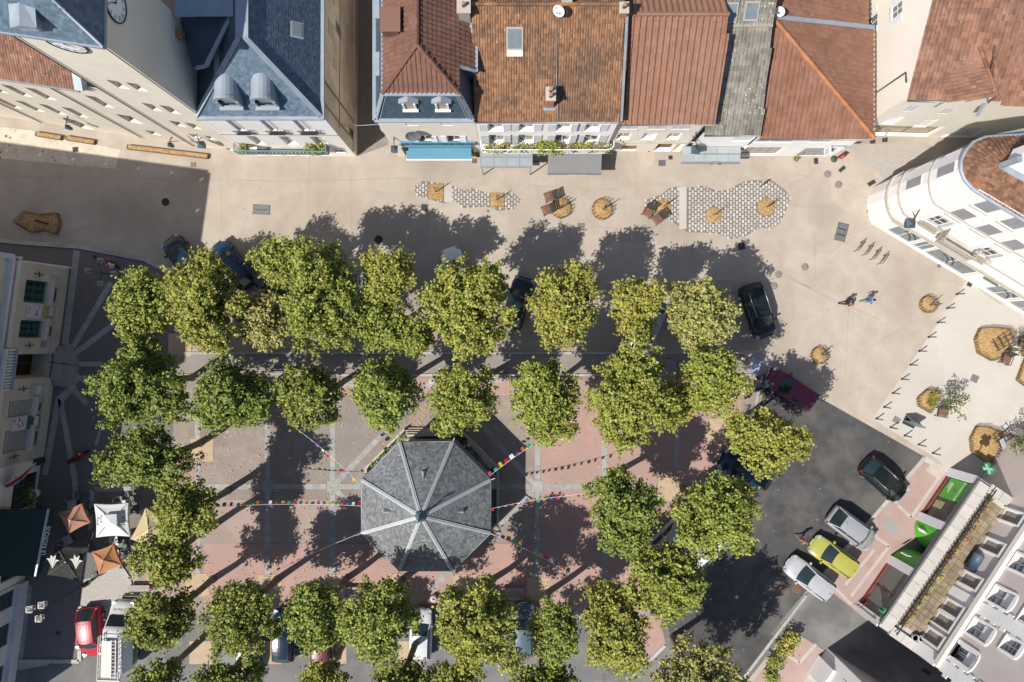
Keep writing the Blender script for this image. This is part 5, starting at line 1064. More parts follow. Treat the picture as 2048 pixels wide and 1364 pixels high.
text('PHARMACIE', wF.pt(cu_, 2.25, -.05), rgt, (0, 0, 1), .29, M_white_ink, 'shop_lettering', pst); text('votre sante', wF.pt(cu_, 1.0, -.05), rgt, (0, 0, 1), .17, M_white_ink, 'poster_text', pst) if False else None
mb = MB()
for k in range(3): wF.box(mb, cu_ - .5, cu_ + .4 - .2 * k, 1.15 - .16 * k, 1.19 - .16 * k, -.058, -.05)
mb.build('poster_lines', M_white_ink, pst)
mb = MB(); c_ = wF.pt(cu_, 1.68, -.05); mb.poly([c_ + (wF.d * math.cos(t) + Vector((0, 0, 1)) * math.sin(t)) * .16 for t in [2 * math.pi * k / 16 for k in range(16)]]); mb.build('poster_emblem', mat('orange_emblem', (.40, .17, .05), rough=.6), pst)
# back body, cornice, terrace floor
nb = -wF.n; dpt = 6.2
q = [xy(wF.pt(0, 0)), xy(wF.pt(wF.L, 0)), xy(wF.pt(wF.L, 0) + nb * dpt), xy(wF.pt(0, 0) + nb * dpt)]
north = wF.px(1897, 944)[0]; south_end = 0 if north > 1 else wF.L
for a, b in ((q[1], q[2]), (q[3], q[0])): plainwall(hp, a, b, 0, zt, M_parap)
mb = MB(); wF.box(mb, -.15, wF.L + .15, 3.05, zt, .0, .10); mb.build('fascia', mat('grey_fascia', (.33, .32, .32), (.38, .37, .37), 2, .8), hp)
mb = MB(); wF.box(mb, -.2, wF.L + .2, zt, zt + .1, -dpt, .25); mb.build('terrace_slab', M_parap, hp)
# terrace paving: brown tiles one by one near, coping stones one by one
M_ttile = mat('terrace_tile', (.245, .195, .135), (.34, .275, .20), 2.5, .92, var=.14, bump=.006, bscale=14, big=((.17, .15, .085), .7, .7))
nu, nv = int((wF.L - 1.3) / .48), 7
tme = None
for i in range(nu):
    for j in range(nv):
        u, o_ = .75 + .48 * (i + .5), -1.2 - .48 * (j + .5)
        if tme is None:
            tb = MB(); Mx_ = Matrix((wF.d, wF.n, Vector((0, 0, 1)))).transposed(); tb.box((0, 0, 0), (.45, .45, .05)); tme = tb.build('terrace_tile', M_ttile, hp, loc=(0, 0, 0)); tme.parent = hp
            mm = Mx_.to_4x4(); mm.translation = wF.pt(u, zt + .125, o_) - org(hp); tme.matrix_local = mm
        else: inst(tme, 'terrace_tile', hp, wF.pt(u, zt + .125 + R.uniform(-.008, .008), o_), Mx_)
nc = int(wF.L / .95)
for i in range(nc):
    u0, u1 = wF.L * i / nc, wF.L * (i + 1) / nc - .02; mb = MB(); wF.box(mb, u0, u1, zt + .1, zt + .32 + R.uniform(0, .012), -.52, .30); mb.build('coping_stone', M_parap, hp)
mb = MB(); mb2 = MB()
for i in range(nc * 3): u = wF.L * (i + .5) / (nc * 3); mb.bar(wF.pt(u, zt + .1, -.72), wF.pt(u, zt + .75, -.72), .04, .04)
wF.box(mb, 0, wF.L, zt + .72, zt + .78, -.76, -.68); mb.build('terrace_railing', M_iron, hp)
for e_, uu in (('a', 0), ('b', wF.L)):
    for k in range(5):
        mb = MB(); s0 = 1 if uu == 0 else -1; a = wF.pt(uu + s0 * .0, zt + .1, -.55 - 1.0 * k); b_ = wF.pt(uu, zt + .1, -.55 - 1.0 * (k + .98)); off = wF.d * (s0 * .25)
        mb.prism([(p.x, p.y) for p in (a - off * 1.2, b_ - off * 1.2, b_ + off * 1.6, a + off * 1.6)], zt + .1, zt + .34 + R.uniform(0, .02)); mb.build('coping_stone', M_parap, hp)
mats_f = [[mat('autumn_leaf', (.30, .15, .05), (.36, .21, .08), 2, .7, var=.3), M_leaf[1]], [M_leaf[1], M_leaf[0]]]
nf = 14
FBW = ['rusty', 'dense orange', 'thin orange', 'bright orange', 'tangled orange', 'fading orange', 'mixed orange and green', 'yellow-green', 'sparse yellow', 'leafy yellow', 'dull red', 'patchy', 'dry straw-coloured', 'sprawling pale']
for i in range(nf):
    u = .9 + (wF.L - 2.0) * i / (nf - 1); uu = u if first_is_top else wF.L - u
    t = thing('flower_box', '%s flower box on the terrace edge, %s from the green cross end' % (FBW[i], ['first', 'second', 'third', 'fourth', 'fifth', 'sixth', 'seventh', 'eighth', 'ninth', 'tenth', 'eleventh', 'twelfth', 'thirteenth', 'fourteenth'][i]), 'flower box', wF.pt(uu, zt + .15, -1.0), group='flower boxes along the terrace railing')
    mb = MB(); wF.box(mb, uu - .36, uu + .36, zt + .15, zt + .38, -1.16, -.84); mb.build('box', mat('clay_box', (.30, .19, .12), (.36, .24, .16), 4, .9), t); c_ = wF.pt(uu, zt + .48, -1.02)
    leaf_cloud('foliage', [(c_.x, c_.y, c_.z, .26, .26, .13)], 48, mats_f[0 if i < 7 or i in (10, 12) else 1], t, 80 + i, .10)
# green pharmacy cross on the corner
cc = P(1978, 937, 3.9); t = thing('pharmacy_cross', 'lit green pharmacy cross sign on the corner of the terrace', 'sign', (cc.x, cc.y, 0)); mb = MB(); M45 = Matrix.Rotation(math.radians(20), 3, 'Z') @ Matrix.Rotation(math.radians(14), 3, 'Y')
mb.box(cc, (.20, .9, .32), M45); mb.box(cc, (.195, .32, .9), M45); mb.build('cross_body', M_greend, t); mb = MB()
for sx in (-.103, .103): mb.box(cc + M45 @ Vector((sx, 0, 0)), (.012, .76, .2), M45); mb.box(cc + M45 @ Vector((sx * 1.02, 0, 0)), (.012, .2, .76), M45)
mb.build('cross_panel', mat('cross_panel', (.22, .50, .33), (.3, .58, .42), 6, .3), t); mb = MB(); mb.tube([cc, wF.pt(0 if first_is_top else wF.L, 3.6, .05)], .04, 6); mb.build('bracket', M_iron, t)
cc = wF.pt(wF.L - .9 if first_is_top else .9, 3.2, .22); t = thing('small_cross_sign', 'small dark green cross sign at the lane end of the shopfront', 'sign', cc); mb = MB(); mb.box(cc, (.5, .16, .5)); mb.box(cc, (.16, .5, .52)); mb.build('cross_body', M_greend, t); mb = MB(); mb.tube([cc, cc - wF.n * .22], .03, 6); mb.build('bracket', M_iron, t)
# bin on the terrace
cc = P(1944, 1122, 4.3); t = thing('terrace_blind_roll', 'dark grey rolled blind standing on the brown terrace against the pink wall', 'blind', (cc.x, cc.y, zt + .15)); mb = MB(); dd = Vector((.45, .68, 0)); mb.tube([cc - dd * .75 + Vector((0, 0, .3)), cc + dd * .75 + Vector((0, 0, .3))], .36, 12); mb.build('roll', M_slated, t); mb = MB()
for s_ in (-.6, .6): mb.bar(cc + dd * s_ + Vector((0, 0, -.45)), cc + dd * s_ + Vector((0, 0, .3)), .1, .4)
mb.build('stand', M_iron, t)
for i_, (x, y) in enumerate(((1823, 1270), (1836, 1272))):
    cc = P(x, y, zt); t = thing('terrace_pot', ['grey round pot in the shaded corner of the terrace', 'pale round pot in the shaded corner of the terrace'][i_], 'pot', (cc.x, cc.y, zt + .15), local=True, group='pots in the terrace corner'); MB().lathe((0, 0, 0), [(.18, 0), (.26, .4), (.22, .4), (.2, .33)], 14).build('pot', M_parap if i_ else M_zinc, t); MB().lathe((0, 0, .3), [(.2, 0), (.2, .03)], 12).build('soil', M_joint, t)
# pink house
hk = thing('pink_house', 'pink rendered house with white window surrounds and stone quoins above the terrace', 'house', P(1990, 1150))
zb = 3.8; fa, fb = P2(2014, 1006, zb), P2(1926.7, 1140, zb); d_ = (fb - fa).normalized(); A = fa - d_ * 6; B = fb + d_ * 6.7
wP = Wall(A, B, 0, 13.0)
if wP.n.xy.dot(Vector((-1, .6))) < 0: wP = Wall(B, A, 0, 13.0)
low = [(2025, 1035), (1983, 1093), (1945, 1164), (1907, 1219), (1887, 1243), (1872, 1279)]; upw = [(2038, 1126), (2010, 1199.6), (1962.7, 1263), (1930.8, 1317), (1990.6, 1353)]; sml = [(2026, 1295), (2058, 1236)]
ol = []; ou = []; os_ = []
for c in low:
    u, v = wP.px(*c); ol.append(wP.hole(u - .42, u + .42, 4.05, 6.0, .10))
for c in upw:
    u, v = wP.px(*c); ou.append(wP.hole(u - .55, u + .55, 7.15, 9.0, .28))
for c in sml: u, v = wP.px(*c); os_.append(wP.hole(u - .45, u + .45, 10.1, 11.4, .28))
wP.mesh(mb := MB()); mb.build('wall', M_pinkw, hk)
M_bsh = mat('brown_slat', (.33, .285, .25), (.38, .335, .30), 4, .7)
for k, o_ in enumerate(ol):
    w_ = wP.window(o_, hk, M_frame, M_bsh, 0, 0); mb = MB(); wP.box(mb, o_[0] - .14, o_[0], 4.05, 6.1, 0, .16); wP.box(mb, o_[1], o_[1] + .14, 4.05, 6.1, 0, .16); wP.box(mb, o_[0] - .14, o_[1] + .14, 6.0, 6.22, .002, .20); mb.build('surround', M_white, w_); mb = MB()
    for j in range(9): wP.box(mb, o_[0] + .03, o_[1] - .03, 4.1 + .21 * j, 4.27 + .21 * j, -.06, -.03 + (j % 2) * .008)
    mb.build('shutter', M_bsh, w_)
for o_ in ou + os_:
    w_ = wP.window(o_, hk, M_frame, M_glassb, 1, 1, sill=M_white); mb = MB(); n = 8; cu_ = (o_[0] + o_[1]) / 2; hw = (o_[1] - o_[0]) / 2 + .16
    wP.box(mb, o_[0] - .16, o_[0] + .001, o_[2] - .1, o_[3] + .05, .001, .07); wP.box(mb, o_[1] - .001, o_[1] + .16, o_[2] - .1, o_[3] + .05, .001, .07)
    for j in range(n):
        t0, t1 = math.pi * j / n, math.pi * (j + 1) / n; z0 = o_[3] + .02; f = lambda t: (cu_ + hw * math.cos(t), z0 + .30 * math.sin(t))
        (a, b), (c, e) = f(t0), f(t1); mb.poly([wP.pt(a, z0 - .02, .068), wP.pt(a, b, .068), wP.pt(c, e, .068), wP.pt(c, z0 - .02, .068)]); mb.poly([wP.pt(a, b, 0), wP.pt(a, b, .068), wP.pt(c, e, .068), wP.pt(c, e, 0)])
    mb.build('surround', M_white, w_)
    if o_ in ou[:4]: mb = MB(); wP.box(mb, o_[0] + .07, o_[1] - .1, o_[2] + .9, o_[3] - .06, -.19, -.15); mb.build('roller_blind', M_frame, w_)
mb = MB(); wP.box(mb, 0, wP.L, 6.55, 6.95, 0, .30); wP.box(mb, 0, wP.L, 6.42, 6.55, 0, .2); mb.build('string_course', M_cream2, hk)
for ux in (wP.px(1949, 1209)[0], wP.px(1885, 1330)[0]):
    for k in range(13):
        mb = MB(); w2 = .62 if k % 2 else .42; wP.box(mb, ux - w2, ux + w2, 7.0 + .46 * k, 7.44 + .46 * k, .002, .05); mb.build('quoin', M_white, hk)
    mb = MB(); wP.box(mb, ux - .45, ux + .45, 3.85, 6.4, .002, .06); mb.build('pilaster', M_white, hk)
e_ = wP.pt(wP.L, 0) if wP.pt(wP.L, 0).y < wP.pt(0, 0).y else wP.pt(0, 0); e2 = wP.pt(0, 0) if e_ == wP.pt(wP.L, 0) else wP.pt(wP.L, 0)
for a in (e_, e2): plainwall(hk, xy(a), xy(a - wP.n * 8), 0, 13, M_pinkw)
mb = MB(); mb.poly([e_ + Vector((0, 0, 13)), e2 + Vector((0, 0, 13)), e2 - wP.n * 8 + Vector((0, 0, 13)), e_ - wP.n * 8 + Vector((0, 0, 13))]); mb.build('roof', M_slate, hk)
# pale corner building, bottom right of the lane
hb = thing('lane_corner_building', 'pale corner building with a yellow and white awning at the lower edge beside the lane', 'building', P(1690, 1340))
c0 = P2(1654, 1296); dl_ = Vector((.846, -.533)); dw = Vector((-.56, -.83)); w1 = Wall(c0 + dw * 14, c0, 0, 9.0); w2 = Wall(c0, c0 + dl_ * 22, 0, 9.0)
oo = [w1.hole(14 - 2.4, 14 - .8, .05, 2.4, .3)]; w1.mesh(mb := MB()); mb.build('wall', M_white, hb); w2.mesh(mb := MB()); mb.build('wall', mat('shaded_render', (.40, .385, .36), (.46, .445, .42), 1, .9), hb); w1.window(oo[0], hb, M_red2, M_glass, 1, 0, name='shop_window')  # lane side coloured greyer than the front to carry its shade
mb = MB(); mb.poly([(c0.x, c0.y, 9.0), tuple((c0 + dl_ * 22).to_3d() + Vector((0, 0, 9.0))), tuple((c0 + dl_ * 22 + dw * 14).to_3d() + Vector((0, 0, 9.0))), tuple((c0 + dw * 14).to_3d() + Vector((0, 0, 9.0)))]); mb.build('roof', M_told, hb)
mb = MB(); a = w1.pt(14 - 4.6, 3.0, .02); mb.poly([w1.pt(10.4, 3.1, .02), w1.pt(12.6, 3.1, .02), w1.pt(12.6, 2.5, 1.1), w1.pt(10.4, 2.5, 1.1)]); mb.build('awning', M_frame, hb); mb = MB(); mb.bar(w1.pt(10.4, 2.48, 1.12), w1.pt(12.6, 2.48, 1.12), .2, .12); mb.build('awning_edge', mat('yellow_valance', (.55, .40, .08), rough=.7), hb)
mb = MB(); w1.box(mb, 13.0, 13.5, 3.6, 4.6, .3, .42); w1.box(mb, 13.2, 13.25, 3.5, 4.7, 0, .3); mb.build('sign_bracket', M_iron, hb)
# ================================================================ town hall and cafe row, left edge (in shade)
M_hall = mat('hall_stone', (.50, .455, .385), (.57, .525, .45), 1.2, .92, bump=.005, bscale=14, big=((.40, .355, .295), .5, .6))
M_hallw = mat('hall_pale', (.56, .545, .53), (.62, .605, .59), 1, .92, bump=.003, bscale=14)
hh = thing('town_hall', 'tall pale stone town hall in shade with green barred windows and rounded steps', 'town hall', P(100, 740))
LX = lambda y: 135 - .137 * (y - 537)
wT = Wall(P2(LX(915), 915), P2(135, 537), 0, 16.6)
nrm = wT.n
def hy(y, v):          # u on the facade for photo row y at height v
    best = min(range(0, 2000), key=lambda k: abs((CY - (wT.pt(wT.L * k / 2000, v).y) * PPM * CAMH / (CAMH - v)) - y)); return wT.L * best / 2000
wins = []
for (y0, y1) in ((562, 606), (641, 676), (800, 832), (858, 903)):
    a, b = sorted((hy(y0, 3), hy(y1, 3))); wins.append(wT.hole(a, b, 1.9, 4.3, .28))
a, b = sorted((hy(708, 2.5), hy(757, 2.5))); door = wT.hole(a, b, .5, 5.2, 1.5)
upr = []
for y0 in (565, 645, 725, 800, 870):
    a, b = sorted((hy(y0, 8), hy(y0 + 32, 8))); upr.append(wT.hole(a, b, 6.8, 9.6, .3)); upr.append(wT.hole(a, b, 11.0, 13.2, .3))
wT.mesh(mb := MB()); mb.build('wall', M_hall, hh)
M_tgrn = mat('teal_frame', (.06, .17, .165), (.09, .215, .21), 4, .5); M_tgl = mat('dark_teal_glass', (.01, .03, .035), (.02, .05, .055), 2, .1)
for k, o_ in enumerate(wins):
    if k < 2:
        w_ = wT.window(o_, hh, M_tgrn, M_tgl, 2, 1, fw=.1); mb = MB()
        for j in range(7): v = o_[2] + .25 + (o_[3] - o_[2] - .3) * j / 7; wT.box(mb, o_[0], o_[1], v, v + .03, -.17, -.15)
        for j in range(6): u = o_[0] + (o_[1] - o_[0]) * (j + .5) / 6; wT.box(mb, u - .012, u + .012, o_[2] + .1, o_[3], -.17, -.155)
        mb.build('glazing_bars', M_tgrn, w_)
    else:
        w_ = wT.window(o_, hh, M_hallw, M_glass, 0, 0); mb = MB()
        for j in range(15): v = o_[2] + (o_[3] - o_[2]) * j / 15; wT.box(mb, o_[0] + .04, o_[1] - .04, v, v + .13, -.12, -.09 + .02 * (j % 2))
        mb.build('roller_shutter', mat('grey_roller', (.40, .39, .36), (.46, .45, .42), 3, .7), w_)
    mb = MB(); wT.box(mb, o_[0] - .15, o_[1] + .15, o_[2] - .28, o_[2] - .05, .002, .22); mb.build('sill', M_hallw, w_); mb = MB(); wT.box(mb, o_[0] + .2, o_[1] - .4, o_[2] - .95, o_[2] - .80, .002, .03); mb.build('letter_slot', M_iron, w_)
for o_ in upr: wT.window(o_, hh, M_tgrn, M_tgl, 1, 1, fw=.1)
wT.window(door, hh, M_brownw, mat('dark_door', (.05, .02, .015), (.08, .03, .02), 3, .5), 1, 0, name='entrance_door')
mb = MB(); wT.box(mb, 0, door[0] - .02, .003, .9, .003, .16); wT.box(mb, door[1] + .02, wT.L, .003, .9, .003, .16); mb.build('plinth', M_hall, hh)
mb = MB(); wT.box(mb, -.1, wT.L + .1, 5.35, 5.75, .003, .3); wT.box(mb, -.1, wT.L + .1, 6.1, 6.35, .003, .38); wT.box(mb, -.2, wT.L + .2, 15.4, 15.9, .003, .5); mb.build('cornice', M_hallw, hh)['kind'] = 'stuff'
mb = MB()
for k in range(int(wT.L / .6)):
    if k % 4 < 2: wT.box(mb, .2 + .6 * k, .32 + .6 * k, 5.77, 6.08, .01, .1); wT.box(mb, .4 + .6 * k, .48 + .6 * k, 5.77, 6.08, .01, .1)
mb.build('triglyphs', M_hallw, hh)['kind'] = 'stuff'
nA, nB = xy(wT.pt(wT.L, 0)), xy(wT.pt(wT.L, 0)) - nrm.xy * 26
wN = Wall(nA, nB, 0, 16.6); wN.mesh(mb := MB()); mb.build('wall', M_hall, hh); mb = MB()
for zz, oo in ((.0, .16), (5.35, .3), (6.1, .38), (15.4, .5)): wN.box(mb, -.3, 26, zz + .003, zz + .4, .003, oo)
mb.build('cornice', M_hallw, hh)
mb = MB(); A3, B3 = wT.pt(0, 16.6), wT.pt(wT.L, 16.6); mb.poly([A3, B3, B3 - nrm * 26, A3 - nrm * 26]); mb.build('roof', M_zinc, hh)
mb = MB()
for (p, q2) in ((A3, B3), (B3, B3 - nrm * 26)):   # roof balustrade whose gaps let streaks of sun through
    n = int((q2 - p).length / 2.4)
    for k in range(n): a = p + (q2 - p) * (k / n); b = p + (q2 - p) * ((k + .86) / n); mb.bar(a + Vector((0, 0, .45)), b + Vector((0, 0, .45)), .3, .9)
    mb.bar(p + Vector((0, 0, 1.02)), q2 + Vector((0, 0, 1.02)), .4, .24)
mb.build('roof_balustrade', M_hall, hh)
bal = MB(); wT.box(bal, door[0] - .5, door[1] + .6, 5.9, 6.08, .3, 1.3); bo = bal.build('balcony', M_zinc, hh); mb = MB(); wT.box(mb, door[0] - .5, door[1] + .6, 6.9, 7.05, 1.05, 1.3)
for k in range(14): u = door[0] - .4 + (door[1] - door[0] + .9) * k / 13; mb.tube([wT.pt(u, 6.08, 1.18), wT.pt(u, 6.5, 1.18), wT.pt(u, 6.9, 1.18)], [.06, .1, .05], 6)
mb.build('railing', M_hallw, bo)
for (y0, y1, v0, v1, m_, nm) in ((609, 636, 2.4, 3.9, 'white_panel', 'poster'), (610, 634, 1.0, 2.1, 'green_board', 'notice_board'), (834, 861, 2.4, 3.8, 'white_panel', 'poster'), (830, 856, .95, 2.2, 'teal_board', 'notice_board'), (769, 791, 1.1, 2.4, 'pale_board', 'notice_board'), (542, 551, 1.2, 1.7, 'white_panel', 'notice_board'), (683, 694, 1.3, 1.9, 'grey_board', 'notice_board')):
    a, b = sorted((hy(y0, (v0 + v1) / 2), hy(y1, (v0 + v1) / 2))); mb = MB(); wT.box(mb, a, b, v0, v1, .01, .08)
    o_ = mb.build(nm, mat(m_, {'white_panel': (.60, .57, .60), 'green_board': (.40, .50, .16), 'teal_board': (.10, .16, .17), 'pale_board': (.48, .55, .58), 'grey_board': (.36, .36, .40)}[m_], rough=.5), hh)
    if nm == 'poster':
        mb = MB(); rr = random.Random(y0)
        for k in range(9):
            u, v = rr.uniform(a + .15, b - .15), rr.uniform(v0 + .15, v1 - .15); s = rr.uniform(.08, .2); t0 = rr.uniform(0, 3)
            mb.poly([wT.pt(u + s * math.cos(t0), v + s * .5 * math.sin(t0), .085), wT.pt(u + s * math.cos(t0 + 1.6), v + s * .7 * math.sin(t0 + 1.6), .085), wT.pt(u + s * math.cos(t0 + 3.4), v + s * .6 * math.sin(t0 + 3.4), .085)], k % 3 == 0)
        mb.build('printed_figures', [M_black_ink, mat('red_print', (.45, .03, .04), rough=.5)], o_)
    elif nm == 'notice_board' and b - a > .6: mb = MB(); wT.box(mb, a + .1, b - .1, v0 + .12, (v0 + v1) / 2, .082, .09); mb.build('notice_sheet', M_hallw, o_)
for yb in (548, 690, 777, 912):
    u = hy(yb, 3.2); mb = MB(); mb.bar(wT.pt(u, 2.7, .1), wT.pt(u, 3.9, .25), .06, .06); mb.bar(wT.pt(u - .22, 3.2, .16), wT.pt(u + .22, 3.3, .16), .05, .05); mb.build('flag_bracket', M_iron, hh)
# rounded steps
st = thing('entrance_steps', 'three rounded stone steps in front of the town hall door', 'steps', P(112, 738)); cst = wT.pt((door[0] + door[1]) / 2, 0, 0)
for k, (w_, d_, h_) in enumerate(((3.0, 1.55, .17), (2.55, 1.15, .34), (2.1, .75, .5))):
    pts_ = [wT.pt((door[0] + door[1]) / 2 - w_ / 2 - .1, 0, .18)]
    for j in range(9): t_ = math.pi * j / 8; pts_.append(wT.pt((door[0] + door[1]) / 2 - (w_ / 2 - .5) * (1 if t_ < math.pi / 2 else -1) * (abs(math.cos(t_)) ** .01 if abs(math.cos(t_)) > .02 else 0) - .6 * math.cos(t_), 0, .18 + d_ * math.sin(t_) ** .6))
    pts_.append(wT.pt((door[0] + door[1]) / 2 + w_ / 2 + .1, 0, .18)); MB().prism([(p.x, p.y) for p in pts_], .02 if k == 0 else .17 * k + .004, h_).build('step', mat('step_stone', (.36, .335, .31), (.42, .395, .37), 2, .9, var=.08, bump=.004), st)
mb = MB(); mb.bar(wT.pt((door[0] + door[1]) / 2 + .3, 1.0, .2), wT.pt((door[0] + door[1]) / 2 + .3, .95, 2.1), .05, .05)
for o_ in (.3, 1.1, 2.05): mb.bar(wT.pt((door[0] + door[1]) / 2 + .3, .02, o_), wT.pt((door[0] + door[1]) / 2 + .3, 1.0, o_), .045, .045)
mb.build('handrail', M_iron, st)
# cafe building and the next house
def row_house(name, label, y0, y1, h, m, wins_, cat='building'):
    t = thing(name, label, cat, P(LX((y0 + y1) / 2), (y0 + y1) / 2)); w = Wall(P2(LX(y1), y1), P2(LX(y0), y0), 0, h)
    hs_ = [w.hole(w.L * a, w.L * b, v0, v1, .25) for a, b, v0, v1 in wins_]; w.mesh(mb := MB()); mb.build('wall', m, t)
    A_, B_ = w.pt(0, h), w.pt(w.L, h); mb = MB(); mb.poly([A_, B_, B_ - w.n * 14, A_ - w.n * 14]); mb.build('roof', M_told, t); plainwall(t, xy(B_), xy(B_ - w.n * 14), 0, h, m); plainwall(t, xy(A_ - w.n * 14), xy(A_), 0, h, m)
    return t, w, hs_
hc, wC, hs_ = row_house('cafe_building', 'beige cafe building in shade behind the red curved awning and the dark green awning', 917, 1158, 10.6, M_cream2, [(.06, .52, .05, 2.7), (.62, .9, .05, 2.7), (.1, .22, 4.4, 6.2), (.4, .52, 4.4, 6.2), (.7, .82, 4.4, 6.2)])
for k, o_ in enumerate(hs_): wC.window(o_, hc, M_tgrn if k < 2 else M_frame, M_glass, 2 if k < 2 else 1, 1, name='shop_window' if k < 2 else 'window')
hd, wD, hs_ = row_house('corner_house', 'grey house in shade at the lower left corner with dark shuttered windows', 1160, 1420, 8.2, M_hallw, [(.55, .72, 1.0, 3.2), (.84, .97, 1.0, 3.2), (.2, .4, 1.0, 3.2)])
for o_ in hs_:
    w_ = wD.window(o_, hd, M_iron, M_tgl, 0, 0); mb = MB()
    for j in range(10): v = o_[2] + (o_[3] - o_[2]) * j / 10; wD.box(mb, o_[0] + .05, o_[1] - .05, v, v + .14, -.15, -.1)
    mb.build('shutter', mat('dark_teal_shutter', (.05, .075, .08), (.08, .105, .11), 3, .6), w_)
mb = MB(); wD.box(mb, 0, wD.L, .02, .9, .003, .35); mb.build('plinth', M_hallw, hd)
# ================================================================ BANDSTAND
bs = thing('bandstand', 'octagonal bandstand with a grey slate roof, pale ridge strips and a pointed finial', 'bandstand', P(865.5, 987))
M_bslate = mat('weathered_slate', (.125, .135, .147), (.20, .207, .215), 3.2, .48, var=.34, spec=.55, speck=((.46, .44, .38), 4.0, .2), big=((.25, .265, .28), .35, .6))
M_strip2 = mat('pale_zinc_strip', (.46, .49, .51), (.54, .565, .58), 2, .5, metal=.2)
C0 = P(865.5, 987); zE, zT = 4.2, 7.0; Rv = 5.02; a0 = math.pi / 8
oct_ = lambda r, z: [Vector((C0.x + r * math.cos(a0 + math.pi / 4 * k), C0.y + r * math.sin(a0 + math.pi / 4 * k), z)) for k in range(8)]
ev_ = oct_(Rv, zE); tip = Vector((C0.x, C0.y, zT)); te = oct_(.16, zT - .06)
for k in range(8): slope([ev_[k], ev_[(k + 1) % 8], te[(k + 1) % 8], te[k]], bs, M_bslate, 'flat', .20, .125, .012, 0)
for k in range(8):
    mb = MB(); mb.bar(ev_[k] + Vector((0, 0, .05)), tip + Vector((0, 0, .02)), .26, .07); mb.bar(ev_[k] + Vector((0, 0, .09)), tip + Vector((0, 0, .06)), .07, .07); mb.build('ridge_strip', M_strip2, bs)
    gutter(bs, ev_[k] - Vector((0, 0, .08)), ev_[(k + 1) % 8] - Vector((0, 0, .08)), .08, M_zinc)
    if k % 2 == 1:
        m_ = ((ev_[k] + ev_[(k + 1) % 8]) / 2).lerp(tip, .43); ou_ = (m_ - tip); ou_.z = 0; ou_.normalize(); sd = Vector((-ou_.y, ou_.x, 0)); mb = MB()
        mb.raw([m_ + sd * .17 + ou_ * .16 + Vector((0, 0, .02)), m_ - sd * .17 + ou_ * .16 + Vector((0, 0, .02)), m_ + ou_ * .16 + Vector((0, 0, .32)), m_ - ou_ * .42 + Vector((0, 0, .34))], [(0, 2, 1), (0, 3, 2), (1, 2, 3)]); mb.build('roof_vent', M_strip2, bs)
    mb = MB(); mb.bar(ev_[k] * .98 + tip * .02 - Vector((0, 0, .05)), ev_[k] + (ev_[k] - Vector((C0.x, C0.y, zE))).normalized() * .38 + Vector((0, 0, .1)), .05, .05); mb.build('corner_spike', M_zinc, bs)
mb = MB(); mb.lathe(tip + Vector((0, 0, -.15)), [(.42, 0), (.30, .18), (.14, .35), (.2, .5), (.11, .62), (.05, .9), (.09, 1.0), (.02, 1.5), (.012, 2.1)], 12); mb.bar(tip + Vector((-.25, 0, 1.55)), tip + Vector((.3, .05, 1.55)), .02, .16); mb.build('finial', mat('blue_zinc', (.12, .19, .26), (.17, .25, .32), 3, .45, metal=.3), bs)
mb = MB(); o_ = oct_(Rv * .97, zE - .35); mb.poly([p for p in o_]); mb.build('ceiling', M_brownw, bs)
cols_ = oct_(4.35, 0)
for k in range(8): MB().tube([cols_[k] + Vector((0, 0, 1.0)), cols_[k] + Vector((0, 0, 1.3)), cols_[k] + Vector((0, 0, 3.95))], [.12, .07, .07], 8).build('column', M_iron, bs)
MB().prism([(p.x, p.y) for p in oct_(4.75, 0)], .03, .98).build('platform', M_stone, bs)
# ring of low stone walls with planting beds and a stair on the far side
ri, ro = oct_(4.98, 0), oct_(5.62, 0)
for k in range(8):
    a, b, c, d = ri[k], ri[(k + 1) % 8], ro[(k + 1) % 8], ro[k]
    if k == 1:      # stair towards the top of the photograph
        for s_ in range(4):
            f = s_ / 4; p = [a.lerp(d, f), b.lerp(c, f), b.lerp(c, f + .235), a.lerp(d, f + .235)]; mid = (a + b) / 2; MB().prism([(q_.x, q_.y) for q_ in [mid + (v - mid) * 1.0 for v in p]], .02, .85 - .2 * s_).build('step', M_stone, bs)
    else:
        MB().prism([(q_.x, q_.y) for q_ in (a.lerp(d, .72), b.lerp(c, .72), c, d)], .02, .72).build('low_wall', M_stone, bs)
        if k in (0, 2, 3): leaf_cloud('bed_plants', [(*(a.lerp(d, .35).lerp(b.lerp(c, .35), f)).to_2d(), .6, .45, .3, .28) for f in (.15, .4, .65, .88)], 240, [M_leaf[2], M_leaf[0]], bs, 60 + k, .1)['kind'] = 'stuff'
# seat wall on the right with a person sitting on its end
t = thing('stone_bench', 'long stone seat wall running off the upper right of the bandstand', 'bench', P(955, 912)); a, b = P(928, 886), P(975, 940); d = (b - a).normalized(); nn = Vector((d.y, -d.x, 0)) * -1
mb = MB(); mb.bar(a + Vector((0, 0, .22)), b + Vector((0, 0, .22)), .55, .42); mb.build('seat', M_stone, t); mb = MB(); mb.bar(a + nn * .5 + Vector((0, 0, .4)), b + nn * .5 + Vector((0, 0, .4)), .3, .78); mb.build('backrest', M_stone, t); mb = MB(); e1 = P(990, 952); mb.bar(b + Vector((0, 0, .33)), e1 + Vector((0, 0, .33)), .4, .64); mb.bar(e1 + Vector((0, .1, .33)), P(988, 975) + Vector((0, 0, .33)), .4, .64); mb.build('wall_end', M_stone, t)
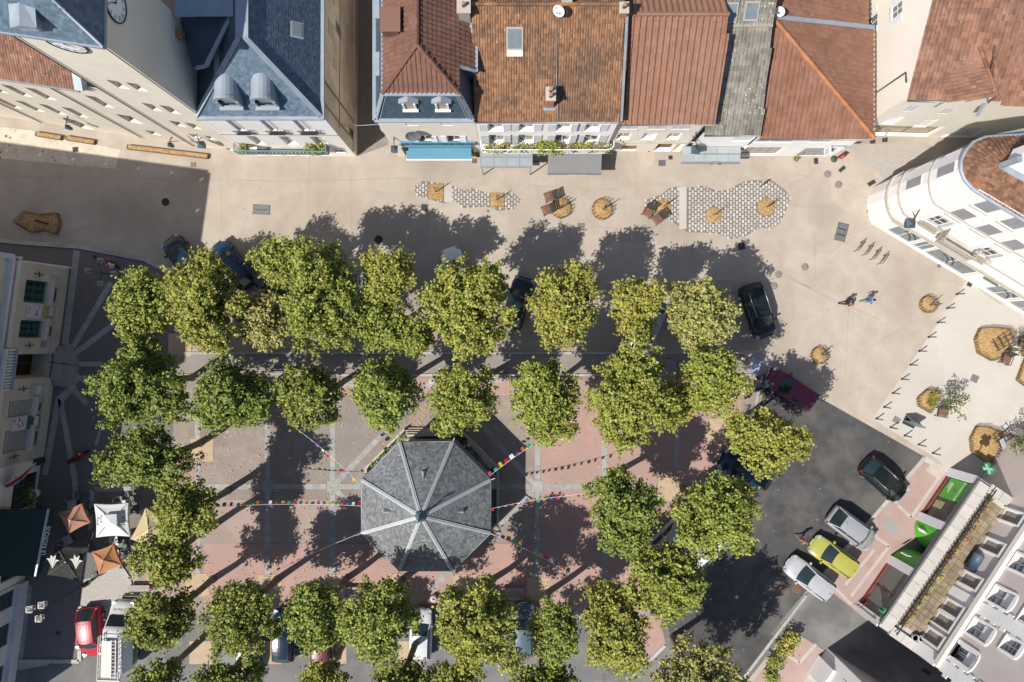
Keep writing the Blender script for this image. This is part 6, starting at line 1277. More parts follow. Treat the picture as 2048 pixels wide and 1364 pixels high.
# ================================================================ BUNTING
FC = {'yellow': (.70, .50, .03), 'green': (.04, .40, .20), 'pink': (.70, .06, .26), 'blue': (.03, .20, .55), 'orange': (.70, .16, .03), 'purple': (.22, .10, .50), 'white': (.75, .75, .76), 'red': (.55, .03, .03), 'mint': (.12, .55, .38)}
FM = {k: mat('flag_' + k, v, rough=.7, trans=.3) for k, v in FC.items()}
def bunting(p0, p1, n, label, cols, z0=5.0, z1=4.25, sag=.5, lean=.8, side=1, sz=.26):
    a, b = P(p0[0], p0[1], z0), P(p1[0], p1[1], z1); t = thing('bunting', label, 'bunting', ((a.x + b.x) / 2, (a.y + b.y) / 2, 0), group='bunting tied to the bandstand'); pt = lambda f: a.lerp(b, f) - Vector((0, 0, sag * 4 * f * (1 - f)))
    MB().tube([pt(k / 14) for k in range(15)], .012, 4).build('cord', M_white_ink, t); d = (b - a); d.z = 0; d.normalize(); nn = Vector((-d.y, d.x, 0)) * side; rs = random.Random(n + int(p0[0]))
    for k in range(n):
        f = (k + .6) / n; c = pt(f); ln = lean + rs.uniform(-.35, .35); dn = (nn * math.sin(ln) + Vector((0, 0, -math.cos(ln)))); w2 = sz * rs.uniform(.38, .55); h2_ = sz * rs.uniform(.9, 1.2); mb = MB(); curl = nn * rs.uniform(-.05, .05)
        mb.raw([c - d * w2, c + d * w2, c + d * w2 * .95 + dn * h2_ * .55 + curl, c - d * w2 * .95 + dn * h2_ * .55 + curl, c + d * w2 * .8 + dn * h2_, c - d * w2 * .8 + dn * h2_], [(0, 1, 2, 3), (3, 2, 4, 5)]); mb.build('flag', FM[cols[k % len(cols)]], t)
CY1 = ['yellow', 'green', 'orange', 'purple', 'white', 'red', 'yellow', 'green', 'red', 'blue', 'yellow', 'mint']
bunting((593, 857), (722, 972), 12, 'bunting slanting from the sparse dark tree down to the upper left of the bandstand', CY1, side=-1)
bunting((426, 1014), (722, 1012), 24, 'longest bunting, running level to the left of the bandstand', ['yellow', 'green', 'pink', 'blue', 'yellow', 'green', 'orange', 'purple', 'white', 'red', 'yellow', 'mint', 'red', 'blue'], side=1, sag=.7)
bunting((548, 1144), (722, 1066), 14, 'bunting seen edge on from the lower left corner of the bandstand to the green flag', ['green', 'white', 'red', 'white', 'purple', 'white', 'red', 'yellow', 'mint', 'white', 'blue', 'red', 'yellow', 'green'], lean=.15)
bunting((1066, 890), (977, 954), 8, 'short bunting rising to the tree at the upper right of the bandstand', ['green', 'orange', 'purple', 'white', 'red', 'yellow', 'mint', 'pink', 'blue'], side=-1, sz=.33)
bunting((1165, 988), (979, 1018), 14, 'bunting crossing the red paving to the tree on the right of the bandstand', ['red', 'yellow', 'mint', 'pink', 'blue', 'yellow', 'green', 'red', 'purple', 'white', 'red', 'yellow', 'green'], side=1)
bunting((1142, 1148), (979, 1066), 15, 'bunting over the dark shade to the lower right of the bandstand', ['green', 'orange', 'purple', 'white', 'red', 'yellow', 'mint', 'pink', 'blue', 'yellow', 'mint', 'orange', 'purple', 'white', 'red'], side=-1, sz=.32)
# ================================================================ AWNINGS
def awning(name, label, wall, u0, u1, v0, v1, out, m, valance=None, seams=0, frame=None):
    t = thing(name, label, 'awning', wall.pt((u0 + u1) / 2, 0, out / 2)); mb = MB(); n = 1
    mb.poly([wall.pt(u0, v1, .12), wall.pt(u1, v1, .12), wall.pt(u1, v0, out), wall.pt(u0, v0, out)]); mb.poly([wall.pt(u0, v1 - .05, .12), wall.pt(u0, v0 - .05, out), wall.pt(u1, v0 - .05, out), wall.pt(u1, v1 - .05, .12)]); mb.build('canopy', m, t)
    mb = MB(); wall.box(mb, u0 - .03, u1 + .03, v0 - .14, v0 + .02, out, out + .1); mb.build('front_bar', valance or M_frame, t); mb = MB(); wall.box(mb, u0, u1, v1 - .03, v1 + .25, .02, .2); mb.build('cassette', frame or m, t)
    mb = MB()
    for u in (u0 + .3, u1 - .3): mb.bar(wall.pt(u, v1 - .5, .05), wall.pt(u, v0 - .1, out - .1), .05, .05)
    mb.build('arm', M_iron, t); return t
M_blue = mat('sky_blue_cloth', (.115, .30, .42), (.13, .32, .445), .8, .8); M_grey = mat('grey_cloth', (.22, .22, .225), (.245, .245, .25), .7, .85, big=((.26, .26, .26), .9, .5)); M_dgreen = mat('bottle_green_cloth', (.010, .034, .034), (.013, .042, .040), 1, .7)
w3_ = Wall(P2(796, 312), P2(962, 312), 0, 9)
zA = 2.6
u0, u1 = w3_.px(806, 300)[0], w3_.px(945, 300)[0]
aw = awning('blue_awning', 'sky blue shop awning with lettering over the shop below the mansard house', w3_, (P(813, 314, 2.5).x - w3_.A.x), (P(943, 314, 2.5).x - w3_.A.x), 2.4, 3.0, .88, M_blue)
wt_ = (P(813, 300, 3).x + P(943, 300, 3).x) / 2 - w3_.A.x
mb = MB(); w3_.box(mb, wt_ - 2.7, wt_ + 2.75, 3.27, 4.0, .02, .12); mb.build('sign_board', mat('deep_blue_board', (.11, .30, .44), (.13, .33, .48), 2, .6), aw)
text('LA CHARCUTERIE DE PAYS', w3_.pt(wt_ + .25, 3.62, .13), w3_.d, (0, 0, 1), .48, M_black_ink, 'shop_lettering', aw)
w4_ = Wall(P2(962.5, 312), Vector((7.05, P2(962.5, 312).y)), 0, 8.5)
sx = lambda px, z, w=w4_: P(px, 320, z).x - w.A.x
aw = awning('grey_awning', 'large plain grey awning with pale lettering on its edge below the flower balcony', w4_, sx(1096, 2.4), sx(1203, 2.4), 2.2, 2.62, 1.88, M_grey, mat('grey_bar', (.20, .20, .20)))
text('BABYLONE', w4_.pt((sx(1096, 2.4) + sx(1203, 2.4)) / 2 + .2, 2.13, 2.0), w4_.d, (0, -.7, .7), .26, M_white_ink, 'shop_lettering', aw)
ca = thing('glass_canopy', 'pale grey glazed canopy of eight panes beside the large grey awning', 'canopy', w4_.pt(2.5, 0, 1.2)); u0, u1 = sx(961, 2.5), sx(1064, 2.5)
M_can = mat('frosted_pane', (.32, .36, .385), (.37, .41, .435), 1.5, .25, spec=.6)
pl_ = lambda u, f: wS_.pt(u, 2.7 - .2 * f, .1 + 1.4 * f)
wS_ = w4_
for i in range(4):
    for j in range(2):
        a, b = u0 + (u1 - u0) * i / 4 + .03, u0 + (u1 - u0) * (i + 1) / 4 - .03; f0, f1 = j / 2 + .02, (j + 1) / 2 - .02; mb = MB(); q = [pl_(a, f0), pl_(b, f0), pl_(b, f1), pl_(a, f1)]; mb.poly(q); mb.poly([p - Vector((0, 0, .03)) for p in reversed(q)]); mb.build('pane', M_can, ca)
mb = MB()
for i in range(5): u = u0 + (u1 - u0) * i / 4; mb.bar(pl_(u, 0), pl_(u, 1), .07, .06)
for f in (0, .5, 1): mb.bar(pl_(u0, f), pl_(u1, f), .1 if f == 1 else .06, .07)
mb.build('frame', M_gutter, ca); mb = MB(); mb.bar(pl_(u0 + .1, 1), wS_.pt(u0 + .1, .02, 1.48), .06, .06); mb.bar(pl_(u1 - .1, 1), wS_.pt(u1 - .1, .02, 1.48), .06, .06); mb.build('post', M_gutter, ca)
# shop canopy under the grey roof
w6_ = Wall(Vector((P(1430, 247, 7.6).x, P(1392, 270, 6.1).y + .2)), Vector((P(1521, 272, 6.1).x, P(1392, 270, 6.1).y + .2)), 0, 6)
ca2 = thing('zinc_canopy', 'pale zinc panelled canopy over the shop below the lichened grey roof', 'canopy', P(1425, 305)); a0_, a1_ = P(1364, 300, 2.8).x - w6_.A.x, P(1482, 300, 2.8).x - w6_.A.x
for i in range(5):
    for j in range(2): u, u2 = a0_ + (a1_ - a0_) * i / 5 + .01, a0_ + (a1_ - a0_) * (i + 1) / 5 - .01; mb = MB(); w6_.box(mb, u, u2, 2.72 - .1 * j, 2.78 - .1 * j, .05 + .55 * j, .58 + .55 * j); mb.build('panel', mat('canopy_zinc', (.36, .40, .42), (.41, .45, .47), 1.2, .5, var=.05), ca2)
mb = MB(); w6_.box(mb, a0_, a1_, 2.4, 2.62, 1.16, 1.24); mb.build('fascia', M_gutter, ca2)
def wall_lamp(name, label, root, head, m=None, hs=.5):
    root, head = Vector(root), Vector(head); t = thing(name, label, 'lamp', (head.x, head.y, 0)); mb = MB(); mb.tube([root, root + Vector((0, 0, .1)), head + Vector((0, 0, .45))], .035, 6); mb.tube([root - Vector((0, 0, .9)), root.lerp(head, .6) + Vector((0, 0, .2))], .025, 6); mb.build('bracket', M_iron, t); mb = MB()
    mb.raw([head + Vector((x * hs * .5, y * hs * .5, .3)) for x, y in ((-1, -1), (1, -1), (1, 1), (-1, 1))] + [head + Vector((x * hs * .3, y * hs * .3, -.25)) for x, y in ((-1, -1), (1, -1), (1, 1), (-1, 1))] + [head + Vector((0, 0, .5))], [(0, 1, 5, 4), (1, 2, 6, 5), (2, 3, 7, 6), (3, 0, 4, 7), (0, 8, 1), (1, 8, 2), (2, 8, 3), (3, 8, 0), (4, 5, 6, 7)]); mb.build('lantern', M_slated, t); mb = MB(); mb.box(head + Vector((0, 0, .02)), (hs * .62, hs * .62, .3)); mb.build('glass', M_glassb, t); return t
wall_lamp('wall_lantern', 'wall lantern on a long bracket over the zinc canopy', P(1391, 262, 5.0), P(1389, 301, 4.0), hs=.62)
wall_lamp('wall_lantern', 'square wall lantern on the right hand corner of the white rounded building', P(1840, 415, 6.2), P(1817, 449, 4.6), hs=.62)
wall_lamp('wall_lantern', 'wall lantern at the alley corner of the mansard house beside the blue awning', P(788, 258, 5.6), P(790, 300, 3.6), hs=.5)
wall_lamp('wall_lantern', 'lantern hanging at the foot of the clock tower wall', P(393, 266, 3.9), P(405, 291, 2.8), hs=.5)
wall_lamp('wall_lantern', 'thin bracket lamp beside the arched doorway of the cream wing', P(137, 234, 4.2), P(139, 256, 3.0), hs=.3)
wall_lamp('wall_lantern', 'small bracket lamp between the two straw planters and the tower', P(345, 275, 3.9), P(343, 291, 2.8), hs=.3)
dish(w3_.pt((P(826, 250, 6.5).x - w3_.A.x), 6.0, .3), (.1, -.95, .35), .52, 'grey satellite dish on the front of the mansard house', .5, m=mat('grey_dish', (.17, .19, .21), rough=.5))
dish(Vector((P(773, 256, 4.5).x, P(773, 256, 4.5).y, 4.3)), (-.2, -.6, .75), .42, 'pale satellite dish at the alley corner of the mansard house', .4, m=M_zinc)
t = thing('alley_cable', 'thin cable crossing the alley between the two houses', 'cable', P(745, 250)); MB().tube([P(664, 250, 5.5), P(720, 251, 5.3), P(770, 248, 5.4)], .025, 5).build('cable', M_zinc, t); MB().tube([P(770, 248, 5.4), P(771, 252, 5.2)], .05, 6).build('anchor', M_iron, t)
# green cafe awning and curved red awning on the left
cw = Wall(P2(LX(1158), 1158), P2(LX(917), 917), 0, 10.6)
pA, pB, pC, pD = P(96, 1018, 3.2), P(70, 1152, 3.2), P(-20, 1152, 4.3), P(-10, 1018, 4.3)
ga = thing('dark_green_awning', 'very dark green cafe awning with white lettering along its pale front bar', 'awning', P(45, 1085)); mb = MB(); mb.poly([pA, pD, pC, pB]); mb.poly([p - Vector((0, 0, .06)) for p in (pB, pC, pD, pA)]); mb.build('canopy', M_dgreen, ga); mb = MB(); mb.bar(pA + Vector((.04, 0, 0)), pB + Vector((.04, 0, 0)), .12, .14); mb.build('front_bar', M_strip2, ga); mb = MB(); mb.poly([pA + Vector((.1, 0, -.05)), pB + Vector((.1, 0, -.05)), pB + Vector((.32, 0, -.32)), pA + Vector((.32, 0, -.32))]); mb.build('valance', M_dgreen, ga)
text('LE KIOSQUE', (pA + pB) / 2 + Vector((.23, .1, -.15)), (pA - pB), (-1, 0, 1), .40, M_white_ink, 'shop_lettering', ga); mb = MB()
for p, q_ in ((pA, pD), (pB, pC)): mb.bar(p - Vector((0, 0, .1)), q_ - Vector((0, 0, .6)), .05, .05)
mb.build('arm', M_iron, ga)
ra = thing('red_awning', 'curved dark red awning with pale lettering on the shaded cafe front', 'awning', P(35, 945)); n = 9; tp = [Vector(P(72 - 8.0 * k, 925 + 5.0 * k + 7 * math.sin(k / 8 * 2.2), 3.4 + .12 * k)) for k in range(n)]; bt = [Vector(P(70 - 7.2 * k, 928 + 5.2 * k + 12 * math.sin(k / 8 * 2.6), 2.6 + .1 * k)) for k in range(n)]; mb = MB()
for k in range(n - 1): mb.poly([tp[k], tp[k + 1], bt[k + 1], bt[k]], 0, True); mb.poly([p + Vector((-.02, .02, 0)) for p in (bt[k], bt[k + 1], tp[k + 1], tp[k])], 0, True)
mb.build('canopy', mat('crimson_cloth', (.30, .015, .035), (.34, .02, .045), 2, .7), ra); mb = MB(); mb.tube(bt, .03, 5); mb.tube(tp, .02, 5); mb.build('hem', M_frame, ra); mb = MB()
for k in (3, 5, 6): c_ = (tp[k] + bt[k]) / 2 + Vector((.06, -.04, .02)); dd = (tp[k + 1] - tp[k]).normalized(); uu_ = (tp[k] - bt[k]).normalized(); mb.poly([c_ - dd * .2 - uu_ * .1, c_ + dd * .2 - uu_ * .1, c_ + dd * .16 + uu_ * .1, c_ - dd * .2 + uu_ * .12])
mb.build('shop_lettering', mat('pale_pink_print', (.55, .35, .38), (.4, .05, .08), 14, .7, fac=(.48, .52)), ra)
# ================================================================ TERRACE: parasols, tables, chairs
def parasol(label, corners, top, zc, zt_, m, mside=None, vent=False, group='parasols on the cafe terrace', flap=.22, base=None):
    cs = [P(x, y, zc) for x, y in corners]; tp_ = P(top[0], top[1], zt_); g0 = P(base[0], base[1]) if base else Vector((tp_.x, tp_.y, 0)); g0 = Vector((tp_.x, tp_.y, 0)); t = thing('parasol', label, 'parasol', g0, group=group); mb = MB(); n = 6
    def edge(a, b, f): p = a.lerp(b, f); c = (cs[0] + cs[1] + cs[2] + cs[3]) / 4; return p.lerp(c, .07 * math.sin(math.pi * f)) - Vector((0, 0, .0))
    for i in range(4):
        a, b = cs[i], cs[(i + 1) % 4]
        for k in range(n):
            p, q = edge(a, b, k / n), edge(a, b, (k + 1) / n)
            for s_ in range(4):
                f0, f1 = s_ / 4, (s_ + 1) / 4; sg = lambda f: Vector((0, 0, -.10 * math.sin(math.pi * f)))
                mb.poly([p.lerp(tp_, f0) + sg(f0), q.lerp(tp_, f0) + sg(f0), q.lerp(tp_, f1) + sg(f1), p.lerp(tp_, f1) + sg(f1)], 0, True)
    cn = mb.build('canopy', m, t); mb = MB()
    for i in range(4):
        a, b = cs[i], cs[(i + 1) % 4]
        for k in range(n): p, q = edge(a, b, k / n), edge(a, b, (k + 1) / n); dz = Vector((0, 0, -flap)); mb.poly([p, q, q + dz, p + dz])
    mb.build('valance', mside or m, t); mb = MB(); mb.tube([(tp_.x, tp_.y, .05), tp_], .03, 8); mb.build('pole', M_zinc, t); mb = MB(); mb.lathe((tp_.x, tp_.y, .02), [(.32, 0), (.32, .07), (.08, .1)], 14); mb.build('base', M_slated, t); MB().ball(tp_ + Vector((0, 0, .03)), .06, 8).build('finial', M_frame, t); mb = MB()
    for c_ in cs: mb.bar(c_ - Vector((0, 0, .03)), tp_ - Vector((0, 0, .06)), .025, .03)
    mb.build('rib', M_brownw, t); return t, cs, tp_
M_or = mat('orange_cloth', (.50, .225, .105), (.54, .25, .12), 1.2, .85, trans=.12); M_orp = mat('faded_pink_cloth', (.46, .235, .165), (.50, .26, .185), 1.2, .85, trans=.12); M_ord = mat('deep_orange', (.52, .20, .04), rough=.8, trans=.2); M_wc = mat('white_cloth', (.58, .59, .61), (.62, .63, .65), 1, .85, trans=.1); M_yl = mat('pale_yellow_cloth', (.60, .50, .26), (.68, .60, .40), .9, .85, trans=.15); M_blk = mat('black_cloth', (.022, .024, .027), (.03, .032, .035), 1.2, .8)
parasol('faded pink and orange parasol in the shade left of the white one', [(116, 1026), (163, 1007), (181, 1045), (137, 1068)], (141, 1041), 2.5, 3.05, M_orp, M_ord)
parasol('orange parasol in the sun below the white one', [(183, 1104), (227, 1088), (244, 1130), (198, 1150)], (206, 1121), 2.5, 3.05, M_or, M_ord)
tW, csW, tpW = parasol('big square white parasol with a vented top and black lettering', [(188, 1008), (256, 1006), (260, 1073), (192, 1075)], (220, 1041), 2.7, 3.35, M_wc)
mb = MB(); vz = 3.30; vc = [P(x, y, vz) for x, y in ((208, 1030), (233, 1028), (234, 1053), (209, 1054))]
for i in range(4): mb.poly([vc[i], vc[(i + 1) % 4], tpW + Vector((0, 0, .14))])
for i in range(4): mb.poly([vc[i], vc[(i + 1) % 4], vc[(i + 1) % 4] - Vector((0, 0, .12)), vc[i] - Vector((0, 0, .12))])
mb.build('vent', M_wc, tW)
text('fox', P(246, 1041, 3.0) + Vector((0, 0, .06)), (0, 1, 0), (-1, 0, .45), .55, M_black_ink, 'brand_lettering', tW); text('fox', P(197, 1042, 3.0) + Vector((0, 0, .06)), (0, -1, 0), (1, 0, .45), .5, M_black_ink, 'brand_lettering', tW)
parasol('pale yellow parasol half under the plane tree', [(291, 1016), (336, 1038), (296, 1098), (261, 1078)], (296, 1058), 2.6, 3.15, M_yl)
tK, csK, tpK = parasol('black parasol with white leaf emblems beside the dark green awning', [(110, 1090), (175, 1096), (158, 1163), (94, 1150)], (131, 1124), 2.55, 3.1, M_blk, mat('grey_valance', (.27, .26, .245), rough=.8))
mb = MB()
for (cx_, cy_, sg) in ((154, 1122, 1), (107, 1121, -1)):
    c_ = P(cx_, cy_, 2.86)
    for k in range(4): a_ = -1.0 + .75 * k; d = Vector((math.sin(a_) * .55, math.cos(a_) * .75 - .2, 0)); zz = Vector((0, 0, .12)); s_ = Vector((d.y, -d.x, 0)).normalized() * .10; mb.poly([c_ - Vector((0, .55, 0)) + zz, c_ + d * .5 + s_ + zz, c_ + d + zz, c_ + d * .5 - s_ + zz])
mb.build('leaf_emblem', mat('ivory_print', (.62, .60, .55), rough=.8), tK)
M_cgreen = mat('green_chair', (.10, .15, .11), (.13, .18, .14), 4, .6); M_ttop = mat('marbled_top', (.52, .50, .50), (.36, .33, .32), 5, .4, fac=(.42, .58)); M_lmet = mat('light_metal', (.55, .56, .57), rough=.4, metal=.4)
def cafe_chair(mseat):
    t = thing('cafe_chair', None, 'chair', (0, 0, 0), local=True); mb = MB(); mb.box((0, 0, .45), (.42, .42, .04)); mb.build('seat', mseat, t); mb = MB()
    mb.tube([(-.2, -.2, .46), (-.21, -.25, .85), (0, -.28, .9), (.21, -.25, .85), (.2, -.2, .46)], .018, 6)
    for k in range(3): mb.box((-.1 + .1 * k, -.25, .68), (.05, .02, .36))
    mb.build('backrest', mseat, t)
    for x in (-1, 1):
        for y in (-1, 1): MB().tube([(x * .19, y * .19, .44), (x * .22, y * .22, .0)], .016, 6).build('leg', M_lmet, t)
    mb = MB()
    for x in (-1, 1): mb.tube([(x * .21, -.2, .66), (x * .23, .1, .66), (x * .21, .18, .45)], .014, 6)
    mb.build('armrest', M_lmet, t); return t
def cafe_table(mtop):
    t = thing('cafe_table', None, 'table', (0, 0, 0), local=True); MB().box((0, 0, .73), (.68, .68, .035)).build('tabletop', mtop, t); MB().tube([(0, 0, .02), (0, 0, .72)], .035, 8).build('column', M_iron, t); mb = MB(); mb.box((0, 0, .025), (.5, .07, .04)); mb.box((0, 0, .03), (.07, .5, .045)); mb.build('foot', M_iron, t); return t
protos = {}
def place(fn, key, arg, x, y, rz, label, group):
    if key not in protos: o = fn(arg); protos[key] = o
    else: o = copy_tree(protos[key])
    v = P(x, y); o.location = v; o.rotation_euler = (0, 0, math.radians(rz)); ORG[o.name] = Vector((0, 0, 0)); tag(o, label, None, group); return o
TB = [(156, 1006, 5, 'square table above the faded pink parasol in the shade'), (265, 1003, 20, 'square marbled table in the sun right above the white parasol'), (147, 1075, 30, 'tilted square table just below the faded pink parasol'), (240, 1103, 4, 'pale table right of the orange parasol'), (180, 1026, 10, 'table half hidden between the pink and white parasols'), (238, 1077, 10, 'table poking out under the lower edge of the white parasol'), (300, 1022, 30, 'table hidden beside the yellow parasol'), (76, 1013, 5, 'table in the dark beside the top of the green awning')]
for x, y, r, lb in TB: place(cafe_table, 'table', M_ttop, x, y, r, lb, 'tables of the cafe terrace')
CH = [(162, 987, 180, 'green chair at the head of the shaded table above the pink parasol'), (140, 1005, -90, 'green chair left of the shaded table above the pink parasol'), (176, 1003, 90, 'green chair right of the shaded table above the pink parasol'), (266, 985, 185, 'chair above the marbled table by the white parasol'), (246, 996, -80, 'dark chair left of the marbled table by the white parasol'), (267, 1019, 10, 'chair below the marbled table by the white parasol'), (212, 1003, 180, 'chair whose back shows above the white parasol'), (315, 1008, 70, 'pale chair under the tree right of the white parasol'), (330, 995, 40, 'dark chair under the tree, farthest right of the terrace'), (132, 1082, -60, 'green chair left of the tilted table'), (163, 1074, 110, 'green chair right of the tilted table'), (224, 1084, -80, 'chair under the white parasol edge, left of the pale table'), (247, 1086, 170, 'chair above the pale table right of the orange parasol'), (192, 1150, 20, 'pale chair at the lower left corner of the orange parasol'), (258, 1090, 80, 'dark chair between the orange and the yellow parasol')]
for x, y, r, lb in CH: place(cafe_chair, 'chair', M_cgreen, x, y, r, lb, 'chairs of the cafe terrace')
# ================================================================ WOODEN ARMCHAIRS AND STAKED PLANTERS
M_slat = mat('red_brown_slat', (.19, .095, .065), (.26, .14, .10), 5, .75, var=.15); M_slatd = mat('dark_slat', (.045, .038, .034), (.07, .06, .052), 5, .7, var=.1)
def armchair(_):
    t = thing('wooden_armchair', None, 'armchair', (0, 0, 0), local=True)
    for k in range(5): MB().box((0, -.26 + .13 * k, .40 - .012 * k * 0), (.62, .115, .03)).build('seat_slat', M_slat, t)
    for k in range(4):
        M_ = Matrix.Rotation(-.5, 3, 'X'); MB().box((0, .37 + .075 * k, .52 + .14 * k), (.62, .03, .12), M_).build('back_slat', M_slatd, t)
    for x in (-.33, .33):
        MB().bar((x, -.33, .60), (x, .40, .62), .06, .03).build('armrest', M_slat, t)
        mb = MB(); mb.bar((x, -.3, 0), (x, -.3, .6), .05, .05); mb.bar((x, .3, 0), (x, .62, 1.05), .05, .05); mb.bar((x, -.3, .37), (x, .36, .37), .04, .05); mb.build('side_frame', M_iron, t)
    return t
AR = [(1097, 396, 75 - 180 - 0, 'wooden armchair upper left of the left round straw planter'), (1092, 422, -70, 'wooden armchair touching the left side of the round straw planter'), (1293, 427, -30, 'wooden armchair on the left edge of the white paver island'), (1312, 440, -52, 'wooden armchair just below the left tip of the white paver island'), (2005, 720, -20, 'wooden armchair below the big straw bed at the right'), (2038, 686, -20, 'wooden armchair at the right edge beside the leafy young tree'), (1878, 825, -10, 'wooden armchair under the small leafy tree near the blue-grey panel'), (2025, 925, 0, 'wooden armchair in the shade next to the pharmacy cross')]
for x, y, r, lb in AR:
    if x == 1097: r = -75
    place(armchair, 'arm', None, x, y, r, lb, 'wooden armchairs beside the planters')
M_stake = mat('chestnut_stake', (.24, .145, .075), (.36, .23, .125), 5, .9, var=.25)
def staked_bed(label, pts, name='straw_bed', h=.55, dens=5.2, pole=None, group='straw beds fenced with stakes', mul=None):
    w = [P(x, y) for x, y in pts]; c = sum(w, Vector()) / len(w); t = thing(name, label, 'planter', (c.x, c.y, 0), group=group)
    mb = MB(); n = len(w); rs = random.Random(int(pts[0][0])); inner = [p.lerp(c, .06) for p in w]; mid = [p.lerp(c, .45) for p in w]; vs = [(p.x, p.y, .10) for p in inner] + [(p.x, p.y, .24 + rs.uniform(-.04, .05)) for p in mid] + [(c.x, c.y, .27)]; fs = [(i, (i + 1) % n, n + (i + 1) % n, n + i) for i in range(n)] + [(n + i, n + (i + 1) % n, 2 * n) for i in range(n)]; mb.raw(vs, fs, 0, True); mb.poly([(p.x, p.y, .012) for p in w]); mb.build('mulch', mul or M_dirt, t)
    k_ = 0; V = []; wires = MB()
    for i in range(n):
        a, b = w[i], w[(i + 1) % n]; m = max(1, int((b - a).length * dens)); wires.bar(a + Vector((0, 0, h * .7)), b + Vector((0, 0, h * .7)), .015, .015); wires.bar(a + Vector((0, 0, h * .3)), b + Vector((0, 0, h * .3)), .015, .015)
        for j in range(m):
            p = a.lerp(b, (j + .5) / m); hh_ = h * rs.uniform(.85, 1.12); q = p + Vector((rs.uniform(-.03, .03), rs.uniform(-.03, .03), hh_)); mb = MB(); mb.bar(p, q, .05, .04); mb.build('stake', M_stake, t)
    wires.build('wire', M_iron, t); return t, c
def ring_pts(x, y, r, n=18): return [(x + r * math.cos(2 * math.pi * k / n), y + r * math.sin(2 * math.pi * k / n)) for k in range(n)]
def sapling(x, y, h, label, twigs=0, leafy=None, seed=1, lean=(0, 0), r=.05):
    p = P(x, y); t = thing('young_tree', label, 'tree', (p.x, p.y, 0), group='young trees'); q = p + Vector((lean[0], lean[1], h)); mb = MB(); mb.tube([p + Vector((0, 0, .05)), p.lerp(q, .5) + Vector((.03, -.02, 0)), q], [r, r * .8, r * .5], 7); mb.build('trunk', mat('dark_bark', (.075, .055, .045), (.12, .095, .075), 9, .9), t); rs = random.Random(seed); mb = MB(); ends = []
    for k in range(twigs):
        f = rs.uniform(.5, 1.0); a_ = rs.uniform(0, 6.28); e_ = p.lerp(q, f) + Vector((math.cos(a_), math.sin(a_), .5)) * rs.uniform(.25, .6) * (leafy or .7); mb.tube([p.lerp(q, f), e_], [.02, .008], 5); ends.append(e_)
    if twigs: mb.build('branches', MATS['dark_bark'], t)
    if leafy: leaf_cloud('crown', [(q.x, q.y, h - .1, leafy * .55, leafy * .55, leafy * .5)] + [(e.x, e.y, e.z, .32 * leafy, .32 * leafy, .28 * leafy) for e in ends], int(330 * leafy), [mat('olive_leaf', (.085, .10, .045), (.13, .145, .07), 2, .6, var=.3, trans=.2), M_leaf[0]], t, seed, .10)
    mb = MB(); s_ = p + Vector((.18, .12, 0)); mb.tube([s_, s_ + Vector((0, 0, min(1.2, h * .8)))], .03, 6); mb.build('stake', M_stake, t); return t
staked_bed('left round straw planter fenced with stakes, beside two armchairs', ring_pts(1122, 416, 21), 'round_planter'); sapling(1120, 418, 2.1, 'bare young tree in the left round straw planter', 2, seed=1)
staked_bed('right round straw planter fenced with stakes, standing alone', ring_pts(1204, 419, 21), 'round_planter'); sapling(1205, 420, 2.1, 'bare young tree in the right round straw planter', 2, seed=2)
staked_bed('round straw planter by the row of bollards', ring_pts(1854, 609, 17), 'round_planter'); sapling(1855, 610, 1.9, 'twiggy young tree in the round planter by the bollards', 6, seed=3)
staked_bed('round straw planter half in tree shade near the maroon car', ring_pts(1637, 711, 17), 'round_planter'); sapling(1640, 708, 1.6, 'twiggy young tree in the round planter near the maroon car', 5, seed=4)
staked_bed('long straw bed in the deep shade at the left', [(33, 446), (52, 424), (85, 430), (118, 427), (124, 444), (118, 470), (92, 462), (66, 466)], h=.5); 
t = thing('timber_log', 'dark log lying on the straw bed in the deep shade', 'log', P(89, 444)); MB().tube([P(77, 442) + Vector((0, 0, .33)), P(102, 449) + Vector((0, 0, .33))], .07, 8).build('log', M_slatd, t); MB().tube([P(77, 442) + Vector((-.03, 0, .33)), P(77, 442) + Vector((-.01, 0, .33))], .06, 8).build('cut_end', M_stake, t)
staked_bed('largest straw bed at the right, with a dark trellis leaning over it', [(1946, 678), (1956, 656), (1985, 654), (2015, 657), (2028, 664), (2020, 690), (1998, 716), (1980, 722), (1952, 706)]); staked_bed('straw bed at the left of the small leafy tree', [(1832, 796), (1852, 778), (1868, 779), (1880, 784), (1870, 806), (1858, 826), (1834, 812)])
staked_bed('straw bed half in the shadow of the pharmacy corner', [(1937, 876), (1950, 851), (1972, 852), (2006, 864), (2000, 890), (1986, 920), (1972, 926), (1940, 903)]); staked_bed('straw bed cut by the right edge of the photograph', [(2030, 760), (2044, 722), (2060, 700), (2090, 700), (2090, 780), (2046, 772)])
sapling(1872, 800, 2.4, 'small leafy young tree in the bed near the blue-grey panel', 10, 1.5, 21); sapling(2012, 700, 2.3, 'leafy young tree with dark green leaves beside the largest straw bed', 9, 1.3, 22); sapling(2012, 872, 2.8, 'airy young tree beside the shaded straw bed', 12, 1.9, 23)
for i_, (x, y, lb) in enumerate(((1856, 806, 'low green shrub at the left of the small bed'), (1862, 790, 'taller yellow-green shrub at the top of the small bed'))):
    p = P(x, y); t = thing('small_shrub', lb, 'shrub', (p.x, p.y, 0), group='shrubs in the straw bed'); leaf_cloud('foliage', [(p.x, p.y, .55, .32, .3, .3)], 150, [M_leaf[0], M_leaf[2]], t, 70 + i_, .1); MB().tube([(p.x, p.y, .1), (p.x, p.y, .5)], .02, 5).build('stem', M_bark, t)
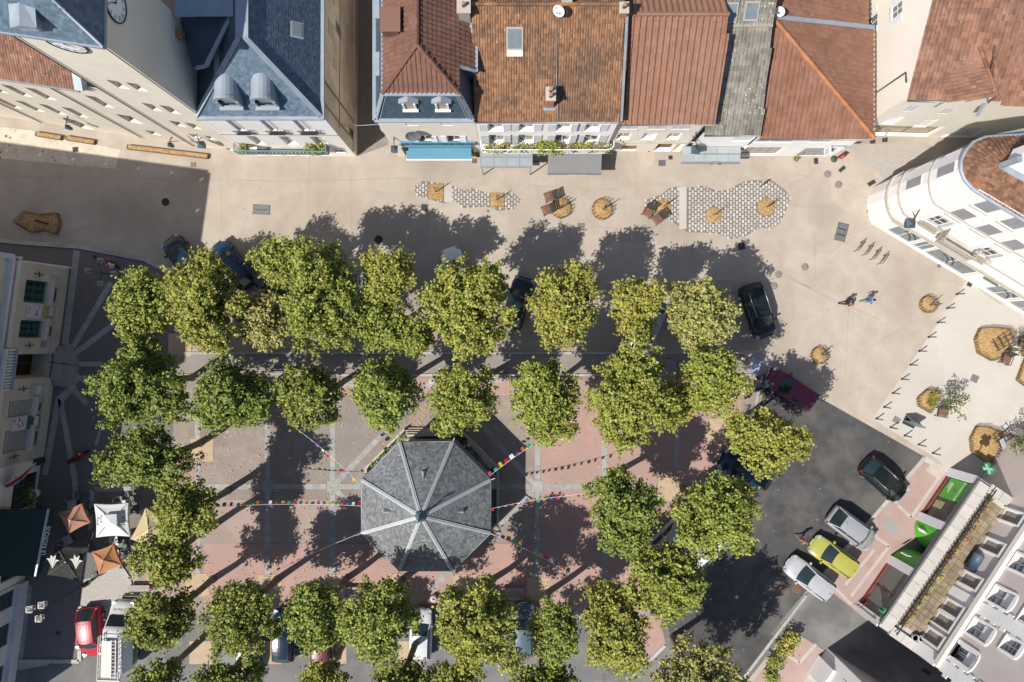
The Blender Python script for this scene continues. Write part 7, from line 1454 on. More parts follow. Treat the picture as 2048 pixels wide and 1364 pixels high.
for i_, (x, y, rz, s, lb) in enumerate(((1993, 684, .55, 1.5, 'dark timber trellis lying over the largest straw bed'), (1992, 872, .7, 1.3, 'dark timber trellis over the shaded straw bed'))):
    p = P(x, y); t = thing('timber_trellis', lb, 'trellis', (p.x, p.y, 0)); d = Vector((math.cos(rz), math.sin(rz), .25)); e_ = Vector((-math.sin(rz), math.cos(rz), 0))
    for k in (-1, 0, 1): mb = MB(); mb.bar(p + e_ * .35 * k - d * s * .5 + Vector((0, 0, .8)), p + e_ * .35 * k + d * s * .5 + Vector((0, 0, .8)), .05, .05); mb.build('rail', M_slatd, t)
    for k in range(4): mb = MB(); c_ = p + d * s * (-.4 + .27 * k) + Vector((0, 0, .84)); mb.bar(c_ - e_ * .45, c_ + e_ * .45, .05, .04); mb.build('crossbar', M_slatd, t)
    mb = MB()
    for sx_ in (-1, 1): mb.bar(p + e_ * .35 * sx_ + d * s * .4 * Vector((1, 1, 0)).length * 0 + Vector((0, 0, .02)), p + e_ * .35 * sx_ + Vector((0, 0, .85)), .05, .05)
    mb.build('leg', M_slatd, t)
p = P(1988, 883); t = thing('info_panel', 'small pale blue panel on a post in the shaded straw bed', 'sign', (p.x, p.y, 0)); MB().box(p + Vector((0, 0, 1.0)), (.45, .75, .04), Matrix.Rotation(.35, 3, 'Z') @ Matrix.Rotation(.4, 3, 'Y')).build('panel', mat('pale_blue_panel', (.50, .57, .66), rough=.4), t); MB().bar(p, p + Vector((0, 0, 1.0)), .07, .07).build('post', M_stake, t)
# straw pits in the paver islands, with staked saplings
for i_, (x, y, r, lb) in enumerate(((872, 384, 15, 'bare young tree in the square straw pit at the left of the narrow paver island'), (994, 400, 14, 'bare young tree in the straw pit at the right of the narrow paver island'), (1327, 413, 14, 'bare young tree in the leftmost straw pit of the wide paver island'), (1427, 430, 15, 'bare young tree in the middle straw pit of the wide paver island'), (1532, 414, 17, 'bare young tree in the rightmost straw pit of the wide paver island'))):
    p = P(x, y); t = thing('straw_pit', lb.replace('bare young tree in the ', ''), 'tree pit', (p.x, p.y, 0), group='straw pits in the paver islands'); mb = MB(); pts_ = ring_pts(x, y, r + 1, 16) if i_ > 1 else [(x - r, y - r), (x + r, y - r), (x + r, y + r), (x - r, y + r)]; w = [P(*q) for q in pts_]; n = len(w); mb.raw([(q.x, q.y, .03) for q in w] + [(q.lerp(p, .4).x, q.lerp(p, .4).y, .09) for q in w] + [(p.x, p.y, .12)], [(i, (i + 1) % n, n + (i + 1) % n, n + i) for i in range(n)] + [(n + i, n + (i + 1) % n, 2 * n) for i in range(n)], 0, True); mb.build('mulch', M_dirt, t); mb = MB()
    for k in range(n): mb.bar(w[k] + Vector((0, 0, .02)), w[(k + 1) % n] + Vector((0, 0, .02)), .03, .05)
    mb.build('edging', M_stake, t); sapling(x, y, 1.9, lb, 1, seed=30 + i_, r=.045)
p = P(1521, 372); t = thing('bike_pump', 'dark slim post on the upper edge of the wide paver island', 'post', (p.x, p.y, 0)); MB().tube([p, p + Vector((0, 0, 1.1))], .05, 7).build('post', M_iron, t); MB().box(p + Vector((0, 0, 1.1)), (.22, .1, .16)).build('head', M_iron, t)
# ================================================================ VEHICLES
def paint(name, c, metal=.0, rough=.36): return mat('paint_' + name, c, tuple(min(1, x * 1.06) for x in c), 2.0, rough, metal=metal, spec=.45, coat=.2)
M_cgl = mat('car_glass', (.018, .030, .034), (.03, .045, .05), 1.0, .06, spec=.7); M_tyre = mat('tyre_rubber', (.02, .02, .021), rough=.85); M_rim = mat('alloy_rim', (.45, .46, .47), rough=.35, metal=.6); M_hl = mat('headlight_lens', (.42, .44, .47), rough=.3, spec=.5); M_tl = mat('taillight_lens', (.38, .02, .02), rough=.45, spec=.3); M_plast = mat('black_trim', (.03, .03, .032), rough=.6)
def flat(pm):
    n = pm.name + '_matt'
    if n in MATS: return MATS[n]
    m = pm.copy(); m.name = n; b = m.node_tree.nodes['Principled BSDF']; b.inputs['Roughness'].default_value = .6; b.inputs['Coat Weight'].default_value = 0; b.inputs['Specular IOR Level'].default_value = .2; MATS[n] = m; return m
def loft(mb, secs, smooth=True, caps=True, mi=0):
    n = len(secs[0]); i0 = []; vs = []
    for s in secs: vs += s
    fs = [(i * n + k, i * n + k + 1, (i + 1) * n + k + 1, (i + 1) * n + k) for i in range(len(secs) - 1) for k in range(n - 1)]
    if caps: fs.append(tuple(reversed(range(n)))); fs.append(tuple((len(secs) - 1) * n + k for k in range(n)))
    return mb.raw(vs, fs, mi, smooth)
def car(name, label, x, y, fdir, pm, L=4.2, Wd=1.78, H=1.48, hood=.27, ws=.17, rear=.10, boot=.04, group='parked cars', z=.85, cat='car', rails=False, roofm=None, body_h=.92, plate=True):
    """fdir: image direction of the nose. hood / windscreen / rear glass / boot as fractions of the length"""
    c = P(x, y, z); t = thing(name, label, cat, (c.x, c.y, .01), math.atan2(-fdir[1], fdir[0]), group=group, local=True)
    hl, hw = L / 2, Wd / 2; zs = .22; bz = body_h
    xf = hl - hood * L; xr0 = xf - ws * L; xb0 = -hl + boot * L; xb1 = xb0 + rear * L     # windscreen base/top, rear glass base/top
    secs = []
    st = [(-hl, .80, .48, .78), (-hl + .07, .90, .30, bz * .93), (-hl + .22, .965, zs, bz), (-hl + .8, 1.0, zs, bz + .02), (0, 1.0, zs, bz + .01), (xf - .1, 1.0, zs, bz - .01), (xf + .25, .985, zs, bz - .05), (hl - .45, .95, zs, bz - .14), (hl - .18, .87, .26, bz - .24), (hl - .04, .74, .34, bz - .36), (hl, .60, .42, bz - .44)]
    for (xx, wf, zl, zt_) in st:
        w = hw * wf; zt_ = max(zt_, zl + .1); zm = (zl + zt_) / 2
        secs.append([Vector((xx, yy, zz)) for yy, zz in ((-w * .93, zl), (-w, zl + .12 * (zt_ - zl) + .05), (-w, zm), (-w * .975, zt_ - .10 * (zt_ - zl)), (-w * .90, zt_ - .015), (-w * .6, zt_ + .02), (0, zt_ + .035), (w * .6, zt_ + .02), (w * .90, zt_ - .015), (w * .975, zt_ - .10 * (zt_ - zl)), (w, zm), (w, zl + .12 * (zt_ - zl) + .05), (w * .93, zl))])
    loft(mb := MB(), secs); mb.build('body', pm, t)
    # greenhouse
    wb, wr = hw * .90, hw * .70; zb0 = bz - .03; zr_ = H
    B_ = [Vector((xf, -wb * .93, zb0 - .03)), Vector((xf, wb * .93, zb0 - .03)), Vector((xb0, wb * .93, zb0)), Vector((xb0, -wb * .93, zb0))]
    T_ = [Vector((xr0, -wr * .95, zr_ - .05)), Vector((xr0, wr * .95, zr_ - .05)), Vector((xb1, wr * .93, zr_ - .06)), Vector((xb1, -wr * .93, zr_ - .06))]
    def curved(a, b, c_, d_, bulge, n=5):
        mb = MB(); rows = []
        for j in range(3):
            f = j / 2; row = []
            for k in range(n): g = k / (n - 1); p = a.lerp(b, g).lerp(d_.lerp(c_, g), f); p = p + Vector(bulge) * (4 * g * (1 - g)); row.append(p)
            rows.append(row)
        for j in range(2):
            for k in range(n - 1): mb.poly([rows[j][k], rows[j][k + 1], rows[j + 1][k + 1], rows[j + 1][k]], 0, True)
        return mb
    curved(B_[0], B_[1], T_[1], T_[0], (.10, 0, .02)).build('windscreen', M_cgl, t); curved(B_[2], B_[3], T_[3], T_[2], (-.06, 0, .02)).build('rear_window', M_cgl, t)
    for (i, j) in ((1, 2), (3, 0)): MB().poly([B_[i], B_[j], T_[j], T_[i]]).build('side_window', M_cgl, t)
    mb = MB(); rows = []; nx, ny = 7, 7
    for i in range(nx):
        f = i / (nx - 1); row = []
        for k in range(ny): g = k / (ny - 1); p = T_[0].lerp(T_[1], g).lerp(T_[3].lerp(T_[2], g), f); row.append(p + Vector((.10 * 4 * g * (1 - g) * (1 - f) - .05 * 4 * g * (1 - g) * f, 0, .05 * (1 - (2 * g - 1) ** 2) + .05 * (1 - (2 * f - 1) ** 2) + .015)))
        rows.append(row)
    for i in range(nx - 1):
        for k in range(ny - 1): mb.poly([rows[i][k], rows[i][k + 1], rows[i + 1][k + 1], rows[i + 1][k]], 0, True)
    mb.build('roof', roofm or pm, t); mb = MB()
    for a, b in ((0, 0), (1, 1), (2, 2), (3, 3)): mb.bar(B_[a], T_[b] + Vector((0, 0, .02)), .09, .05)
    for (i, j) in ((1, 2), (3, 0)): mb.bar(T_[i] + Vector((0, 0, .025)), T_[j] + Vector((0, 0, .025)), .07, .05); m_ = .48; mb.bar(B_[i].lerp(B_[j], m_), T_[i].lerp(T_[j], m_), .08, .04)
    mb.build('pillar', flat(pm), t)
    for sx in (-1, 1):
        for wx in (hl - .82, -hl + .78):
            mb = MB(); mb.tube([(wx, sx * (hw - .22), .31), (wx, sx * (hw - .005), .31)], .31, 16, smooth=False); w_ = mb.build('wheel', M_tyre, t); MB().tube([(wx, sx * (hw - .02), .31), (wx, sx * (hw + .006), .31)], .19, 12, smooth=False).build('rim', M_rim, w_)
        mb = MB(); mb.box((xf - .22, sx * (hw + .06), bz + .06), (.14, .2, .14)); mb.build('mirror', pm, t)
        mb = MB(); mb.raw([(hl - .42, sx * hw * .93, bz - .17), (hl - .16, sx * hw * .80, bz - .27), (hl - .08, sx * hw * .58, bz - .33), (hl - .14, sx * hw * .56, bz - .24), (hl - .34, sx * hw * .72, bz - .135)], [(0, 1, 2, 3, 4)]); mb.box((hl - .2, sx * hw * .73, bz - .26), (.24, .3, .1), Matrix.Rotation(-sx * .5, 3, 'Z')); mb.build('headlight', M_hl, t)
        mb = MB(); mb.box((-hl + .1, sx * hw * .80, bz - .12), (.10, .20, .16), Matrix.Rotation(sx * .45, 3, 'Z')); mb.build('taillight', M_tl, t)
        if rails: MB().tube([(xr0 - .1, sx * wr * .9, zr_ + .03), ((xr0 + xb1) / 2, sx * wr * .92, zr_ + .07), (xb1 + .1, sx * wr * .9, zr_ + .02)], .025, 6).build('roof_rail', M_rim, t)
    mb = MB(); mb.box((-hl - .01, 0, .45), (.06, Wd * .62, .16)); mb.box((hl - .06, 0, .42), (.12, Wd * .5, .14)); mb.build('bumper', M_plast, t)
    if plate: MB().box((hl + .01, 0, .44), (.02, .5, .11)).build('number_plate', M_white_ink, t)
    mb = MB(); mb.tube([(xf - .02, -.42, bz + .02), (xf - .12, -.02, bz + .08)], .012, 4); mb.tube([(xf - .02, .2, bz + .02), (xf - .12, .58, bz + .08)], .012, 4); mb.tube([(xb1 + .25, 0, zr_ + .05), (xb1 + .05, 0, zr_ + .22)], .012, 4); mb.build('wiper', M_plast, t)
    return t
K = .93
car('black_suv', 'glossy black estate car parked alone right of the dusty tree in the top row', 1518, 622, (30, 88), paint('black', (.012, .016, .020), rough=.15), 4.3, 1.85, 1.62, hood=.22, rear=.07, boot=.02, rails=True)
car('maroon_car', 'maroon car beside the motorbikes at the corner of the dark asphalt', 1584, 778, (-85, -56), paint('maroon', (.155, .022, .062)), 4.15, 1.75, 1.55, hood=.27, rear=.06, boot=.02)
car('dark_blue_car', 'dark blue car half under the lone tree at the asphalt edge', 1493, 940, (-88, -42), paint('navy', (.008, .030, .062), rough=.16), 4.3, 1.78, 1.46, hood=.25)
car('black_hatchback', 'glossy black car with bright red taillights parked nose to the pink pavement', 1771, 961, (82, 74), paint('black2', (.010, .014, .014), rough=.14), 4.0, 1.78, 1.5, hood=.20, ws=.2, rear=.13, rails=True)
car('silver_estate', 'silver estate car between the black car and the yellow-green car', 1706, 1058, (84, 62), paint('silver', (.40, .41, .44), .25), 4.0, 1.76, 1.62, hood=.20, ws=.15, rear=.14)
car('yellow_car', 'yellow-green small car in the middle of the row of parked cars', 1668, 1114, (-84, -58), paint('lime', (.41, .395, .085)), 3.8, 1.74, 1.46, hood=.26, ws=.2, rear=.05, boot=.02)
car('pale_silver_car', 'pale silver car lowest in the row, beside the lane', 1620, 1157, (-82, -62), paint('pale', (.52, .53, .56), .2), 4.0, 1.76, 1.45, hood=.26, ws=.21, rear=.05, boot=.02)
car('red_car', 'bright red car beside the white ladder truck', 179, 1266, (8, 80), paint('red', (.46, .012, .035)), 3.8, 1.72, 1.5, hood=.20, ws=.17, rear=.18, boot=.03)
car('navy_hatchback', 'dark navy car at the left of the top row, half under the tree', 366, 516, (-50, -62), paint('navy2', (.010, .026, .045), rough=.16), 4.0, 1.75, 1.5, hood=.24)
car('blue_car', 'blue car right of the navy one, nosing out above the tree', 463, 528, (-54, -66), paint('blue', (.008, .035, .085), rough=.2), 4.2, 1.76, 1.5, hood=.24)
car('white_car', 'white car whose nose sticks out above the crown left of the straw planters', 914, 545, (-14, -40), paint('white', (.62, .63, .64)), 4.1, 1.76, 1.47, hood=.26)
car('dark_car', 'dark green-black car hidden between two crowns of the top row', 1036, 604, (18, -60), paint('darkgreen', (.012, .025, .025), rough=.16), 4.1, 1.76, 1.47)
car('grey_car', 'grey car glimpsed between two crowns in the left half of the top row', 722, 585, (-40, 60), paint('grey', (.30, .31, .33), .3), 4.1, 1.76, 1.47)
car('black_car', 'black car hidden under the small bright tree of the top row', 528, 560, (-40, -66), paint('black3', (.014, .015, .017), rough=.18), 4.1, 1.76, 1.47)
car('silver_car', 'silver car glimpsed below the medium yellow tree of the top row', 1295, 660, (-25, 60), paint('silver2', (.46, .47, .48), .25), 4.1, 1.76, 1.47)
car('dark_blue_hatchback', 'dark blue car in the gap right of the first bottom row tree', 566, 1273, (2, -90), paint('navy3', (.010, .028, .055), rough=.16), 4.1, 1.76, 1.47, hood=.27)
car('white_grey_car', 'white and grey car dappled by leaf shade in the bottom row', 841, 1270, (2, -92), paint('whitegrey', (.50, .51, .52)), 3.9, 1.72, 1.47, hood=.26, ws=.21, rear=.08, boot=.02)
car('teal_car', 'blue car mostly hidden under the first bottom row tree', 494, 1298, (0, -90), paint('blue2', (.012, .070, .150)), 4.1, 1.76, 1.47)
car('pale_car', 'pale car hidden between the trees at the edge of the right asphalt', 1345, 1072, (60, -56), paint('pale2', (.46, .47, .49), .2), 4.1, 1.76, 1.47)
car('white_hatchback', 'white car glimpsed under the wide tree at the lower right', 1402, 1104, (62, -50), paint('white2', (.62, .63, .64)), 4.1, 1.76, 1.47)
car('dark_red_car', 'dark red car hidden under the bottom row between the narrow tree and the big one', 643, 1286, (0, -90), paint('darkred', (.12, .01, .015)), 4.0, 1.74, 1.47)
car('steel_blue_car', 'steel blue car under the narrow tree right of centre in the bottom row', 1046, 1262, (2, -90), paint('steel', (.10, .15, .19), .2), 4.1, 1.76, 1.47)
# white ladder truck
c = P(234, 1276, 1.6); t = thing('ladder_truck', 'white van with a full roof rack and a ladder, half under the left hand tree', 'van', (c.x, c.y, .01), math.radians(88), local=True, group=None)
M_van = paint('van', (.66, .67, .68)); L_, hw = 5.1, .96; secs = []
for (xx, wf, zl, zt_) in ((-2.55, .94, .4, 2.05), (-2.45, 1, .3, 2.12), (0, 1, .3, 2.15), (.75, 1, .3, 2.14), (.95, 1.0, .3, 1.95), (1.62, .98, .3, 1.18), (2.1, .95, .3, 1.02), (2.42, .86, .35, .88), (2.55, .72, .42, .70)):
    w = hw * wf; rw = w * (.86 if zt_ > 1.9 else .9); secs.append([Vector((xx, yy, zz)) for yy, zz in ((-w * .95, zl), (-w, zl + .1), (-w, min(1.1, zt_ - .05)), (-rw, zt_ - .06), (-rw * .9, zt_), (0, zt_ + .03), (rw * .9, zt_), (rw, zt_ - .06), (w, min(1.1, zt_ - .05)), (w, zl + .1), (w * .95, zl))])
loft(mb := MB(), secs); mb.build('body', M_van, t)
mb = MB(); q = [(1.60, -.80, 1.23), (1.60, .80, 1.23), (1.0, .70, 1.93), (1.0, -.70, 1.93)]; mb.poly(q); mb.poly([(.95, -.83, 1.85), (1.5, -.93, 1.2), (.1, -.965, 1.2), (.1, -.86, 1.85)]); mb.poly([(.95, .83, 1.85), (1.5, .93, 1.2), (.1, .965, 1.2), (.1, .86, 1.85)])
mb.v = [(a + (.02 if abs(b) < .81 else 0), b * 1.004, z_ + .02) for a, b, z_ in mb.v]; mb.build('windscreen', M_cgl, t)
mb = MB(); mb.poly([(-2.3, -.967, .5), (1.2, -.967, .5), (.2, -.967, 1.05), (-2.3, -.967, 1.05)]); mb.build('blue_swoosh', mat('teal_print', (.03, .22, .33), rough=.4), t); mb = MB(); mb.poly([(-2.3, -.968, .36), (.2, -.968, .36), (-.6, -.968, .6), (-2.3, -.968, .75)]); mb.build('ochre_swoosh', mat('ochre_print', (.42, .27, .06), rough=.4), t)
text('ELECTRICITE', (1.98, 0, 1.11), (0, 1, 0), (-1, 0, .3), .24, mat('ochre_letters', (.45, .30, .10), rough=.5), 'bonnet_lettering', t)
rk = mat('rack_paint', (.66, .63, .59), rough=.6); mb = MB(); zt_ = 2.42
for sy in (-.78, .78): mb.bar((-2.75, sy, zt_), (.55, sy, zt_), .05, .05)
for k in range(9): mb.bar((-2.6 + .38 * k, -.78, zt_ + .01), (-2.6 + .38 * k, .78, zt_ + .01), .05, .04); [mb.bar((-2.6 + .38 * k, sy, 2.12), (-2.6 + .38 * k, sy, zt_ + .25), .035, .035) for sy in (-.78, .78)]
for sy in (-.78, .78): mb.bar((-2.75, sy, zt_ + .25), (.55, sy, zt_ + .25), .04, .04)
mb.build('roof_rack', rk, t); mb = MB(); mb.box((-2.78, 0, zt_ + .1), (.1, 1.7, .14)); mb.box((-1.2, .22, zt_ + .05), (2.7, .9, .03)); mb.build('rack_board', rk, t); mb = MB()
for sy in (-.52, -.2): mb.bar((-2.6, sy, zt_ + .14), (.3, sy + .06, zt_ + .14), .06, .07)
for k in range(11): mb.bar((-2.5 + .27 * k, -.5, zt_ + .14), (-2.5 + .27 * k, -.18, zt_ + .14), .04, .04)
mb.build('ladder', rk, t)
for wx in (1.75, -1.6):
    for sy in (-1, 1): w_ = MB().tube([(wx, sy * (hw - .24), .35), (wx, sy * (hw - .01), .35)], .35, 16, smooth=False).build('wheel', M_tyre, t); MB().tube([(wx, sy * (hw - .03), .35), (wx, sy * (hw + .004), .35)], .2, 12, smooth=False).build('rim', M_rim, w_)
for sy in (-1, 1): MB().box((1.25, sy * 1.1, 1.25), (.12, .22, .26)).build('mirror', M_plast, t); MB().box((2.36, sy * .72, .82), (.2, .3, .16)).build('headlight', M_hl, t)
MB().box((.2, .1, 2.22), (.05, .05, .1)).build('aerial', M_plast, t)
# motorbikes and a bicycle
def motorbike(x, y, ang, label, cm):
    p = P(x, y); t = thing('motorbike', label, 'motorbike', (p.x, p.y, .01), math.radians(ang), group='motorbikes beside the maroon car', local=True)
    for wx in (-.72, .72): vs = []; mb = MB(); n = 18; mb.tube([(wx + .26 * math.cos(2 * math.pi * k / n), 0, .31 + .26 * math.sin(2 * math.pi * k / n)) for k in range(n + 1)], .055, 6, cap=False); w_ = mb.build('wheel', M_tyre, t); MB().tube([(wx, -.06, .31), (wx, .06, .31)], .14, 10).build('hub', M_rim, w_)
    MB().ball((.12, 0, .82), .3, 10, sz=(1.0, .5, .5)).build('tank', cm, t); mb = MB(); mb.tube([(-.15, 0, .78), (-.5, 0, .80), (-.85, 0, .86)], [.13, .15, .07], 8); mb.build('seat', M_plast, t); mb = MB(); mb.tube([(.72, 0, .31), (.45, 0, .95)], .045, 6); mb.tube([(.38, -.36, 1.02), (.46, 0, .98), (.38, .36, 1.02)], .018, 6); mb.build('fork_and_handlebar', M_rim, t); mb = MB(); mb.box((0, 0, .45), (.5, .26, .34)); mb.tube([(-.1, -.18, .35), (-.8, -.2, .42)], .05, 6); mb.build('engine', M_rim, t); MB().ball((.62, 0, .88), .11, 8).build('headlight', M_hl, t)
    for sy in (-1, 1): MB().box((.36, sy * .4, 1.14), (.03, .12, .08)).build('mirror', M_rim, t)
motorbike(1522, 772, 20, 'motorbike standing nearest the bonnet of the maroon car', paint('bike1', (.30, .31, .32), .4)); motorbike(1500, 775, 60, 'motorbike left of the one beside the maroon bonnet', paint('bike2', (.35, .35, .36), .4)); motorbike(1527, 796, 55, 'long motorbike slanting below the other two', paint('bike3', (.28, .29, .3), .4))
t = thing('recycling_bin', 'shiny silver metal cabinet by the setts at the end of the top kerb', 'bin', P(1499, 731)); p = P(1499, 731); mb = MB(); mb.box(p + Vector((0, 0, .6)), (.7, 1.0, 1.1), Matrix.Rotation(-.4, 3, 'Z')); mb.build('bin_body', mat('shiny_metal', (.5, .52, .55), (.7, .71, .73), 6, .25, metal=.7), t); mb = MB(); mb.box(p + Vector((0, 0, 1.18)), (.78, 1.08, .06), Matrix.Rotation(-.4, 3, 'Z')); mb.build('lid', M_zinc, t)
# ================================================================ PEOPLE
def person(label, x, y, face, top, legs_m, hair, skin=(.42, .26, .18), pose='walk', h=1.70, seatz=0.0, extra=None, arms='swing', group=None, legskin=False):
    p = P(x, y); t = thing('person', label, 'person', (p.x, p.y, seatz), math.atan2(-face[1], face[0]), local=True, group=group); s = h / 1.72; Ms = mat('skin_%d' % int(skin[0] * 1000), skin, tuple(min(1, a * 1.1) for a in skin), 6, .6)
    if pose == 'sit': hipz, kx = .50, .46
    else: hipz, kx = .92, 0
    V = [(0, 0, hipz), (0, 0, hipz + .28), (.02, 0, hipz + .50), (.03, 0, hipz + .60), (.05, 0, hipz + .68)]; r = [(.15, .13), (.13, .12), (.16, .12), (.06, .06), (.065, .07)]; E = [(0, 1), (1, 2), (2, 3), (3, 4)]
    for sy in (-1, 1):
        if pose == 'walk': st_ = sy * .22; leg = [(0, sy * .09, hipz - .06), (st_ * .55 + .03, sy * .10, .50), (st_ - (.10 if sy < 0 else 0), sy * .10, .10 if sy > 0 else .14), (st_ + (.12 if sy > 0 else .02), sy * .11, .045)]
        elif pose == 'sit': leg = [(.05, sy * .09, hipz), (.46, sy * .11, .50), (.48, sy * .11, .10), (.62, sy * .12, .045)]
        else: leg = [(0, sy * .09, hipz - .06), (.02, sy * .10, .50), (0, sy * .10, .10), (.14, sy * .12, .045)]
        i = len(V); V += leg; r += [(.095, .1), (.065, .065), (.045, .045), (.05, .04)]; E += [(0, i), (i, i + 1), (i + 1, i + 2), (i + 2, i + 3)]
        sw = -sy * .20 if (arms == 'swing' and pose == 'walk') else .05
        if arms == 'front': arm = [(.02, sy * .20, hipz + .50), (.02, sy * .27, hipz + .22), (.28, sy * .16, hipz + .22), (.36, sy * .12, hipz + .24)]
        else: arm = [(.02, sy * .20, hipz + .50), (sw * .4, sy * .25, hipz + .22), (sw + .06, sy * .24, hipz - .02), (sw + .10, sy * .235, hipz - .10)]
        i = len(V); V += arm; r += [(.06, .06), (.045, .045), (.032, .032), (.036, .022)]; E += [(2, i), (i, i + 1), (i + 1, i + 2), (i + 2, i + 3)]
        for q in range(4):
            f = i + 3; a = V[f]; j = len(V); dx = V[f][0] - V[f - 1][0]; V.append((a[0] + .05 + dx * .3, a[1] + (q - 1.5) * .018, a[2] - (.055 if arms != 'front' else -.01))); r.append((.009, .009)); E.append((f, j))
        j = len(V); a = V[i + 3]; V.append((a[0] + .03, a[1] - sy * .045, a[2] - .01)); r.append((.01, .01)); E.append((i + 3, j))
    V = [(a * s, b * s, c_ * (1 if pose == 'sit' else s)) for a, b, c_ in V]
    me = bpy.data.meshes.new('body'); me.from_pydata(V, E, []); o = bpy.data.objects.new('body', me); COL.objects.link(o); md = o.modifiers.new('Skin', 'SKIN'); md.use_smooth_shade = True
    for k, v in enumerate(me.skin_vertices[0].data): v.radius = r[k]; v.use_root = (k == 0)
    sb = o.modifiers.new('Sub', 'SUBSURF'); sb.levels = 1; sb.render_levels = 1
    dg = bpy.context.evaluated_depsgraph_get(); m2 = bpy.data.meshes.new_from_object(o.evaluated_get(dg)); bpy.data.objects.remove(o); bpy.data.meshes.remove(me)
    for m_ in (top, legs_m, Ms, M_plast): m2.materials.append(m_)
    mi = []
    for pl in m2.polygons:
        c_ = pl.center; rad = abs(c_.y)
        if c_.z < .11: k = 3
        elif (c_.z < hipz * s - .02 and rad < .2 * s) or (pose == 'sit' and c_.x > .12 and c_.z < .66): k = 2 if (legskin and (c_.z < .45)) else 1
        elif c_.z > (hipz + .56) * s or (rad > .215 * s and c_.z < (hipz + .26) * s) or (arms == 'front' and c_.x > .16 and c_.z > hipz): k = 2
        else: k = 0
        mi.append(k)
    m2.polygons.foreach_set('material_index', mi); o = bpy.data.objects.new('body', m2); COL.objects.link(o); o.parent = t
    hz = (hipz + .78) * s; hc_ = Vector((.06, 0, hz)); mb = MB(); mb.ball(hc_, .105, 12, sz=(1.0, .82, 1.18)); mb.ball(hc_ + Vector((.10, 0, -.01)), .02, 6)
    for sy in (-1, 1): mb.ball(hc_ + Vector((0, sy * .088, 0)), .025, 6, sz=(.7, .4, 1.2))
    mb.build('head', Ms, t); mb = MB()
    for sy in (-1, 1): mb.ball(hc_ + Vector((.092, sy * .034, .02)), .012, 6)
    mb.box(hc_ + Vector((.095, 0, -.055)), (.02, .045, .01)); mb.build('face_features', M_black_ink, t)
    mb = MB(); mb.ball(hc_ + Vector((-.02, 0, .03)), .115, 12, sz=(.98, .86, 1.12)); mb.build('hair', hair, t); return t, hc_, s, hipz
H_dark = mat('dark_hair', (.03, .02, .016), (.06, .04, .03), 12, .7); H_fair = mat('fair_hair', (.22, .14, .07), (.30, .20, .11), 12, .7); H_grey = mat('grey_hair', (.25, .24, .23), (.32, .31, .3), 12, .7)
cl = lambda n, c_: mat('cloth_' + n, c_, tuple(min(1, a * 1.2) for a in c_), 9, .85)
person('person in a bright blue top walking across the pale square', 1725, 602, (80, 10), cl('blue', (.02, .17, .50)), cl('pale_jeans', (.30, .34, .40)), H_dark)
t1, hc_, s_, hz_ = person('person in dark purple clothes holding something orange, walking left of the person in blue', 1683, 607, (80, 30), cl('purple', (.035, .02, .07)), cl('black', (.02, .02, .025)), H_dark, arms='front')
pp = P(1690, 611); t = thing('hand_bag', 'small orange bag carried by the person in dark purple clothes', 'bag', (pp.x, pp.y, .9)); MB().box((pp.x, pp.y, 1.05), (.28, .2, .26)).build('bag_body', cl('orange', (.50, .16, .05)), t); MB().tube([(pp.x - .1, pp.y, 1.17), (pp.x, pp.y, 1.32), (pp.x + .1, pp.y, 1.17)], .012, 5).build('strap', M_plast, t)
person('person in a pink top striding over the dark asphalt beside the yellow-green car', 1595, 1073, (40, 60), cl('pink', (.42, .20, .16)), cl('tan', (.36, .24, .15)), H_fair, legskin=True)
person('person in a white shirt sitting on the seat wall by the bandstand', 936, 889, (-30, -60), cl('white', (.60, .62, .66)), cl('grey', (.22, .22, .24)), H_dark, pose='sit', arms='front')
person('person with a red top standing under the four armed street lamp', 228, 527, (60, 10), cl('red', (.34, .02, .03)), cl('dark', (.03, .03, .035)), H_dark, pose='stand')
person('person in a pale shirt and dark trousers next to the one in red', 240, 534, (-40, 20), cl('cream', (.50, .48, .45)), cl('dark', (.03, .03, .035)), H_grey, pose='stand')
t = thing('red_scooter', 'red and black scooter parked alone in the shaded forecourt', 'scooter', P(164, 912), math.radians(35), local=True)
for wx in (-.6, .6): mb = MB(); mb.tube([(wx + .17 * math.cos(2 * math.pi * k / 14), 0, .24 + .17 * math.sin(2 * math.pi * k / 14)) for k in range(15)], .06, 6, cap=False); mb.build('wheel', M_tyre, t)
sc_ = paint('scooter', (.30, .012, .02)); MB().ball((-.42, 0, .62), .42, 10, sz=(1, .42, .5)).build('body', sc_, t); MB().box((.05, 0, .3), (.6, .3, .07)).build('footboard', sc_, t); MB().box((.45, 0, .7), (.1, .36, .75), Matrix.Rotation(-.3, 3, 'Y')).build('leg_shield', sc_, t); MB().box((-.4, 0, .86), (.62, .3, .1)).build('seat', M_plast, t); mb = MB(); mb.tube([(.4, -.3, 1.05), (.45, 0, 1.02), (.4, .3, 1.05)], .018, 6); mb.build('handlebar', M_plast, t); MB().ball((.52, 0, 1.0), .09, 8).build('headlight', M_hl, t)
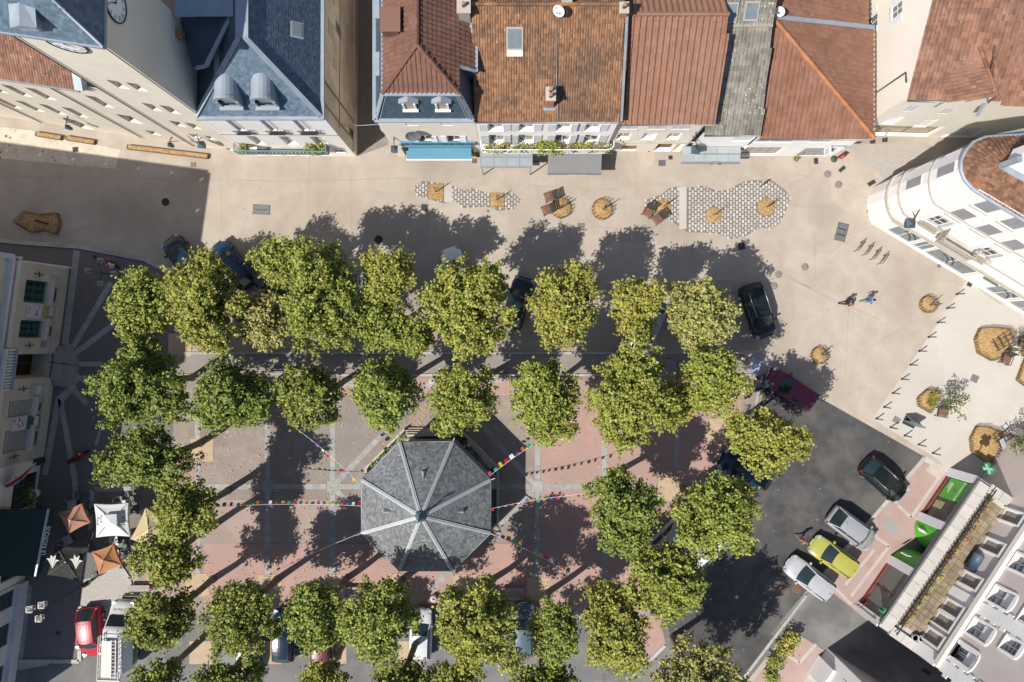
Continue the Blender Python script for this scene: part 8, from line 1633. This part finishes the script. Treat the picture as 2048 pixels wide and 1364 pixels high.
# ================================================================ STREET LAMPS, BOLLARDS, COVERS, SIGNS
def lamp_post(label, bx, by, h, arms, hs=.34, lm=None):
    p = P(bx, by); t = thing('street_lamp', label, 'street lamp', (p.x, p.y, 0), group='old style street lamps'); mb = MB(); mb.lathe(p, [(.20, 0), (.2, .3), (.10, .5), (.085, 1.1), (.06, 1.2), (.05, h)], 10); mb.build('post', M_iron, t); lm = lm or M_lmet
    for (dx, dy) in arms:
        e = p + Vector((dx, dy, h - .1)); d = Vector((dx, dy, 0)); mb = MB(); mb.tube([p + Vector((0, 0, h - .3)), p + d * .5 + Vector((0, 0, h + .05)), e + Vector((0, 0, .35)), e + Vector((0, 0, .22))], .028, 6); a_ = mb.build('arm', M_iron, t); mb = MB(); k_ = [(hs * .5, .2), (hs * .30, -.3)]
        for i in range(4):
            t0 = math.pi / 4 + math.pi / 2 * i; f = lambda r_, z_, t_: e + Vector((r_ * math.cos(t_), r_ * math.sin(t_), z_)); mb.bar(f(hs * .7, .15, t0), f(hs * .42, -.3, t0), .03, .03); mb.bar(f(hs * .7, .15, t0), f(hs * .7, .15, t0 + math.pi / 2), .03, .03); mb.bar(f(hs * .7, .15, t0), f(.03, .36, t0), .03, .03); mb.bar(f(hs * .42, -.3, t0), f(hs * .42, -.3, t0 + math.pi / 2), .03, .03)
        l_ = mb.build('lantern', lm, t); MB().lathe(e + Vector((0, 0, -.26)), [(hs * .3, 0), (hs * .5, .38)], 8).build('glass', mat('lamp_glass', (.30, .24, .20), (.36, .30, .26), 3, .3), l_)
    return t
lamp_post('street lamp with three pale lanterns in the shade above the red car', 172, 1168, 5.2, [(.1, .35), (-.75, .05), (-.1, -.6)], .42, M_frame)
lamp_post('street lamp with four dark arms in the shaded forecourt beside the leftmost tree', 262, 555, 4.0, [(-.9, .1), (.0, .85), (.95, -.1), (0, -.8)], .34)
# row of slim bollards along the pale plaza
BO = [(1913, 588.5), (1894, 616.5), (1875, 645), (1857, 674), (1838.5, 702), (1821, 729.5), (1803.5, 758), (1785.5, 786), (1768, 814), (1752.5, 837), (1781, 854.5), (1809, 871), (1837, 889), (1865.5, 906)]
BW = ['first', 'second', 'third', 'fourth', 'fifth', 'sixth', 'seventh', 'eighth', 'ninth']
BL = ['slim grey bollard at the upper end of the row, nearest the white building'] + ['slim grey bollard, %s from the white building along the edge of the paler paving' % BW[k] for k in range(1, 9)] + ['slim grey bollard at the corner where the bollard row turns along the asphalt', 'slim grey bollard next after the corner, left of the blue-grey panel', 'slim grey bollard just below the blue-grey panel', 'slim grey bollard last but one towards the pharmacy', 'slim grey bollard at the pharmacy end of the row']
def bollard(_):
    t = thing('bollard', None, 'bollard', (0, 0, 0), local=True); MB().lathe((0, 0, 0), [(.05, 0), (.05, .95), (.035, .99)], 10).build('post', mat('grey_steel', (.085, .08, .075), (.11, .105, .10), 4, .5), t); MB().lathe((0, 0, .82), [(.053, 0), (.053, .06)], 10).build('band', M_rim, t); MB().lathe((0, 0, .003), [(.09, 0), (.09, .015)], 12).build('base_plate', M_iron, t); return t
for (x, y), lb in zip(BO, BL): place(bollard, 'bollard', None, x, y, 0, lb, 'slim bollards edging the pale plaza')
def bike_rack(_):
    t = thing('bike_rack', None, 'bike rack', (0, 0, 0), local=True); mb = MB(); mb.tube([(-.42, 0, 0), (-.42, 0, .85), (.42, 0, .85), (.42, 0, 0)], .028, 8); mb.build('hoop', M_iron, t); MB().bar((-.42, 0, .42), (.42, 0, .42), .03, .04).build('crossbar', M_iron, t); return t
for (x, y), lb in zip(((1714, 494), (1730, 502), (1745, 511), (1760, 520)), ('bike hoop nearest the steel ground panel', 'bike hoop second from the steel ground panel', 'bike hoop third from the steel ground panel', 'bike hoop farthest from the steel ground panel')): place(bike_rack, 'rack', None, x, y, 54, lb, 'four bike hoops on the beige square')
# covers and gratings flush in the paving
M_cast = mat('cast_iron_cover', (.10, .095, .09), (.16, .15, .14), 9, .7, bump=.006, bscale=20); M_castd = mat('dark_cover', (.035, .036, .036), (.06, .06, .06), 9, .7, bump=.006, bscale=20); M_stcov = mat('steel_cover', (.16, .17, .18), (.22, .23, .24), 4, .5, metal=.3); M_ccov = mat('concrete_cover', (.24, .21, .185), (.30, .265, .235), 7, .85)
def round_cover(x, y, r, m, lb):
    p = P(x, y); t = thing('manhole_cover', lb, 'manhole cover', (p.x, p.y, .004), group='round manhole covers'); MB().lathe(p, [(r, .004), (r, .022), (r * .9, .024)], 24).build('cover', m, t); mb = MB()
    for k in range(-3, 4): w = math.sqrt(max(.01, (r * .82) ** 2 - (k * r * .24) ** 2)); mb.bar(p + Vector((-w, k * r * .24, .027)), p + Vector((w, k * r * .24, .027)), .03, .01)
    mb.build('ribs', m, t)['kind'] = 'stuff'; mb = MB(); mb.lathe(p + Vector((r * .55, r * .2, .024)), [(.04, 0), (.04, .008)], 8); mb.build('lifting_eye', M_iron, t)
for (x, y, r, k, lb) in ((331, 404, .31, 1, 'dark manhole cover in the big shadow at the left'), (757, 479, .34, 1, 'hexagonal looking dark manhole cover in the tree shade left of centre'), (1655, 348, .29, 0, 'round cover below the street mural'), (1677, 369, .29, 0, 'round cover right below the one under the mural'), (1610, 534, .29, 0, 'round cover left of the walking people, highest of three near the black estate car'), (1557, 549, .29, 0, 'round cover middle of three near the black estate car'), (1548, 572, .29, 0, 'round cover lowest of three near the black estate car'), (1698, 601, .29, 0, 'round cover touched by the shadow of the person in purple'), (1594, 1178, .36, 2, 'rusty round cover in the asphalt beside the pale silver car'), (1564, 1180, .3, 2, 'faint rusty round cover left of the other one on the asphalt')):
    round_cover(x, y, r, (M_ccov, M_castd, mat('rusty_cover', (.16, .09, .05), (.22, .13, .08), 8, .8))[k], lb)
def rect_cover(x, y, w, h, rot, m, lb, bars=4, name='drain_cover'):
    p = P(x, y); t = thing(name, lb, 'drain cover', (p.x, p.y, .004)); M_ = Matrix.Rotation(math.radians(rot), 3, 'Z'); MB().box(p + Vector((0, 0, .012)), (w, h, .018), M_).build('cover', m, t); mb = MB()
    for k in range(bars): mb.box(p + M_ @ Vector((0, (k + .5 - bars / 2) * h / (bars + 1), .026)), (w * .8, h * .06, .012), M_)
    mb.build('ribs', M_castd, t)['kind'] = 'stuff'; mb = MB()
    for a, b, c_, d in ((0, .5, 1.06, .05), (0, -.5, 1.06, .05), (.5, 0, .05, 1.0), (-.5, 0, .05, 1.0)): mb.box(p + M_ @ Vector((a * w, b * h, .011)), (w * c_ if abs(b) else .04, h * d if abs(a) else .04, .024), M_)
    mb.build('frame', M_cast, t)
for a_ in ((523, 419, 1.3, .72, -3, M_stcov, 'large steel cover on the sunny square left of the tree shadows', 1), (1683, 464, .82, 1.4, -15, M_stcov, 'large upright steel ground panel next to the bike hoops', 2), (849, 415, .48, .48, -5, M_castd, 'dark square drain under the narrow paver island', 3), (1162, 453, .5, .5, -5, M_ccov, 'square drain below the right round straw planter', 3), (1483, 493, .5, .5, 10, M_castd, 'open looking drain frame at the bottom of the wide paver island', 2), (151, 299, .4, .36, 5, M_castd, 'small drain on the beige setts by the straw planters', 3), (387, 329, .35, .3, 0, M_ccov, 'small cover left of the turquoise balcony house', 2), (1324, 326, .5, .42, 0, M_stcov, 'square steel cover in front of the red tiled house', 2), (1341, 315, .28, .28, 0, M_castd, 'tiny dark cover up right of the square steel one', 2), (1439, 324, .26, .4, 0, M_castd, 'small dark cover by the tan sandwich board', 2), (949, 322, .32, .32, 0, M_stcov, 'small cover between the blue awning and the glass canopy', 2), (1072, 327, .5, .28, 0, M_castd, 'drain between the two canopies below the flower balcony', 3), (1632, 322, .3, .45, 5, M_castd, 'upright drain below the street mural', 3), (1684, 338, .25, .55, -50, M_castd, 'slanted drain right of the street mural', 3), (1743, 366, .30, .60, -60, M_castd, 'slanted drain near the left tip of the rounded building', 3), (1757, 378, .3, .3, 0, M_ccov, 'small pale cover above the rounded building corner', 2), (1754, 386, .32, .42, -25, M_castd, 'dark cover touching the rounded building corner', 2), (1740, 421, .4, .36, -20, M_ccov, 'square cover at the foot of the rounded corner', 2), (1878, 532, .22, .2, -20, M_ccov, 'small square cover along the white shopfront', 2), (1939, 568, .36, .36, -25, M_castd, 'square cover at the upper end of the bollard row', 2), (1949, 757, .52, .52, -25, M_ccov, 'square cover in the middle of the pale plaza', 3), (190, 514, .3, .3, -5, M_castd, 'small dark drain on the forecourt kerb', 2), (116, 1266, .36, .3, 5, M_castd, 'square drain in the shade left of the red car', 2), (1793, 840, .5, .42, -30, M_ccov, 'faint pale cover beside the bollard corner', 1), (1745, 283, .4, .3, 0, M_castd, 'drain at the foot of the cream gabled house', 2), (1853, 1343, .75, .35, -32, M_castd, 'drain in the dark lane at the lower right', 3)): rect_cover(*a_)
# info panel, tilted board, signs
p = P(1818, 846); t = thing('information_board', 'blue-grey leaning information board by the corner of the bollard row', 'board', (p.x, p.y, 0)); Mr = Matrix.Rotation(math.radians(-25), 3, 'Z'); mb = MB(); mb.box(p + Vector((0, 0, .75)), (.95, .10, 1.45), Mr); mb.build('panel', mat('blue_grey_board', (.13, .20, .235), (.16, .23, .265), 2, .5), t); mb = MB(); mb.box(p + Mr @ Vector((-.1, .28, .65)), (.9, .06, 1.35), Mr @ Matrix.Rotation(.4, 3, 'X')); mb.build('rear_leaf', mat('board_back', (.22, .24, .23), (.26, .28, .27), 2, .6), t); MB().box(p + Mr @ Vector((0, .1, .03)), (1.0, .7, .05), Mr).build('base', M_iron, t)
a, b = P(1350, 714, 2.6), P(1368, 756, 2.3); p = P(1355, 740); t = thing('tilted_board', 'long grey tilted board between the two trees at the right end of the middle row', 'board', (p.x, p.y, 0)); mb = MB(); mb.bar(a, b, .42, .06); mb.build('panel', mat('grey_board_face', (.20, .195, .19), (.25, .245, .24), 3, .6), t); mb = MB(); [mb.tube([(q.x, q.y, 0), (q.x, q.y, q.z)], .04, 6) for q in (a.lerp(b, .1), a.lerp(b, .9))]; mb.build('post', M_iron, t)
p = P(1712, 1208); t = thing('traffic_signs', 'post with two red rimmed round signs and a blue square sign by the shops', 'road sign', (p.x, p.y, 0)); MB().tube([p, p + Vector((.0, 0, 2.9))], .035, 7).build('post', M_rim, t); ax = Vector((.8, -.55, 0)).normalized(); nn = Vector((-.35, -.5, .75)).normalized(); upv = nn.cross(ax)
def disc(c, r, m, name, n=20):
    mb = MB(); mb.poly([c + (ax * math.cos(2 * math.pi * k / n) + upv * math.sin(2 * math.pi * k / n)) * r for k in range(n)]); mb.poly([c - nn * .02 + (ax * math.cos(-2 * math.pi * k / n) + upv * math.sin(-2 * math.pi * k / n)) * r for k in range(n)]); return mb.build(name, m, t)
M_sred = mat('sign_red', (.50, .03, .03), rough=.4); M_sblue = mat('sign_blue', (.02, .19, .45), rough=.4)
for k in (0, 1): c_ = p + Vector((0, 0, 2.75)) + ax * (.15 + .42 * k); disc(c_, .22, M_sred, 'round_sign'); disc(c_ + nn * .006, .165, M_white_ink, 'sign_face')
c_ = p + Vector((0, 0, 2.7)) + ax * .98; mb = MB(); mb.poly([c_ + ax * sx_ * .26 + upv * sy * .26 for sx_, sy in ((-1, -1), (1, -1), (1, 1), (-1, 1))]); mb.poly([c_ - nn * .02 + ax * sx_ * .26 + upv * sy * .26 for sx_, sy in ((-1, 1), (1, 1), (1, -1), (-1, -1))]); mb.build('square_sign', M_sblue, t); mb = MB(); mb.poly([c_ + nn * .006 + ax * sx_ * .14 + upv * sy * .05 for sx_, sy in ((-1, -1), (1, -1), (1, 1), (-1, 1))]); mb.poly([c_ + nn * .007 + ax * sx_ * .05 + upv * (.08 + sy * .08) for sx_, sy in ((-1, -1), (1, -1), (1, 1), (-1, 1))]); mb.build('sign_symbol', M_white_ink, t); mb = MB(); mb.bar(p + Vector((0, 0, 2.7)) - nn * .03, c_ - nn * .03, .04, .03); mb.build('bracket', M_rim, t)
# barrier beside the sign, sandwich boards, small things by the shops
a, b = P(1708, 1207), P(1726, 1192); t = thing('red_barrier', 'red and dark triangular barrier at the end of the pink pavement', 'barrier', (a.x, a.y, 0)); mb = MB(); mb.tube([a, a + Vector((0, 0, .9)), b + Vector((0, 0, .9)), b], .03, 6); mb.build('rail', mat('barrier_red', (.40, .04, .04), rough=.5), t); mb = MB(); mb.bar(a + Vector((0, 0, .45)), b + Vector((0, 0, .45)), .03, .03); mb.build('crossbar', M_iron, t)
def aboard(x, y, rz, m, lb, w=.6, h=.95, face=None):
    p = P(x, y); t = thing('sandwich_board', lb, 'sandwich board', (p.x, p.y, 0), math.radians(rz), local=True); A_ = Matrix.Rotation(.28, 3, 'X'); B_ = Matrix.Rotation(-.28, 3, 'X'); MB().box((0, .15, h / 2), (w, .03, h), A_).build('rear_board', m, t); MB().box((0, -.15, h / 2), (w, .03, h), B_).build('front_board', m, t); MB().box((0, -.175, h / 2 + .02), (w * .8, .02, h * .75), B_).build('poster', face or M_white_ink, t)
aboard(1424, 320, 35, mat('tan_board', (.42, .30, .16), (.48, .35, .2), 4, .7), 'tan sandwich board standing open before the zinc canopy', 0.7, .9, mat('tan_face', (.48, .36, .2), rough=.7)); aboard(1295, 296, -15, mat('pink_board', (.38, .10, .12), (.44, .14, .16), 4, .7), 'dark pink sandwich board at the door of the red tiled house', .45, .9, mat('pink_face', (.50, .25, .25), rough=.7))
p = P(1668, 318); t = thing('shop_flag', 'red and white shop flag on a dark foot by the mural house', 'flag', (p.x, p.y, 0)); MB().lathe(p, [(.28, .01), (.26, .06), (.05, .08)], 10).build('foot', mat('green_foot', (.06, .10, .07), rough=.7), t); MB().tube([p, p + Vector((0, 0, 1.5))], .02, 6).build('pole', M_iron, t); mb = MB(); q = [p + Vector((.02, 0, .35)), p + Vector((.4, -.12, .4)), p + Vector((.36, -.1, 1.4)), p + Vector((.02, 0, 1.5))]; mb.poly(q); mb.poly(list(reversed([v + Vector((0, .02, 0)) for v in q]))); mb.build('cloth', mat('red_flag', (.48, .02, .03), rough=.7), t); mb = MB(); c_ = (q[0] + q[2]) / 2 + Vector((0, -.02, 0)); mb.poly([c_ + Vector((x * .12, -.0, z * .3)) for x, z in ((-.5, -1), (.4, -.6), (.8, 0), (.4, .7), (-.5, 1), (.2, 0))]); mb.build('emblem', M_white_ink, t)
p = P(1648, 312); t = thing('projecting_sign', 'white projecting shop sign with blue script by the mural house', 'sign', (p.x, p.y, 0)); c_ = P(1655, 303, 2.6); MB().box(c_, (.12, .62, .95)).build('sign_box', M_frame, t); MB().box(c_ + Vector((-.065, 0, .05)), (.006, .4, .6)).build('lettering', MATS['blue_script'], t); MB().bar(c_ + Vector((0, .3, 0)), c_ + Vector((0, .8, 0)), .04, .04).build('bracket', M_iron, t)
p = P(1590, 319); t = thing('flower_pot', 'small dark pot in front of the street mural', 'pot', (p.x, p.y, 0), local=True); MB().lathe((0, 0, 0), [(.1, 0), (.16, .28), (.13, .28)], 12).build('pot', M_castd, t); leaf_cloud('plant', [(0, 0, .4, .16, .16, .14)], 60, [M_leaf[2], M_leaf[0]], t, 90, .08)
p = P(1771, 262); t = thing('banner_sign', 'pale blue slanted banner on a stand outside the cream gabled house', 'banner', (p.x, p.y, 0)); q = [P(1767, 275, .3), P(1769, 277, .4), P(1778, 263, 1.9), P(1775, 261, 1.9)]; mb = MB(); mb.poly(q); mb.poly([v - Vector((0, .02, .02)) for v in reversed(q)]); mb.build('cloth', mat('pale_blue_banner', (.45, .58, .70), (.7, .74, .78), 8, .6), t); MB().box(P(1769, 280) + Vector((0, 0, .06)), (.35, .32, .12)).build('base', M_castd, t)
pot_plant(P(956, 310), 'dark leafy plant in a red tub between the blue awning and the glass canopy', .8, .38, 101, [M_leaf[2], M_leaf[0]], .26, .4, potm=mat('red_tub', (.34, .06, .05), rough=.7))
pot_plant(P(75, 985), 'big dark shrub in a white pot outside the cafe at the left', 1.2, .8, 102, [M_leaf[2], M_leaf[2]], .4, .6, n=420, potm=M_frame)
pot_plant(P(52, 1000), 'second dark shrub left of the white pot outside the cafe', 1.3, .75, 103, [M_leaf[2], M_leaf[2]], .35, .5, n=380)
p = P(84, 920); t = thing('cafe_barrel', 'round black barrel at the corner of the town hall wall', 'barrel', (p.x, p.y, 0), local=True); MB().lathe((0, 0, 0), [(.28, 0), (.34, .45), (.28, .9), (.24, .9)], 16).build('barrel', M_castd, t); MB().lathe((0, 0, .5), [(.345, -.03), (.345, .03)], 16).build('hoop', M_iron, t)
# benches with perforated seats under the trees
M_bench = mat('pale_bench', (.42, .37, .32), (.48, .43, .38), 4, .85)
def park_bench(_):
    t = thing('park_bench', None, 'bench', (0, 0, 0), local=True)
    for k in range(5): MB().box((0, -.24 + .12 * k, .45), (1.7, .10, .04)).build('seat_slat', M_bench, t)
    for k in range(3): MB().box((0, .34 + .03 * k, .58 + .13 * k), (1.7, .03, .10)).build('back_slat', M_bench, t)
    for x in (-.7, .7): mb = MB(); mb.bar((x, -.22, 0), (x, -.22, .43), .06, .06); mb.bar((x, .26, 0), (x, .40, .92), .06, .06); mb.bar((x, -.25, .42), (x, .3, .42), .06, .05); mb.build('leg', M_iron, t)
    return t
for x, y, r, lb in ((712, 765, 0, 'slatted bench between two crowns above the bandstand, left of the round block'), (990, 757, 0, 'slatted bench in the sun right of the crown over the bandstand wall'), (712, 1178, 180, 'slatted bench on the tan square lower left of the bandstand'), (283, 1174, 180, 'slatted bench by the curved kerb left of the terrace trees'), (1025, 1180, 180, 'slatted bench in the shade lower right of the bandstand'), (556, 752, 0, 'slatted bench in the gap of the middle row above the dark sparse tree')): place(park_bench, 'bench', None, x, y, r, lb, 'slatted benches around the square')
for i_, (x, y, lb) in enumerate(((866, 761, 'round pale stone block at the upper end of the diagonal paving strip'), (868, 1194, 'round pale stone block below the bandstand by the white and grey car'))):
    p = P(x, y); t = thing('stone_block', lb, 'stone block', (p.x, p.y, 0), local=True, group='round stone blocks'); MB().lathe((0, 0, .02), [(.26, 0), (.28, .4), (.24, .46)], 16).build('block', M_stone, t); MB().lathe((0, 0, .47), [(.08, 0), (.08, .02)], 10).build('cap', M_castd, t)
# hedge shrubs at the lower right kerb
for i_, (x, y, rx_, lb) in enumerate(((1574, 1272, .75, 'pale flowering shrub at the top of the hedge beside the kerb'), (1561, 1290, .7, 'yellow-green shrub in the middle of the hedge beside the kerb'), (1541, 1316, .6, 'green shrub at the lower end of the hedge beside the kerb'), (1534, 1345, .5, 'dark low shrub beside the lower edge of the photograph'))):
    p = P(x, y); t = thing('street_shrub', lb, 'shrub', (p.x, p.y, 0), group='shrubs along the lower right kerb'); leaf_cloud('foliage', [(p.x, p.y, .8, rx_, rx_ * .8, .6), (p.x + .3, p.y + .2, 1.0, rx_ * .5, rx_ * .5, .5)], 420, [[M_leaf[1], M_leaf[0]], [M_leaf[1], M_leaf[0]], [M_leaf[0], M_leaf[2]], [M_leaf[2], M_leaf[0]]][i_], t, 110 + i_, .13); MB().tube([(p.x, p.y, 0), (p.x, p.y, .8)], .05, 6).build('stem', M_bark, t)
# fallen leaves
rs = np.random.RandomState(5); n = 900; px_ = np.concatenate([rs.uniform(400, 1400, n // 2), rs.normal(850, 60, n // 4), rs.uniform(360, 720, n // 4)]); py_ = np.concatenate([rs.uniform(755, 1200, n // 2), rs.normal(845, 25, n // 4), rs.uniform(860, 1190, n // 4)]); V = []; F = []
for k in range(len(px_)):
    p = P(px_[k], py_[k]); s = rs.uniform(.05, .09); a_ = rs.uniform(0, 6.28); z = .03 + rs.uniform(0, .02); i = len(V); V += [(p.x + math.cos(a_ + q) * s, p.y + math.sin(a_ + q) * s * .8, z + rs.uniform(0, .03)) for q in (0, 1.6, 3.1, 4.7)]; F.append((i, i + 1, i + 2, i + 3))
o = np_mesh('fallen_leaves', V, F, mat('dry_leaf', (.36, .22, .08), (.48, .34, .15), 1.5, .8, var=.3)); tag(o, 'scattered dry yellow leaves fallen on the square', 'leaves', None, 'stuff')
